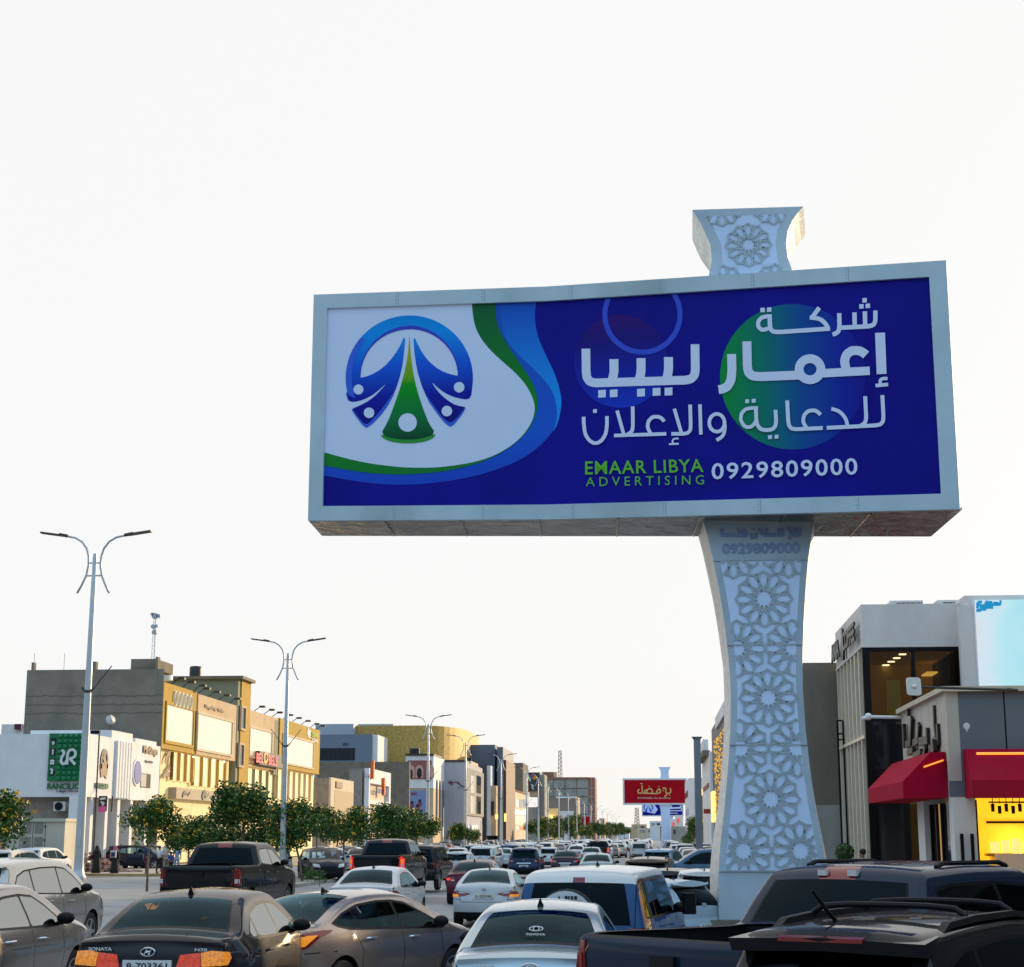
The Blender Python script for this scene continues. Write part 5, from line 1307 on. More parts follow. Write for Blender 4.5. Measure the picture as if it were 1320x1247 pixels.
# --- middle distance
o = make_car(base_hatch(glass=dark_glass), 'light blue hatchback with a red spoiler lamp squeezed beside the pillar', (.40, .52, .60)); put(o, 905, 33, -52, 4.0)
o = make_car(base_hatch(), 'white hatchback half hidden behind the concrete foot of the pillar', (.55, .60, .62)); put(o, 908, 41, 0, 4.0)
o = make_car(base_suv(glass=dark_glass), 'steel blue crossover standing side on to the left of the pillar', (.07, .16, .28)); put(o, 985, 74, -86, 4.65, .1)
def rails_extra(root, info, fin, sp):
    for sg in (-1, 1):
        m_ = MB(); m_.tube([(sg * .58, -1.5, 1.66), (sg * .58, -1.3, 1.74), (sg * .58, .2, 1.74), (sg * .58, .4, 1.68)], .025, 6); fin('r', m_, 'roof_rail', plastic_dark)
o = make_car(base_suv(extra=rails_extra, glass=dark_glass), 'brown crossover with black roof rails above the white roof of the off-roader', (.10, .07, .055)); put(o, 832, 55, 4, 4.65, -.05)
o = make_car(base_hatch(glass=dark_glass), 'black hatchback tucked behind the right side of the blue off-roader', (.015, .016, .018)); put(o, 856, 42, 6, 4.0)
SU = {}
def cc(kind, fn, label, color, px, Y, h=0, L=4.65, dz=0., near=True, group=None):
    """a car in the jam; the first of each kind is built, the rest are copies of it"""
    if kind not in SU:
        o = make_car(fn, label, color, group=group, lod=0 if near else 1); SU[kind] = o
        KIDS[o.name] = kids(o)
        for k in KIDS[o.name]: KIDS[k.name] = kids(k)
    else:
        o = copy_tree(SU[kind], color=(*color, 1)); o['label'] = label
        if group: o['group'] = group
        elif 'group' in o: del o['group']
        o.color = (*color, 1)
    return put(o, px, Y, h, L, dz)
sil, whi, blk, nav = (.50, .53, .57), (.72, .73, .75), (.005, .005, .007), (.008, .025, .075)
cc('suv', base_suv(interior=False), 'navy crossover with red lamps in the middle of the jam', nav, 675, 96)
cc('suv', 0, 'white crossover with a dark rear window left of the navy crossover', (.62, .64, .66), 619, 108)
cc('suv', 0, 'white crossover peeping over the roof of the navy one', (.62, .63, .62), 677, 150)
cc('sed', base_sedan(interior=False, decals=sedan_decals([lamp_red, lamp_litred, lamp_clear], 2)), 'black sedan with a purple sheen right of the navy crossover', (.03, .018, .035), 728, 103)
cc('sed', 0, 'silver sedan between the white and the navy crossovers', sil, 646, 122)
cc('sed', 0, 'pale green grey sedan just above the roof of the blue off-roader', (.42, .52, .50), 768, 84)
cc('sed', 0, 'pale silver sedan right behind the black sedan with the purple sheen', (.55, .57, .58), 761, 132)
cc('hat', base_hatch(interior=False), 'white hatchback with a wide teal rear window right of the navy crossover', whi, 706, 130, L=4)
cc('sed', 0, 'white sedan with an amber light left of the tall black pickup', whi, 742, 158)
cc('pic', pickup(interior=False, decals=pickup_decals([lamp_litred, lamp_lit, lamp_clear])), 'tall black pickup with a red lamp far up the right lane', blk, 770, 150, L=5.8)
cc('sed', 0, 'silver green sedan with a yellow number plate right of the tall black pickup', (.42, .48, .45), 797, 190)
cc('suv', 0, 'light blue crossover with a long roof just left of the steel blue one', (.28, .42, .55), 845, 86, 10)
cc('sed', 0, 'blue grey sedan standing side on in front of the slim lamp post', (.24, .33, .42), 660, 165, -80)
cc('hat', 0, 'silver hatchback left of the white crossover, behind the maroon sedan', (.50, .54, .56), 588, 92, L=4)
# cars beyond the median, facing or parked
cc('sed', 0, 'white sedan facing the camera left of the lorry', whi, 577, 130, 180)
cc('suv', 0, 'grey crossover facing the camera behind the second lamp post', (.05, .055, .07), 358, 96, 172)
cc('suv', 0, 'dark crossover with an orange headlamp facing the camera by the leaning tree', (.012, .011, .020), 404, 92, 158)
cc('sed', 0, 'silver blue sedan facing the camera beyond the trees', (.35, .42, .50), 437, 112, 176)
cc('sed', 0, 'pale beige sedan behind the trees left of the dark pickup', (.52, .46, .38), 462, 118, 170)
cc('suv', 0, 'navy crossover parked across the pavement by the white shop', (.012, .014, .028), 139, 118, 88)
cc('suv', 0, 'silver crossover parked right of the navy one by the white shop', (.52, .54, .55), 205, 122, 175)
cc('suv', 0, 'white crossover with a red lamp in front of the electrical kiosk', whi, 34, 92, 4)
cc('suv', 0, 'large white crossover at the left edge behind the cream silver one', (.62, .60, .55), -8, 74, 4)
# --- far rows, a few pixels each
far_g = 'small cars far up the jam'
fk = [('fs', lambda: lod_of(base_sedan), 4.7), ('fu', lambda: lod_of(base_suv), 4.65), ('fh', lambda: lod_of(base_hatch), 4.0)]
names = {'white': (.66, .67, .68), 'silver': (.48, .50, .53), 'black': (.006, .006, .008), 'blue': (.06, .11, .22), 'grey': (.20, .21, .23), 'red': (.28, .02, .02)}
rf = random.Random(11)
def far_car(x, Y, hdg, where):
    col = rf.choice(['white'] * 5 + ['silver'] * 4 + ['black', 'blue', 'grey', 'grey', 'red'])
    k = rf.choice((0, 0, 1, 1, 2)); kd, fn, L = fk[k]; kn = ('sedan', 'crossover', 'hatchback')[k]
    cc(kd, fn() if kd not in SU else 0, 'tiny %s %s %s' % (col, kn, where), names[col], VPX + x * F / Y, Y, hdg, L, near=False, group='%s %ss %s' % (col, kn, where))
for x, ys, st in ((-1.6, 172, 8.4), (-5.0, 178, 8.0), (-8.4, 168, 8.6), (-11.6, 112, 8.8), (-14.4, 122, 8.9)):
    y = ys
    while y < 520:
        if rf.random() < .88: far_car(x + rf.uniform(-.35, .35), y, rf.uniform(-2.5, 2.5), 'far up the jam')
        y += st * (1 + max(0, y - 250) / 250) + rf.uniform(-.8, 1.5)
for x, ys, st in ((-24.3, 128, 8.6), (-27.6, 120, 9.5)):
    y = ys
    while y < 420:
        if rf.random() < .85: far_car(x + rf.uniform(-.3, .3), y, 180 + rf.uniform(-3, 3), 'beyond the median trees')
        y += st * (1 + max(0, y - 250) / 200) + rf.uniform(-.5, 2.5)
for x, ys in ((2.4, 112), (5.0, 100)):
    y = ys
    while y < 280:
        far_car(x + rf.uniform(-.3, .3), y, rf.uniform(-3, 3), 'left of the tall grey post'); y += 11 + rf.uniform(0, 9)
# lorry facing the camera
lor = thing('lorry', 'white lorry facing the camera beyond the median trees', 'lorry', (at(592, 1078, 205).x, 205, ground(-20, 205)))
X, Y, Z = lor.location
m_ = MB(); m_.prism([(X - 1.25, Y, Z + .9), (X + 1.25, Y, Z + .9), (X + 1.25, Y, Z + 2.9), (X + 1.05, Y + .2, Z + 3.35), (X - 1.05, Y + .2, Z + 3.35), (X - 1.25, Y, Z + 2.9)], (0, 2.2, 0)); m_.box((X - 1.0, Y + .4, Z + 3.3), (X + 1.0, Y + 2.1, Z + 3.65)); m_.build('cab', white_paint, lor)
m_ = MB(); m_.prism([(X - 1.12, Y - .012, Z + 1.9), (X + 1.12, Y - .012, Z + 1.9), (X + 1.08, Y - .012, Z + 2.75), (X - 1.08, Y - .012, Z + 2.75)], (0, -.02, 0)); m_.build('windscreen', far_glass, lor)
m_ = MB(); m_.box((X - 1.1, Y - .03, Z + 1.05), (X + 1.1, Y - .005, Z + 1.75)); m_.build('grille', mat('lorry_grille', (.25, .26, .28), .4), lor)
MB().box((X - 1.25, Y - .12, Z + .35), (X + 1.25, Y + .3, Z + .9)).build('bumper', plastic_dark, lor)
MB().box((X - 1.28, Y + 2.5, Z + .95), (X + 1.28, Y + 9.5, Z + 3.7)).build('trailer', white_paint, lor)
for sx in (-1, 1):
    for yy in (.9, 6.5, 8): MB().lathe([(.01, -.15), (.5, -.15), (.5, .15), (.01, .15)], (X + sx * 1.05, Y + yy, Z + .5), 'X', 16).build('wheel', dark_rubber, lor)
    MB().cbox((X + sx * 1.5, Y + .1, Z + 2.3), (.2, .1, .6)).build('mirror', plastic_dark, lor)
# ------------------------------------------------------------------ buildings on the left
XF = -38.2
def yx(px, X=XF): return X * F / (px - VPX)            # distance at which the wall plane X passes this column
def zx(py, Y): return EYE + (VPY - py) * Y / F
def xy(px, Y): return (px - VPX) * Y / F
def bld(name, label, x, y, cat='building', group=None): return thing(name, label, cat, (x, y, ground(x, y)), group=group)
def bx(o, nm, m, x0, x1, y0, y1, z0, z1, **k): return MB().box((min(x0, x1), min(y0, y1), min(z0, z1)), (max(x0, x1), max(y0, y1), max(z0, z1))).build(nm, m, o, **k)
def pane_x(o, X, pa, pb, pt, pb_, m, nm='window', out_=.05, frame=None, fw=.14, par=None):
    """a window on a wall that faces the road (plane X); columns pa..pb, rows pt..pb_ read at pa"""
    Ya, Yb = yx(pa, X), yx(pb, X); z1, z0 = zx(pt, Ya), zx(pb_, Ya)
    w = bx(o, nm, m, X - .1, X + out_, Ya, Yb, z0, z1)
    if frame:
        f = MB(); e = out_ + .10
        for (a, b, c, d) in ((Ya - fw, Yb + fw, z1, z1 + fw), (Ya - fw, Yb + fw, z0 - fw, z0), (Ya - fw, Ya, z0, z1), (Yb, Yb + fw, z0, z1)): f.box((X - .05, a, c), (X + e, b, d))
        f.build('window_frame', frame, o)
    return w
def pane_y(o, Y, pa, pb, pt, pb_, m, nm='window', out_=.05, back=.1):
    return bx(o, nm, m, xy(pa, Y), xy(pb, Y), Y - out_, Y + back, zx(pb_, Y), zx(pt, Y))
def sign_x(o, s, X, pa, pb, pt, pb_, m, bold=.02, out_=.06, nm='lettering'):
    """raised letters on a road-facing wall on the left: they run away from the camera"""
    Ya, Yb = yx(pa, X), yx(pb, X); z1, z0 = zx(pt, Ya), zx(pb_, Ya); t = MB()
    text_on(t, s, (X + out_, Ya, z0), (0, Yb - Ya, 0), (0, 0, z1 - z0), bold, .05); return t.build(nm, m, o)
def sign_y(o, s, Y, pa, pb, pt, pb_, m, bold=.02, out_=.06, nm='lettering', rise=0):
    t = MB(); text_on(t, s, (xy(pa, Y), Y - out_, zx(pb_, Y)), (xy(pb, Y) - xy(pa, Y), 0, 0), (0, 0, zx(pt, Y) - zx(pb_, Y)), bold, .05); return t.build(nm, m, o)
def scrawl(o, plane, val, items, m, nm='lettering', out_=.06):
    """strokes given in picture columns and rows, laid on a wall (plane 'X' or 'Y')"""
    t = MB(); L_ = 0
    for w, pts in items:
        L_ += .004
        if plane == 'Y':
            q2 = soften([(xy(a, val), zx(b, val)) for a, b in pts], 1)
            for q in stroke(q2, w): t.prism([(v.x, val - out_ - L_, v.y) for v in q], (0, .05, 0))
        else:
            q2 = soften([(yx(a, val), zx(b, yx(a, val))) for a, b in pts], 1); sg = 1 if val < 0 else -1
            for q in stroke(q2, w): t.prism([(val + sg * (out_ + L_), v.x, v.y) for v in q], (-sg * .05, 0, 0))
    return t.build(nm, m, o)
green_sign = mat('green_sign', (.005, .17, .06), .45, var=.1, vs_=2)
green_letters = mat('green_letters', (.0, .14, .05), .4)
brown_letters = mat('brown_letters', (.20, .10, .04), .4)
red_letters = mat('red_letters', (.35, .02, .02), .4)
orange_letters = mat('orange_letters', (.75, .14, .01), .4)
blue_letters = mat('blue_letters', (.02, .05, .35), .4)
gold_letters = mat('gold_letters', (.42, .26, .06), .4, .4)
stone_block = mat('stone_block', (.30, .27, .24), .9, var=.25, vs_=1.5, bump=.5, bs=4, grime=.3)
tank_black = mat('tank_black', (.03, .032, .035), .5)
ac_white = mat('ac_white', (.62, .62, .60), .5)
def floodlight(o, X, Y, z):
    m_ = MB(); m_.tube([(X - .1, Y, z), (X + .5, Y, z + .45)], .04, 5); m_.cbox((X + .75, Y, z + .45), (.55, .45, .18)); m_.build('floodlight', dark_metal, o)
# --- white shop with the green panel
Y0, Y1 = 112.0, yx(205)
o = bld('shop', 'low white shop with a green embossed panel and green lettering on its wall', XF, Y0)
zt_, zb_ = zx(947, Y0), zx(1028, Y0)
bx(o, 'upper_wall', stone_white, XF - 26, XF, Y0, Y1 - .05, zb_, zt_)
bx(o, 'lower_wall', stone_block, XF - 26, XF - 1.2, Y0 + 1.0, Y1 - .05, -.3, zb_)
bx(o, 'parapet', stone_white, XF - 6, XF - .05, yx(140), yx(168), zt_, zt_ + .55)
bx(o, 'parapet', stone_white, XF - 6, XF - .05, yx(172), yx(200), zt_, zt_ + .3)
rib = MB()
for k in range(6):
    ya = yx(144) + (yx(166) - yx(144)) * (k + .1) / 6; rib.box((XF, ya, zb_ + .05), (XF + .22, ya + .38, zt_ - .15))
rib.build('ribbed_panel', stone_white, o)
for p in (104, 117.5, 137, 153, 170, 190): bx(o, 'column', stone_white, XF - .9, XF - .1, yx(p), yx(p) + .6, -.3, zb_)
for a, b in ((107, 115), (120, 135), (139, 151), (155, 167)): bx(o, 'shop_window', shop_glass, XF - 1.1, XF - .95, yx(a) + .3, yx(b), -.1, zb_ - .5)
bx(o, 'window', black_trim, XF - .05, XF + .03, yx(180), yx(193), zx(1016, yx(180)), zx(998, yx(180)))
bx(o, 'window_reveal', mat('grey_metal_panel', (.30, .30, .31), .5), XF, XF + .05, yx(180), yx(187), zx(1015, yx(180)), zx(999, yx(180)))
gp = bx(o, 'green_panel', green_sign, xy(57, Y0), xy(104, Y0), Y0 - .22, Y0 - .02, zx(1008, Y0), zx(946.5, Y0))
em = MB(); xa, xb, za, zc = xy(68, Y0), xy(104, Y0), zx(1008, Y0), zx(946.5, Y0); nx, nz = 5, 9
for i in range(nx):
    for j in range(nz):
        x0, x1 = xa + (xb - xa) * i / nx, xa + (xb - xa) * (i + 1) / nx; q0, q1 = za + (zc - za) * j / nz, za + (zc - za) * (j + 1) / nz
        em.add([(x0, Y0 - .225, q0), (x1, Y0 - .225, q0), (x1, Y0 - .225, q1), (x0, Y0 - .225, q1), (x0 + .65 * (x1 - x0), Y0 - .38, q0 + .35 * (q1 - q0))], [(0, 1, 4), (1, 2, 4), (2, 3, 4), (3, 0, 4)])
em.build('embossed_tiles', green_sign, gp)
scrawl(gp, 'Y', Y0, [(.17, [(76, 968), (80, 972), (77, 976), (75, 983), (79, 987), (83, 984), (84, 978)]), (.17, [(84, 987), (84, 972), (88, 967), (94, 969), (95, 976), (90, 979), (85, 980)]), (.17, [(88, 980), (95, 987)])], white_paint, 'emblem', .44)
ic = MB()
for k, py in enumerate((957, 970.5, 983.5, 996.5)):
    ic.box((xy(59.5, Y0), Y0 - .26, zx(py + 4.5, Y0)), (xy(66.5, Y0), Y0 - .225, zx(py - 4.5, Y0)))
ic.build('icon_tile', black_letters, gp)
scrawl(gp, 'Y', Y0, [(.12, [(61, 958), (64, 958), (63.5, 960), (61.5, 960)]), (.10, [(63, 967), (63, 974)]), (.14, [(60.5, 983), (63, 981), (65.5, 983)]), (.14, [(60.5, 986), (63, 984.5), (65.5, 986)]), (.12, [(61, 993), (64, 993), (63, 997), (63, 999)])], white_paint, 'icon', .27)
sign_y(o, 'RANCILIO', Y0, 57, 101, 1010.5, 1018.5, green_letters, .03, .1)
sign_y(o, 'is Bigger Than Ever', Y0, 70, 101, 1019.5, 1022.5, black_letters, .01, .1)
scrawl(o, 'X', XF, [(.3, [(126, 992), (126, 974), (130, 968), (134, 974), (134, 992)]), (.35, [(130, 972), (130, 984)])], black_letters)
scrawl(o, 'X', XF, [(.55, [(125, 992), (130, 988), (135, 992)]), (.4, [(126, 1000), (130, 996), (134, 1002)]), (.35, [(128, 976), (132, 986)])], brown_letters)
sign_x(o, 'RANCILIO', XF, 119, 136, 1010, 1017, green_letters, .03)
sign_x(o, 'Mr.Grays', XF, 181, 200, 962, 975, brown_letters, .04)
sign_x(o, 'Taste & Go', XF, 184, 194, 981, 984, black_letters, .01)
rd = MB(); rd.lathe([(1.0, 0), (1.0, .1), (.01, .12)], (XF, yx(174), zx(997, yx(174))), 'X', 24); rd.build('round_badge', white_paint, o)
rd = MB(); rd.lathe([(.86, 0), (.86, .14)], (XF, yx(174), zx(997, yx(174))), 'X', 24); rd.build('round_badge_face', blue_letters, o)
ban = bx(o, 'banner', black_letters, XF + .9, XF + 1.0, yx(126), yx(126) + .1, zx(1047, yx(126)), zx(1027, yx(126)))
Yb = yx(126) - .3; bx(o, 'banner', mat('navy_banner', (.015, .018, .035), .5), xy(126, Yb), xy(137, Yb), Yb, Yb + .06, zx(1046.5, Yb), zx(1027, Yb))
scrawl(o, 'Y', Yb, [(.14, [(128, 1031), (135, 1030)]), (.12, [(129, 1035), (134, 1036), (131, 1039)])], white_paint); scrawl(o, 'Y', Yb, [(.42, [(127, 1044), (136, 1044)])], mat('pink_print', (.75, .12, .35), .5))
a = bx(o, 'air_conditioner', ac_white, xy(64, Y0), xy(80, Y0), Y0 + .3, Y0 + .98, zx(1046, Y0), zx(1034, Y0))
rd = MB(); rd.lathe([(.28, 0), (.28, -.03), (.05, -.04)], (xy(71, Y0), Y0 + .29, zx(1040, Y0)), 'Y', 18); rd.build('fan_grille', plastic_dark, a)
# satellite dish and camera on its roof
d = thing('satellite_dish', 'white satellite dish on a short pole on the roof of the white shop', 'satellite dish', (xy(137, 118), 118, zt_))
x, y, z = d.location
MB().tube([(x, y, z), (x, y, z + 1.1)], .05, 6).build('pole', dark_metal, d)
m_ = MB(); R = .55
for i in range(6):
    for j in range(16):
        pass
m_.lathe([(.36, 0), (.29, .07), (.17, .12), (.02, .14)], (0, 0, 0), 'Y', 20)
rot = Matrix.Rotation(math.radians(-20), 3, 'X') @ Matrix.Rotation(math.radians(35), 3, 'Z')
m_.v = [rot @ v + Vector((x, y - .1, z + 1.35)) for v in m_.v]; m_.build('dish', ac_white, d, smooth=True)
MB().tube([(x + .1, y - .1, z + 1.3), (x - .1, y - .75, z + 1.85)], .025, 5).build('feed_arm', dark_metal, d)
# --- grey rendered building behind it
Yg = Y1 + .1; zg = zx(863, Yg)
conc_stain = mat('stained_render', (.215, .185, .145), .95, var=.22, vs_=.5, bump=.6, bs=3, grime=.5)
o = bld('apartment_block', 'bare grey rendered block with a stair head and parapet stubs above the white shop', -44, Yg)
bx(o, 'wall', conc_stain, xy(20, Yg), XF - .02, Yg, yx(206) - .03, -.3, zg); bx(o, 'rear_wall', conc_stain, xy(20, Yg), XF - 8.1, yx(206) - .03, yx(252), -.3, zg - .4)
for a, b, c in ((25.5, 29, 853), (108, 113, 852.5)): bx(o, 'parapet_stub', conc_stain, xy(a, Yg), xy(b, Yg), Yg, Yg + .5, zg, zx(c, Yg))
bx(o, 'corner_pier', conc_stain, xy(193, Yg), xy(196.5, Yg), Yg - .03, Yg + .6, zx(880, Yg), zx(847, Yg))
sh = bx(o, 'stair_head', conc_stain, xy(158.5, Yg), xy(192.8, Yg), Yg + .3, Yg + 5, zg, zx(849, Yg))
sc = MB(); rs = random.Random(3)
for py in (897.5, 909, 920):
    x0 = xy(21, Yg); pts_ = []
    for k in range(40): pts_.append((x0 + (XF - x0) * k / 39, Yg - .01, zx(py + rs.uniform(-1, 1), Yg)))
    sc.tube(pts_, .03, 4)
sc.build('pour_joint', mat('pour_joint', (.15, .125, .095), .95), o)
for a in (27, 68): MB().tube([(xy(a, Yg), Yg + .3, zg), (xy(a, Yg), Yg + .3, zx(840, Yg))], .018, 4).build('rebar', concrete_pale, o)
bx(o, 'wall', stone_white, xy(-10, 145), xy(20, 145), 145, 150, 0, zx(934, 145))
bx(o, 'sign', mat('plum_sign', (.10, .005, .03), .5), xy(9, 145), xy(18.5, 145), 144.7, 144.95, zx(941, 145), zx(934, 145))
tk = thing('water_tank', 'white water tank on the roof behind the grey block', 'water tank', (xy(203, 140), 140, zx(878, 140)))
MB().lathe([(.9, 0), (.9, 1.3), (.6, 1.5), (.05, 1.55)], tuple(tk.location), 'Z', 20).build('tank', white_paint, tk)
# --- ochre and beige parade
def ledge(o, X, pa, pb, z0, z1, m): bx(o, 'cornice', m, X - .2, X + .25, yx(pa, X), yx(pb, X), z0, z1)
Yt0, Yt1 = yx(305), yx(320.5); zt1 = zx(877, Yt0)
o = bld('commercial_building', 'tall narrow ochre and olive block with two slit windows in the middle of the parade', XF, Yt0)
bx(o, 'wall', stucco_olive, xy(196, Yt0), XF, Yt0, Yt1, -.3, zt1)
bx(o, 'facade', stucco_ochre, XF, XF + .12, Yt0 + .9, Yt1, 3, zt1)
bx(o, 'cornice', mat('cornice_brown', (.20, .16, .10), .8, var=.2, grime=.3), xy(196, Yt0) - .2, XF + .5, Yt0 - .35, Yt1 + .2, zt1, zt1 + .28)
pane_x(o, XF + .12, 309.5, 314.5, 914, 940.5, shop_glass, frame=stucco_beige, fw=.2); pane_x(o, XF + .12, 308.5, 313.5, 962, 988, shop_glass, frame=stucco_beige, fw=.2)
tk = thing('water_tank', 'black cylindrical water tank on the roof of the tall ochre block', 'water tank', (xy(247.5, Yt0 + 2), Yt0 + 2, zt1 + .28))
MB().lathe([(.56, 0), (.58, .1), (.56, .2), (.58, .5), (.56, .6), (.58, .95), (.5, 1.12), (.05, 1.18)], tuple(tk.location), 'Z', 20).build('tank', tank_black, tk, smooth=True)
lit_curtain = mat('lit_curtain', (.75, .62, .38), .3, var=.25, vs_=.8, emit=(1, .76, .36), es=.72)
def fins(o, X, pa, pb, n, z0, z1, glass, fin_m, first=True):
    Ya, Yb = yx(pa, X), yx(pb, X)
    bx(o, 'shop_window', lit_curtain if glass is curtain_glass else glass, X - .45, X - .32, Ya, Yb, z0, z1)
    for k in range(n + 1):
        y = Ya + (Yb - Ya) * k / n; bx(o, 'fin', fin_m, X - .31, X - .04, y - .08, y + .08, z0, z1)
YA, YB, YC_ = yx(206), yx(251), yx(302.5)
o = bld('commercial_building', 'ochre fronted shop with five oval hoops and a large curtained window', XF, YA)
zA, zAb = zx(880, YA), zx(966, YA)
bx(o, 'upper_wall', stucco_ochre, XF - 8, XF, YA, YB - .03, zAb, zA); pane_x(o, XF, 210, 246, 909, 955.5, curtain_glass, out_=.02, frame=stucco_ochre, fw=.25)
hp = MB()
for k in range(5):
    y = yx(220.5 + 5 * k); z = zx(902 + k * 1.3, y)
    hp.tube([(XF + .12, y + .36 * math.cos(a), z + .56 * math.sin(a)) for a in [2 * PI * i / 20 for i in range(21)]], .09, 5)
hp.build('oval_hoop', mat('hoop_cream', (.75, .68, .5), .4, emit=(1, .9, .6), es=.15), o)
bx(o, 'lower_wall', mat('lit_stucco', (.70, .56, .30), .7, var=.08, emit=(1, .74, .34), es=.22), XF - 8, XF - .46, YA, YB - .03, -.2, zAb)  # lamp light on the wall put into the material as a glow
fins(o, XF, 224, 250.5, 3, zx(1005, YA), zAb - .1, curtain_glass, gold_letters)
scrawl(o, 'X', XF - .3, [(.35, [(209, 1003), (214, 998), (219, 1001)]), (.32, [(211, 985), (213, 975), (216, 972), (219, 978), (218, 990), (213, 996)]), (.25, [(219, 982), (223, 976)])], brown_letters)
for p in (217, 231, 246): floodlight(o, XF, yx(p), zA)
o = bld('commercial_building', 'beige fronted shop with script lettering over a wide reflecting window', XF, YB)
zB, zBb = zx(896, YB), zx(974, YB)
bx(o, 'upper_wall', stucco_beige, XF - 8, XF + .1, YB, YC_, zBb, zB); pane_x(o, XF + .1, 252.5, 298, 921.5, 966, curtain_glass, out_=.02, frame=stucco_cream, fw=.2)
sign_x(o, 'flagship kids', XF + .1, 260.5, 286, 909, 915, brown_letters, .015)
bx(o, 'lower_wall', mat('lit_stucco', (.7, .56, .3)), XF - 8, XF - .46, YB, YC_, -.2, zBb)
fins(o, XF, 252, 294, 4, zx(1014, YB), zBb - .1, curtain_glass, gold_letters)
bx(o, 'wood_fascia', mat('ribbed_wood', (.42, .34, .24), .7, var=.2, vs_=5), XF - .6, XF + .2, yx(225), yx(285), zx(1030.5, yx(225)), zx(1016, yx(225)))
scrawl(o, 'X', XF + .2, [(.25, [(236, 1028), (238, 1022), (241, 1024)]), (.2, [(243, 1026), (246, 1023)]), (.5, [(262, 1030), (264, 1022), (267, 1026)])], black_letters)
for p in (234, 248, 262, 276): floodlight(o, XF, yx(p + 18), zB)
lb = MB()
for p in (235, 250.5, 264, 277.5, 291): lb.ball((XF - .1, yx(p), zx(975 + (p - 235) * .16, yx(p))), .11, 6)
lb.build('wall_lamp', white_glow, o)
YD, YE, YF_ = yx(320.8), yx(360), yx(413)
o = bld('commercial_building', 'beige shop with a dark sign of red letters right of the tall ochre block', XF, YD)
zD = zx(917, YD)
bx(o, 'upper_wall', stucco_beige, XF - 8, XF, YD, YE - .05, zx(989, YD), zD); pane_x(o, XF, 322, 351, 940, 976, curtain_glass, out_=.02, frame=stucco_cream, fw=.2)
bx(o, 'side_wall', stucco_olive, XF - 4, XF + .02, yx(355), YE - .06, zx(995, YD), zD - .2)
s_ = bx(o, 'sign_board', black_letters, XF + .1, XF + .5, yx(329.5), yx(359), zx(987, yx(329.5)), zx(970, yx(329.5)))
sign_x(s_, 'BEL    BELS', XF + .5, 331, 358.5, 972, 985, mat('red_neon', (.5, .05, .06), .4, emit=(1, .1, .12), es=.3), .03, .05)
scrawl(s_, 'X', XF + .5, [(.3, [(342, 984), (341, 977), (344, 971), (347, 978), (345, 985), (342, 984)])], gold_letters)
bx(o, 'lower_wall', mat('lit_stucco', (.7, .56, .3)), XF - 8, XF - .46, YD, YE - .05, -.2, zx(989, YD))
fins(o, XF, 322, 358, 4, zx(1030, YD), zx(990, YD) - .1, curtain_glass, stucco_olive)
for p in (328, 341, 352): floodlight(o, XF, yx(p), zD)
o = bld('commercial_building', 'ochre shop with a broad curtained window and a white tooth sign', XF, YE)
zE = zx(928, YE)
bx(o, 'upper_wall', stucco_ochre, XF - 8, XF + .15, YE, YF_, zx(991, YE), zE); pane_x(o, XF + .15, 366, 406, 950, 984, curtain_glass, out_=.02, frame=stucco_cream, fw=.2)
scrawl(o, 'X', XF + .15, [(.9, [(398, 944), (400, 950)]), (.5, [(401, 944), (400.5, 954)])], white_paint); sign_x(o, 'DENT', XF + .15, 403.5, 411, 946.5, 952, mat('lime_letters', (.35, .55, .02), .4), .02); sign_x(o, 'CARE', XF + .15, 403.5, 411, 954, 958, white_paint, .02)
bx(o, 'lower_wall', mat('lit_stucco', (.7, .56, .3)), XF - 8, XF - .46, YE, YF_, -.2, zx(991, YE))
fins(o, XF, 362, 405, 6, zx(1030, YE), zx(992, YE) - .1, curtain_glass, stucco_beige)
for p in (366, 378, 390, 402, 410): floodlight(o, XF, yx(p), zE)
# --- further blocks, front to back
def front_block(name, label, pa, pb, pt, Y, m, depth=12, base=-.3):
    o = bld(name, label, xy(pb, Y), Y); bx(o, 'wall', m, xy(pa, Y), xy(pb, Y), Y, Y + depth, base, zx(pt, Y)); return o
Ye = yx(427)
o = bld('shop', 'low beige shop with a small dark sign behind the trees', XF, Ye)
bx(o, 'wall', stone_block, xy(400, Ye), XF, Ye, yx(457), -.3, zx(1005, Ye)); bx(o, 'facade', stucco_cream, XF, XF + .3, Ye + .1, yx(457), -.2, zx(1004, Ye))
bx(o, 'sign', brown_letters, XF + .3, XF + .45, yx(433), yx(441), zx(1017, yx(433)), zx(1009, yx(433))); bx(o, 'recess', mat('recess_tan', (.5, .38, .24), .8), XF + .3, XF + .33, yx(432), yx(456), -.1, zx(1020, yx(432)))
Yf = yx(471)
o = bld('shop', 'cream shop with a white frame and orange and blue upright signs', XF, Yf)
bx(o, 'wall', stone_block, xy(454, Yf), XF, Yf, yx(500), -.3, zx(993, Yf))
bx(o, 'facade', stucco_cream, XF, XF + .3, Yf + .9, yx(499.5), -.2, zx(993, Yf))
fr = MB(); za = zx(992.5, Yf)
for a, b, c, d in ((Yf, Yf + 1.0, -.2, za), (yx(498), yx(500), -.2, za), (Yf + 1.0, yx(498), za - 1.9, za), (Yf + 1.0, yx(498), za - 4.6, za - 4.1)): fr.box((XF + .31, a, c), (XF + .9, b, d))
fr.build('facade_frame', stone_white, o)
for p, a, b, mm in ((473, 983, 1006, orange_letters), (488, 1005, 1027, orange_letters)): bx(o, 'upright_sign', mm, XF + .9, XF + 1.3, yx(p), yx(p) + .8, zx(b, yx(p)), zx(a, yx(p)))
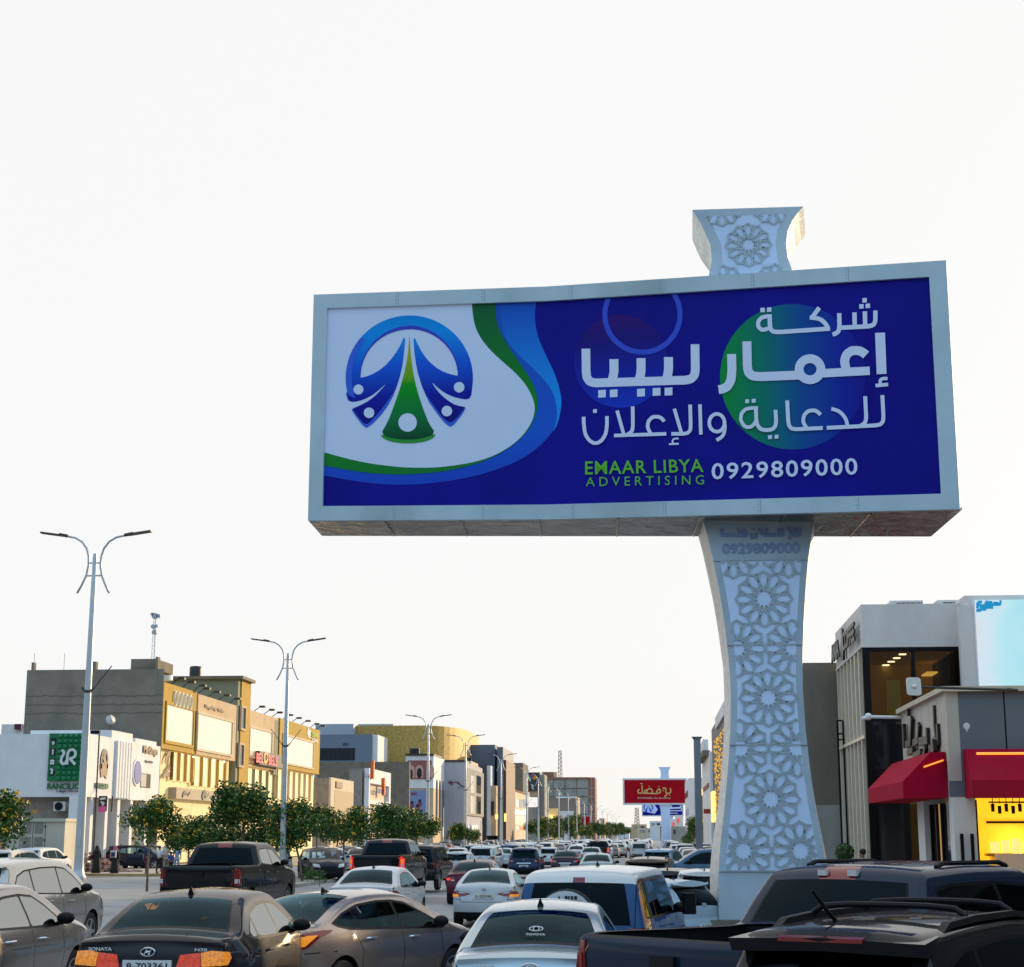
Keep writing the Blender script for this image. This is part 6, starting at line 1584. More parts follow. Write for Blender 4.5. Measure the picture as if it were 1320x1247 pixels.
sign_x(o, 'HOME', XF + .9, 474.5, 480, 999, 1004, blue_letters, .03); sign_x(o, 'RE', XF + .9, 480, 484, 1000, 1004.5, orange_letters, .03); sign_x(o, 'KIDS', XF + .9, 489.5, 497, 1018, 1024, blue_letters, .03)
sign_x(o, 'BIN', XF + .4, 500, 507, 1008, 1014, red_letters, .04); sign_x(o, 'LAIK', XF + .4, 500, 507, 1019, 1027, red_letters, .04)
o = front_block('wall', 'weathered concrete party wall behind the cream shop', 413, 532, 984.5, 262, concrete_grey, 1)
o['category'] = 'wall'
rs = random.Random(5)
o = bld('shopping_mall', 'curved mall clad in a gold perforated screen', xy(530, 330), 330)
gold_screen = mat('gold_screen', (.54, .35, .085), .6, .1, var=.42, vs_=2.2, bump=.9, bs=2.2)
Ym = 330; zt2 = zx(938.5, Ym); plan = [(xy(462, Ym), Ym), (xy(545, Ym), Ym)]
R = 9.0; cx_ = xy(545, Ym); 
for k in range(1, 13):
    a = PI / 2 * k / 12 * 1.15; plan.append((cx_ + R * math.sin(a) * .86, Ym + 2.2 * R * (1 - math.cos(a))))
plan += [(plan[-1][0], Ym + 40), (plan[0][0], Ym + 40)]
m_ = MB(); m_.prism([(a, b, 8) for a, b in plan], (0, 0, zt2 - 8)); m_.build('gold_screen', gold_screen, o)
bx(o, 'upper_storey', mat('pale_cladding', (.42, .47, .52), .5), xy(412.5, Ym), xy(462, Ym) - .05, Ym - 3, Ym + 20, 5, zx(936, Ym - 3)); bx(o, 'roof_edge', mat('pale_cladding', (.42, .47, .52)), xy(462, Ym), xy(508, Ym), Ym + 2, Ym + 20, zt2, zx(935.5, Ym))
Yw = 312
bx(o, 'annexe', mat('slate_blue_cladding', (.16, .21, .29), .5, var=.05), xy(412, Yw), xy(483, Yw), Yw, Yw + 12, 3, zx(949.5, Yw)); bx(o, 'annexe_end', stone_white, xy(483, Yw), xy(490, Yw), Yw + .3, Yw + 12, 3, zx(950, Yw))
pane_y(o, Yw, 415.5, 461, 967, 982.5, shop_glass, 'window_band'); sign_y(o, 'ALFA', Yw, 445, 452, 960.5, 963.5, black_letters)
mu = MB()
for p in range(420, 461, 6): mu.box((xy(p, Yw), Yw - .12, zx(982.5, Yw)), (xy(p + .7, Yw), Yw - .05, zx(967, Yw)))
mu.build('mullion', dark_metal, o)
Yg_ = 293
o = front_block('commercial_building', 'white building with a pink film poster, arched side windows and two black roof tanks', 527, 563, 977, Yg_, stone_white, yx(577, -38.2) - Yg_ - .1, zx(1018, Yg_))
bx(o, 'lower_wall', stucco_beige, xy(505, Yg_), xy(563, Yg_), Yg_ + .1, Yg_ + 14, -.3, zx(1018, Yg_)); bx(o, 'parapet', dark_metal, xy(526.5, Yg_), xy(563.5, Yg_), Yg_ - .2, Yg_ + 12, zx(977, Yg_), zx(974.5, Yg_))
po = pane_y(o, Yg_, 529.5, 560.5, 983, 1006.5, mat('dusty_pink_print', (.30, .10, .09), .5), 'poster', .12)
ar = MB()
for cx0 in (534, 545, 559):
    pts_ = [(xy(cx0 - 5, Yg_), zx(1005, Yg_)), (xy(cx0 + 5, Yg_), zx(1005, Yg_))] + [(xy(cx0 + 5 * math.cos(a), Yg_), zx(994 - 5 * math.sin(a), Yg_)) for a in [PI * k / 10 for k in range(11)]]
    ar.prism([(a, Yg_ - .13, b) for a, b in pts_], (0, -.03, 0))
ar.build('poster_arch', mat('rose_print', (.62, .36, .30), .5), po)
fg = MB(); fg.ball((xy(545, Yg_), Yg_ - .18, zx(999, Yg_)), (.45, .03, .9), 6); fg.ball((xy(534, Yg_), Yg_ - .18, zx(1000, Yg_)), (.35, .03, .8), 6); fg.build('poster_figure', black_letters, po)
bl2 = pane_y(o, Yg_, 523, 554.5, 1021, 1052, mat('periwinkle_print', (.20, .27, .50), .5), 'poster', .2, -.02)
fg = MB(); rs = random.Random(4)
for cx0, cy0 in ((530, 1046), (536, 1036), (543, 1040), (546, 1034), (540, 1048), (547, 1047), (534, 1049)):
    fg.ball((xy(cx0, Yg_), Yg_ - .22, zx(cy0, Yg_)), (.28, .02, .28), 6, 0); fg.ball((xy(cx0, Yg_), Yg_ - .215, zx(cy0 + 4, Yg_)), (.4, .02, .5), 6, 1)
fg.build('poster_figure', [black_letters, mat('plum_print', (.22, .04, .10), .5)], bl2); sign_y(bl2, 'KIDS', Yg_, 535, 542, 1023.5, 1026.5, red_letters, .03, .26)
for k in range(3):
    pa = 566 + k * 4; Ya = yx(pa, -38.2); ap = [(Ya, 3.5), (Ya + 2.6, 3.5)] + [(Ya + 1.3 + 1.3 * math.cos(a), 10.5 + 1.3 * math.sin(a)) for a in [PI * j / 8 for j in range(9)]]
    m_ = MB(); m_.prism([(-38.2 - .02, a, b) for a, b in ap], (.07, 0, 0)); m_.build('window', shop_glass, o)
for p in (533.5, 539.5):
    t_ = thing('water_tank', 'black roof tank, the %s of the pair above the pink poster' % ('left' if p < 536 else 'right'), 'water tank', (xy(p + 1.8, 296), 296, zx(974.5, Yg_)))
    MB().lathe([(.5, 0), (.52, .3), (.5, .6), (.52, .9), (.45, 1.1), (.05, 1.15)], tuple(t_.location), 'Z', 14).build('tank', tank_black, t_)
Yh = 309; Xh = xy(604, Yh)
o = front_block('commercial_building', 'lavender grey block with a dark twig drawing on its blank wall', 577, 604, 985, Yh, lavender, yx(626, Xh) - Yh)
bx(o, 'parapet', dark_metal, xy(577, Yh), Xh, Yh - .2, Yh + 6, zx(985, Yh), zx(982.5, Yh))
scrawl(o, 'Y', Yh, [(.14, [(586, 1012), (592, 1010), (596, 1013), (601, 1016), (606, 1017)]), (.10, [(594, 1009), (598, 1014)]), (.08, [(599, 1016), (594, 1018)])], black_letters); scrawl(o, 'Y', Yh, [(.5, [(583, 1012), (586, 1010)]), (.3, [(586, 1009), (587, 1014)])], mat('plum_print', (.22, .04, .10)))
bx(o, 'side_facade', concrete_pale, Xh, Xh + .3, Yh + .2, yx(626, Xh), zx(1052, Yh), zx(992, Yh))
for r_, (a, b) in enumerate(((1002, 1024), (1028, 1050))):
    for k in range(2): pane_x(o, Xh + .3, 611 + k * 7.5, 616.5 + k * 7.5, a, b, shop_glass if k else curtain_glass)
bx(o, 'roof_sign', stucco_cream, Xh - 1, Xh - .4, yx(614, Xh), yx(623, Xh), zx(995, yx(614, Xh)), zx(984, yx(614, Xh))); sign_x(o, 'PARK', Xh - .4, 615, 622, 989, 994, orange_letters, .03)
bx(o, 'roof_sign_panel', black_letters, xy(606, 330), xy(612, 330), 330, 330.4, zx(992, 330), zx(980, 330))
Yi = 352; slate = mat('slate_blue_render', (.145, .165, .22), .7, var=.06)
o = front_block('tower_block', 'tall slate blue tower with dark edges behind the lavender block', 594, 642, 963.5, Yi, slate, 30)
bx(o, 'edge_pier', panel_bluegrey, xy(646, Yi), xy(653.5, Yi), Yi - 2, Yi + 25, -.3, zx(967, Yi)); bx(o, 'recess', black_trim, xy(642, Yi), xy(646, Yi), Yi + 1, Yi + 20, -.3, zx(980, Yi)); bx(o, 'edge_pier', mat('chestnut_cladding', (.12, .06, .05), .6), xy(653.5, Yi), xy(657, Yi), Yi - 1, Yi + 22, -.3, zx(983, Yi))
bx(o, 'dark_wing', mat('charcoal_cladding', (.05, .055, .065), .5), xy(626, 345), xy(632, 345), 344, 351, -.3, zx(990, 345)); bx(o, 'light_wing', stone_white, xy(632, 345), xy(637, 345), 344.5, 351, 2, zx(990, 345)); bx(o, 'beige_wing', stucco_beige, xy(637, 345), xy(643.5, 345), 345, 351.5, 2, zx(1015, 345)); bx(o, 'window', shop_glass, xy(637.5, 345), xy(641, 345), 344.6, 345.1, 6, zx(1035, 345))
bx(o, 'glowing_sign', warm_glow, xy(643, 344), xy(646, 344), 343.5, 344, zx(1057, 344), zx(1051, 344)); bx(o, 'glowing_sign', warm_glow, xy(654.5, 344), xy(657, 344), 343, 343.4, zx(1060, 344), zx(1050, 344))
Xj = -34.0; Yj = yx(657.5, Xj)
o = bld('commercial_building', 'beige arcade with lit shop windows right of the slate blue tower', Xj, Yj)
bx(o, 'wall', stucco_cream, Xj - 10, Xj, Yj, yx(684, Xj), -.3, zx(1018.5, Yj)); bx(o, 'roof_edge', brick_red, Xj - 10, Xj + .3, Yj - .2, yx(684, Xj), zx(1018.5, Yj), zx(1017.3, Yj))
for k in range(5):
    a = 659 + k * 4.8
    pane_x(o, Xj, a, a + 3.8, 1032, 1042, shop_glass if k != 2 else stone_white); pane_x(o, Xj, a, a + 4.2, 1047 if k % 2 else 1045, 1051, white_glow, 'lit_sign'); pane_x(o, Xj, a, a + 4.4, 1053, 1064, mat('lit_window', (.5, .52, .42), .3, emit=(1, .85, .5), es=.45), 'shop_window'); pane_x(o, Xj, a, a + 4.4, 1066, 1070, [red_letters, gold_letters, stone_white, orange_letters, red_letters][k], 'fascia')
o = front_block('apartment_block', 'plain grey concrete block above the beige arcade', 657, 678, 986.5, 470, concrete_grey, 20)
Yl = 500
o = front_block('tower_block', 'black sign tower with a fan of coloured petals', 680, 699.5, 998.5, Yl, mat('charcoal_cladding', (.05, .055, .065)), 14, zx(1022, Yl))
bx(o, 'pier', mat('charcoal_cladding', (.05, .055, .065)), xy(697, Yl), xy(700, Yl), Yl, Yl + 14, -.3, zx(1022, Yl)); bx(o, 'side_wall', concrete_pale, xy(699.6, Yl), xy(705, Yl), Yl + 2, Yl + 14, -.3, zx(1001, Yl)); bx(o, 'balcony', stucco_beige, xy(686, Yl), xy(697, Yl), Yl + .3, Yl + 8, zx(1029, Yl), zx(1022, Yl)); bx(o, 'lower_block', concrete_pale, xy(684, Yl), xy(697, Yl), Yl + 1, Yl + 12, -.3, zx(1042, Yl))
for c_, pts_ in (('print_teal', [(684, 1003), (689, 1007)]), ('print_pink', [(688.5, 1002), (690.5, 1005)]), ('print_amber', [(691, 1007), (695, 1003)])):
    scrawl(o, 'Y', Yl, [(.9, pts_)], mat(c_, {'print_teal': (.0, .45, .38), 'print_pink': (.55, .03, .3), 'print_amber': (.75, .33, .02)}[c_], .5), 'petal', .1)
scrawl(o, 'Y', Yl, [(.35, [(688, 1014), (692, 1015), (689, 1017), (692, 1020)])], white_paint)
Yn = 575
o = front_block('commercial_building', 'low brown building with a pale parapet in front of the unfinished block', 704, 745, 1031, Yn, mat('brown_render', (.26, .21, .18), .85), 14)
bx(o, 'parapet', stone_white, xy(720, Yn), xy(745.5, Yn), Yn - .2, Yn + 10, zx(1031, Yn), zx(1029, Yn)); bx(o, 'side_wall', stucco_beige, xy(745, Yn), xy(748, Yn), Yn + .3, Yn + 14, -.3, zx(1030, Yn)); bx(o, 'lit_front', mat('lit_stucco2', (.75, .5, .22), .6, emit=(1, .6, .2), es=.25), xy(704, Yn), xy(724, Yn), Yn - 4, Yn - .1, -.3, zx(1044, Yn)); bx(o, 'white_front', stone_white, xy(724, Yn), xy(742, Yn), Yn - 3, Yn - .1, -.3, zx(1047, Yn))
for k in range(4): bx(o, 'lit_sign', warm_glow, xy(705 + k * 4.4, Yn), xy(708 + k * 4.4, Yn), Yn - 4.4, Yn - 4.1, zx(1054 + k, Yn), zx(1050 + k, Yn))
Yu = 660
o = front_block('apartment_block', 'unfinished grey concrete block with red brick edges and a lattice mast behind', 703, 761, 1007, Yu, concrete_pale, 20)
bx(o, 'roof_slab', brick_red, xy(703, Yu), xy(762, Yu), Yu - .4, Yu + 20, zx(1007, Yu), zx(1004.8, Yu)); bx(o, 'brick_infill', brick_red, xy(761.2, Yu), xy(769.5, Yu), Yu, Yu + 20, -.3, zx(1005, Yu)); bx(o, 'stair_head', brick_red, xy(702, Yu), xy(717, Yu), Yu + 1, Yu + 9, zx(1004.8, Yu), zx(998, Yu)); bx(o, 'stair_head_end', stucco_cream, xy(717, Yu), xy(721, Yu), Yu + 1, Yu + 9, zx(1004.8, Yu), zx(998, Yu))
gr = MB()
for p in (716, 731, 746): gr.box((xy(p, Yu), Yu - .12, 0), (xy(p + .9, Yu), Yu + .02, zx(1007, Yu)))
for p in (1018.5, 1029, 1040, 1051): gr.box((xy(703, Yu), Yu - .14, zx(p + .7, Yu)), (xy(761, Yu), Yu + .02, zx(p - .3, Yu)))
gr.build('concrete_frame', concrete_grey, o)
gr = MB()
for p in (1018.5, 1029, 1040, 1051): gr.box((xy(761.2, Yu), Yu - .1, zx(p + .9, Yu)), (xy(769.7, Yu), Yu + .02, zx(p - .5, Yu)))
gr.box((xy(764.5, Yu), Yu - .12, 0), (xy(765.8, Yu), Yu + .02, zx(1005, Yu))); gr.build('slab_edge', concrete_pale, o)
# red hoarding on posts
Ys = 505
o = thing('advertising_hoarding', 'low wine red hoarding with faded lettering on posts by the far trees', 'hoarding', (xy(749, Ys), Ys, 0))
bx(o, 'panel', vinyl_red, xy(736, Ys), xy(762.5, Ys), Ys, Ys + .3, zx(1064.5, Ys), zx(1053.5, Ys)); bx(o, 'frame', white_paint, xy(735.3, Ys), xy(763.2, Ys), Ys + .31, Ys + .6, zx(1065.2, Ys), zx(1052.8, Ys)); sign_y(o, 'BOUFADEL', Ys, 739, 752, 1056, 1062, vinyl_gold, .02, .05)
for p in (738, 760): MB().tube([(xy(p, Ys), Ys + .2, 0), (xy(p, Ys), Ys + .2, zx(1064, Ys))], .15, 6).build('post', dark_metal, o)
for p in (751, 756.5): bx(o, 'divider', white_paint, xy(p, Ys), xy(p + .7, Ys), Ys - .05, Ys - .01, zx(1064.5, Ys), zx(1053.5, Ys))
# far blocks down to the vanishing point
for pa, pb, pt, Y, mm, lab in ((769.5, 774, 1058, 720, slate, 'narrow slate block right of the unfinished one'), (774.5, 781, 1056, 760, stucco_beige, 'narrow beige block far down the left side'), (781, 789, 1064, 900, concrete_grey, 'low grey block far down the left side'), (788.5, 797, 1067, 1050, stucco_cream, 'low cream block near the vanishing point'), (797, 812, 1069.5, 1250, stone_white, 'low white block at the vanishing point'),
        (806, 822, 1067, 1400, concrete_pale, 'long pale block closing the street'), (815, 834, 1063.5, 1300, stucco_beige, 'beige block left of the far pillar'), (822, 846, 1068, 1100, stucco_cream, 'cream wall under the far pillar'), (838, 853, 1059.5, 1000, stone_white, 'white block behind the foot of the far pillar'), (851, 862, 1066, 900, brick_red, 'small red block right of the far pillar')):
    o = front_block('far_building', lab, pa, pb, pt, Y, mm, 30)
    for k in range(2): pane_y(o, Y, pa + (pb - pa) * (.15 + .45 * k), pa + (pb - pa) * (.40 + .45 * k), pt + 2.5, pt + 5, shop_glass if k else concrete_pale, 'window', .3)
# masts
def mast(label, px, py, Y, base_py, w, dishes=False):
    o = thing('lattice_mast', label, 'mast', (xy(px, Y), Y, zx(base_py, Y))); x, y, z = o.location; h = zx(py, Y) - z; m_ = MB(); n = 14
    for a, b in ((-1, -1), (1, -1), (0, 1)): m_.tube([(x + a * w, y + b * w, z), (x + a * w * .6, y + b * w * .6, z + h)], w * .16, 4)
    for k in range(n):
        za, zb2 = z + h * k / n, z + h * (k + 1) / n; f0, f1 = 1 - .4 * k / n, 1 - .4 * (k + 1) / n
        s_ = 1 if k % 2 else -1
        m_.tube([(x - s_ * w * f0, y - w * f0, za), (x + s_ * w * f1, y - w * f1, zb2)], w * .10, 4); m_.tube([(x - s_ * w * f0, y - w * f0, za), (x, y + w * f1, zb2)], w * .10, 4)
    m_.build('lattice', mat('mast_paint', (.55, .42, .36), .6, var=.3, vs_=.3) if not dishes else white_paint, o)
    if dishes:
        for dx, dz, r in ((0, -.5, .5), (.6, -.5, .32), (-.2, -2.2, .36), (.35, -2.1, .26), (.05, -3.1, .42), (-.45, -.2, .26)):
            q = MB(); q.lathe([(r, -.1), (r, .25), (r * .5, .3), (.02, .3)], (x + dx, y - w, z + h + dz), 'Y', 14); q.build('drum_antenna', steel, o)
    return o
mast('thin white radio mast with drum antennas behind the grey block', 190, 789, 260, 860, .26, True)
mast('thin far lattice mast behind the unfinished block', 725.5, 971, 800, 1006, 1.0)
mast('faint lattice tower near the vanishing point', 822, 1043, 1500, 1070, 2.2)
# ------------------------------------------------------------------ buildings on the right
def yr(px, X): return X * F / (px - VPX)
SHX, SHY = 7.49, 43.5
zf1, zf0 = zx(900, SHY), zx(1011, SHY)
o = bld('shop', 'corner shop with a slate fascia, red awnings and a glowing yellow window', SHX, SHY)
XE = 16.0; YE2 = yr(1156, SHX)
slate_panel = mat('slate_fascia', (.13, .165, .205), .5, var=.05, vs_=.8, grime=.08)
pale_board = mat('pale_board', (.50, .47, .42), .6, var=.06, vs_=1)
xj = xy(1284, SHY)
bx(o, 'fascia_panel', slate_panel, SHX, xj - .02, SHY, SHY + .3, zx(1030, SHY), zf1); bx(o, 'fascia_panel', slate_panel, xj + .02, XE, SHY, SHY + .3, zx(1030, SHY), zf1)
bx(o, 'fascia_joint', black_trim, xj - .02, xj + .02, SHY + .05, SHY + .3, zx(1030, SHY), zf1)
n_b = 6
for k in range(n_b):
    ya, yb = SHY + .3 + (YE2 - SHY - .3) * k / n_b, SHY + .3 + (YE2 - SHY - .3) * (k + 1) / n_b
    bx(o, 'fascia_board', pale_board, SHX, SHX + .3, ya + .015, yb - .015, zx(985, SHY), zf1)
bx(o, 'fascia_corner', pale_board, SHX - .02, SHX + .28, SHY - .02, SHY + .29, zx(1011, SHY), zf1)
cp = MB(); cp.box((SHX - .15, SHY - .18, zf1), (XE, SHY + .35, zf1 + .13)); cp.box((SHX - .15, SHY + .35, zf1), (SHX + .35, YE2, zf1 + .13)); cp.build('roof_coping', mat('coping_cream', (.55, .50, .40), .6), o)
bx(o, 'roof', concrete_grey, SHX + .35, XE, SHY + .35, YE2, zf1 - .3, zf1 - .1)
bx(o, 'fascia_back', black_trim, SHX + .05, SHX + .3, SHY + .3, YE2, zx(986, SHY), zf1 - .05)
# columns and shopfront on both faces
xw0 = xy(1244, SHY); zg0 = ground(9, 44)
bx(o, 'column', stone_white, SHX + .02, xw0 - .05, SHY + .02, SHY + .62, zg0, zx(1011, SHY) - .003)
bx(o, 'column', stone_white, SHX + .05, SHX + .45, yr(1176, SHX), yr(1168, SHX), zg0, zx(990, SHY))
for a, b, mm in ((1180, 1186, shop_glass), (1187, 1192, mat('door_warm', (.55, .30, .10), .5, emit=(1, .55, .15), es=.35)), (1193, 1206, shop_glass)):
    bx(o, 'shop_window', mm, SHX + .2, SHX + .28, yr(b, SHX), yr(a, SHX), zg0, zx(1036, SHY))
for p in (1179.5, 1186.5, 1192.5, 1206): MB().box((SHX + .12, yr(p, SHX) - .05, zg0), (SHX + .32, yr(p, SHX) + .05, zx(1036, SHY))).build('door_frame', black_trim, o)
bx(o, 'back_wall', pale_board, SHX + .4, SHX + .6, yr(1206, SHX), YE2, zg0, zx(990, SHY))
yel = mat('shop_interior_yellow', (.80, .55, .06), .7, var=.08, emit=(1, .58, .02), es=.36)  # wall glows by itself to stand in for the lit interior
zw1 = zx(1034, SHY); Yb_ = SHY + 3.2
bx(o, 'interior_wall', yel, xw0 + .1, XE, Yb_, Yb_ + .2, zg0, zw1 + .2); bx(o, 'interior_wall', yel, xw0 - .06, xw0 + .1, SHY + .7, Yb_ + .2, zg0, zw1 + .2)
bx(o, 'interior_ceiling', mat('ceiling_warm', (.7, .5, .2), .8, emit=(1, .66, .2), es=1.3), xw0 - .05, XE, SHY + .5, Yb_, zw1 + .21, zw1 + .3)  # whole ceiling glows in place of the shop's lamps
bx(o, 'window_frame', black_trim, xw0 - .045, xw0, SHY + .05, SHY + .15, zg0, zw1)
bx(o, 'counter', stone_white, xw0 + .6, XE, SHY + 1.2, SHY + 2.0, zg0, zx(1100, SHY))
pk = mat('lit_packets', (.85, .68, .30), .5, var=.25, vs_=9, emit=(1, .75, .25), es=.9)
for k in range(14):
    x = xw0 + .55 + k * .27; bx(o, 'packet', pk, x, x + .19, SHY + 1.35, SHY + 1.5, zx(1100, SHY) + .02, zx(1100, SHY) + .30 + .04 * (k % 3))
bx(o, 'shelf', gold_letters, xw0 + .4, XE, SHY + 1.25, SHY + 1.6, zx(1100, SHY) - .06, zx(1100, SHY) + .01)
sp_ = MB()
for k in range(6):
    x = xw0 + .55 + k * .17; sp_.lathe([(.045, 0), (.05, .2)], (x, SHY + .9, zw1 - .28 - .05 * (k % 2)), 'Z', 8); sp_.tube([(x, SHY + .9, zw1 - .08), (x, SHY + .9, zw1 + .2)], .012, 5)
sp_.box((xw0 + .45, SHY + .88, zw1 - .06), (xw0 + 1.6, SHY + .92, zw1 - .02)); sp_.build('track_lights', black_trim, o)
bx(o, 'slot_vent', black_trim, xw0 + .8, XE, Yb_ - .06, Yb_ - .01, zx(1060, SHY) - .03, zx(1060, SHY) + .03)
sl2 = bpy.data.lights.new('shop_lamp', 'POINT'); sl2.energy = 22; sl2.color = (1, .72, .28); sl2.shadow_soft_size = .12; so2 = bpy.data.objects.new('shop_lamp', sl2); COL.objects.link(so2); so2.location = (xw0 + 1.5, Yb_ - .55, zx(1088, SHY))
rail = MB()
for p in (1222, 1234.5): rail.box((xy(p, SHY) - .04, SHY - .12, zg0), (xy(p, SHY) + .04, SHY - .06, zx(1075, SHY)))
rail.build('wall_light', black_trim, o)
awn = mat('awning_red', (.40, .004, .034), .8, spec=.08, var=.10, vs_=1.2, bump=.5, bs=3, grime=.12)
lampo = mat('lamp_strip', (.8, .3, .05), .4, emit=(1, .36, .04), es=1.1)
def awning_side():
    t = thing('awning', 'red awning on the left face of the corner shop, over its door', 'awning', (SHX, 44.2, zx(1036, SHY)))
    pr = [(SHX - .01, 4.02), (SHX - .38, 4.02), (SHX - 1.12, 3.28), (SHX - 1.12, 2.86), (SHX - .01, 2.86)]
    m_ = MB(); m_.prism([(a, 44.0, b) for a, b in pr], (0, 7.1, 0)); m_.build('canopy', awn, t)
    m_ = MB(); m_.prism([(SHX - .58, 43.985, 3.62), (SHX - .08, 43.985, 3.79), (SHX - .08, 43.985, 3.83), (SHX - .58, 43.985, 3.66)], (0, -.03, 0)); m_.build('lamp_strip', lampo, t)
def awning_front():
    x0 = xy(1230, SHY); t = thing('awning', 'red awning across the front of the corner shop, over the yellow window', 'awning', (x0, SHY, zx(1036, SHY)))
    pr = [(SHY - .01, 4.05), (SHY - .30, 4.05), (SHY - 1.0, 3.26), (SHY - 1.0, 2.84), (SHY - .01, 2.84)]
    m_ = MB(); m_.prism([(x0, a, b) for a, b in pr], (XE - x0, 0, 0)); m_.build('canopy', awn, t)
    m_ = MB(); m_.prism([(x0 + .25, SHY - .42, 3.94), (xy(1319, SHY) - .1, SHY - .42, 3.94), (xy(1319, SHY) - .1, SHY - .45, 3.90), (x0 + .25, SHY - .45, 3.90)], (0, -.02, .02)); m_.build('lamp_strip', lampo, t)
awning_side(); awning_front()
# black raised Arabic sign on the side fascia
def sx(px, py):
    Y = yr(px, SHX); return (Y, zx(py, Y))
t = MB(); L_ = 0
for w, pts in ((.17, [(1199, 917), (1199, 945), (1200, 958), (1196, 962)]), (.2, [(1203, 940), (1203, 962), (1198, 966)]), (.22, [(1190, 945), (1190, 960), (1180, 962)]), (.2, [(1181, 940), (1179, 960), (1173, 964)]), (.2, [(1173, 932), (1170, 962), (1164, 966)]), (.17, [(1169, 920), (1169, 930)]), (.22, [(1163, 940), (1163, 970)]), (.16, [(1190, 968), (1188, 978), (1182, 980)]), (.16, [(1175, 972), (1168, 976)]), (.3, [(1202, 966), (1198, 975)]), (.15, [(1186, 974), (1176, 980)])):
    L_ += .012
    for q in stroke([sx(*p) for p in pts], w): t.prism([(SHX - .06 - L_, v.x, v.y) for v in q], (.06 + L_ * .5, 0, 0))
t.build('lettering', black_letters, o)
lg = MB(); lg.ball((xy(1236, SHY), SHY - .01, zx(943, SHY)), (.085, .012, .085), 10); lg.prism([(xy(1234, SHY), SHY - .012, zx(946, SHY)), (xy(1238, SHY), SHY - .012, zx(946, SHY)), (xy(1236, SHY), SHY - .012, zx(951, SHY))], (0, .01, 0)); lg.build('emblem', white_paint, o)
bx(o, 'bulkhead_lamp', black_trim, xy(1317, SHY), xy(1326, SHY), SHY - .2, SHY - .01, zx(968, SHY), zx(958, SHY))
# camera pole on the side
c = thing('cctv_arm', 'white camera arm sticking out from the corner shop towards the dark glass', 'camera', (SHX, yr(1156, SHX), zx(931, 51)))
x, y, z = c.location
MB().tube([(x, y - .2, z), (x - .95, y - .2, z + .02)], .05, 8).build('arm', white_paint, c); q = MB(); q.ball((x - 1.0, y - .2, z + .03), .11, 8); q.tube([(x - 1.0, y - .2, z), (x - 1.2, y - .25, z - .03)], .06, 8); q.build('camera', white_paint, c)
# antenna panel on an arm above the roof
c = thing('panel_antenna', 'square white dish antenna on a dark arm above the shop roof', 'antenna', (xy(1174, 42), 42, zx(893, 42))); Y = 42
m_ = MB(); m_.prism([(a, Y - .05, b) for a, b in round_poly([(xy(1164.5, Y), zx(904, Y)), (xy(1182.5, Y), zx(904.5, Y)), (xy(1182, Y), zx(882, Y)), (xy(1164, Y), zx(881.5, Y))], .08)], (0, .06, 0)); m_.build('panel', white_paint, c)
q = MB(); q.ball((xy(1173.5, Y), Y - .06, zx(893, Y)), (.06, .05, .05), 8); q.build('feed', stone_white, c)
MB().tube([(xy(1180, Y), Y + .05, zx(893.5, Y)), (xy(1304, Y), Y + .25, zx(897.5, Y)), (xy(1304, Y), Y + 1.8, zf1 + .1)], .035, 6).build('arm', dark_metal, c)
# --- glass fronted cafe building behind
CX_, CY = 6.63, 53.0
zc1 = zx(788, CY); zcb = zx(843, CY); Yc2 = yr(1078, CX_); xce = xy(1236, CY)
o = bld('cafe_building', 'white cafe building with dark glass, brass fins and black lettering', CX_, CY)
render_w = mat('cafe_render', (.74, .69, .66), .8, var=.06, vs_=1.2, bump=.25, bs=20, grime=.2)
bx(o, 'upper_wall', render_w, CX_, xce, CY, Yc2, zcb, zc1)
nb = MB(); dglass = mat('dark_shopfront', (.012, .014, .018), .05, var=0)
cafe_glass = glass_mat('cafe_glass', (.55, .52, .46), 1.35, .02)
bx(o, 'window', cafe_glass, xy(1118, CY), xce - .12, CY + .1, CY + .13, zx(930, CY), zcb - .1)
mu = MB()
for a, b in ((1112, 1120), (1172, 1176.5), (1231, 1236)): mu.box((xy(a, CY), CY + .02, 0), (xy(b, CY), CY + .2, zcb - .12))
mu.box((xy(1112, CY), CY + .02, zcb - .12), (xce, CY + .2, zcb)); mu.box((xy(1120, CY), CY + .03, zx(936, CY)), (xce, CY + .19, zx(931, CY))); mu.build('window_frame', black_trim, o)
bx(o, 'lower_glass', dglass, xy(1120, CY), xce, CY + .06, CY + .14, ground(7, 53), zx(936, CY))
bx(o, 'interior_ceiling', mat('cafe_ceiling', (.30, .20, .09), .8, emit=(.5, .26, .06), es=.14), CX_ + .3, xce, CY + .4, Yc2 - .3, zcb - .12, zcb - .05)
bx(o, 'interior_wall', mat('cafe_wall', (.34, .22, .08), .8, emit=(.5, .26, .04), es=.22), xy(1140, CY), xce, CY + 4.5, CY + 4.7, zx(936, CY), zcb - .12)
bx(o, 'interior_wall', mat('cafe_wall_dark', (.05, .04, .03), .8), xce - .2, xce, CY + .3, CY + 4.5, zx(936, CY), zcb - .12)
bx(o, 'interior_wall', mat('cafe_green', (.42, .38, .14), .7, emit=(.6, .5, .15), es=.22), xy(1153, CY), xy(1171, CY), CY + 2.4, CY + 2.5, zx(936, CY), zx(876, CY))
bx(o, 'cove_light', warm_glow, xy(1212, CY), xce - .25, CY + 3.2, CY + 4.4, zx(862, CY) - .05, zx(862, CY))
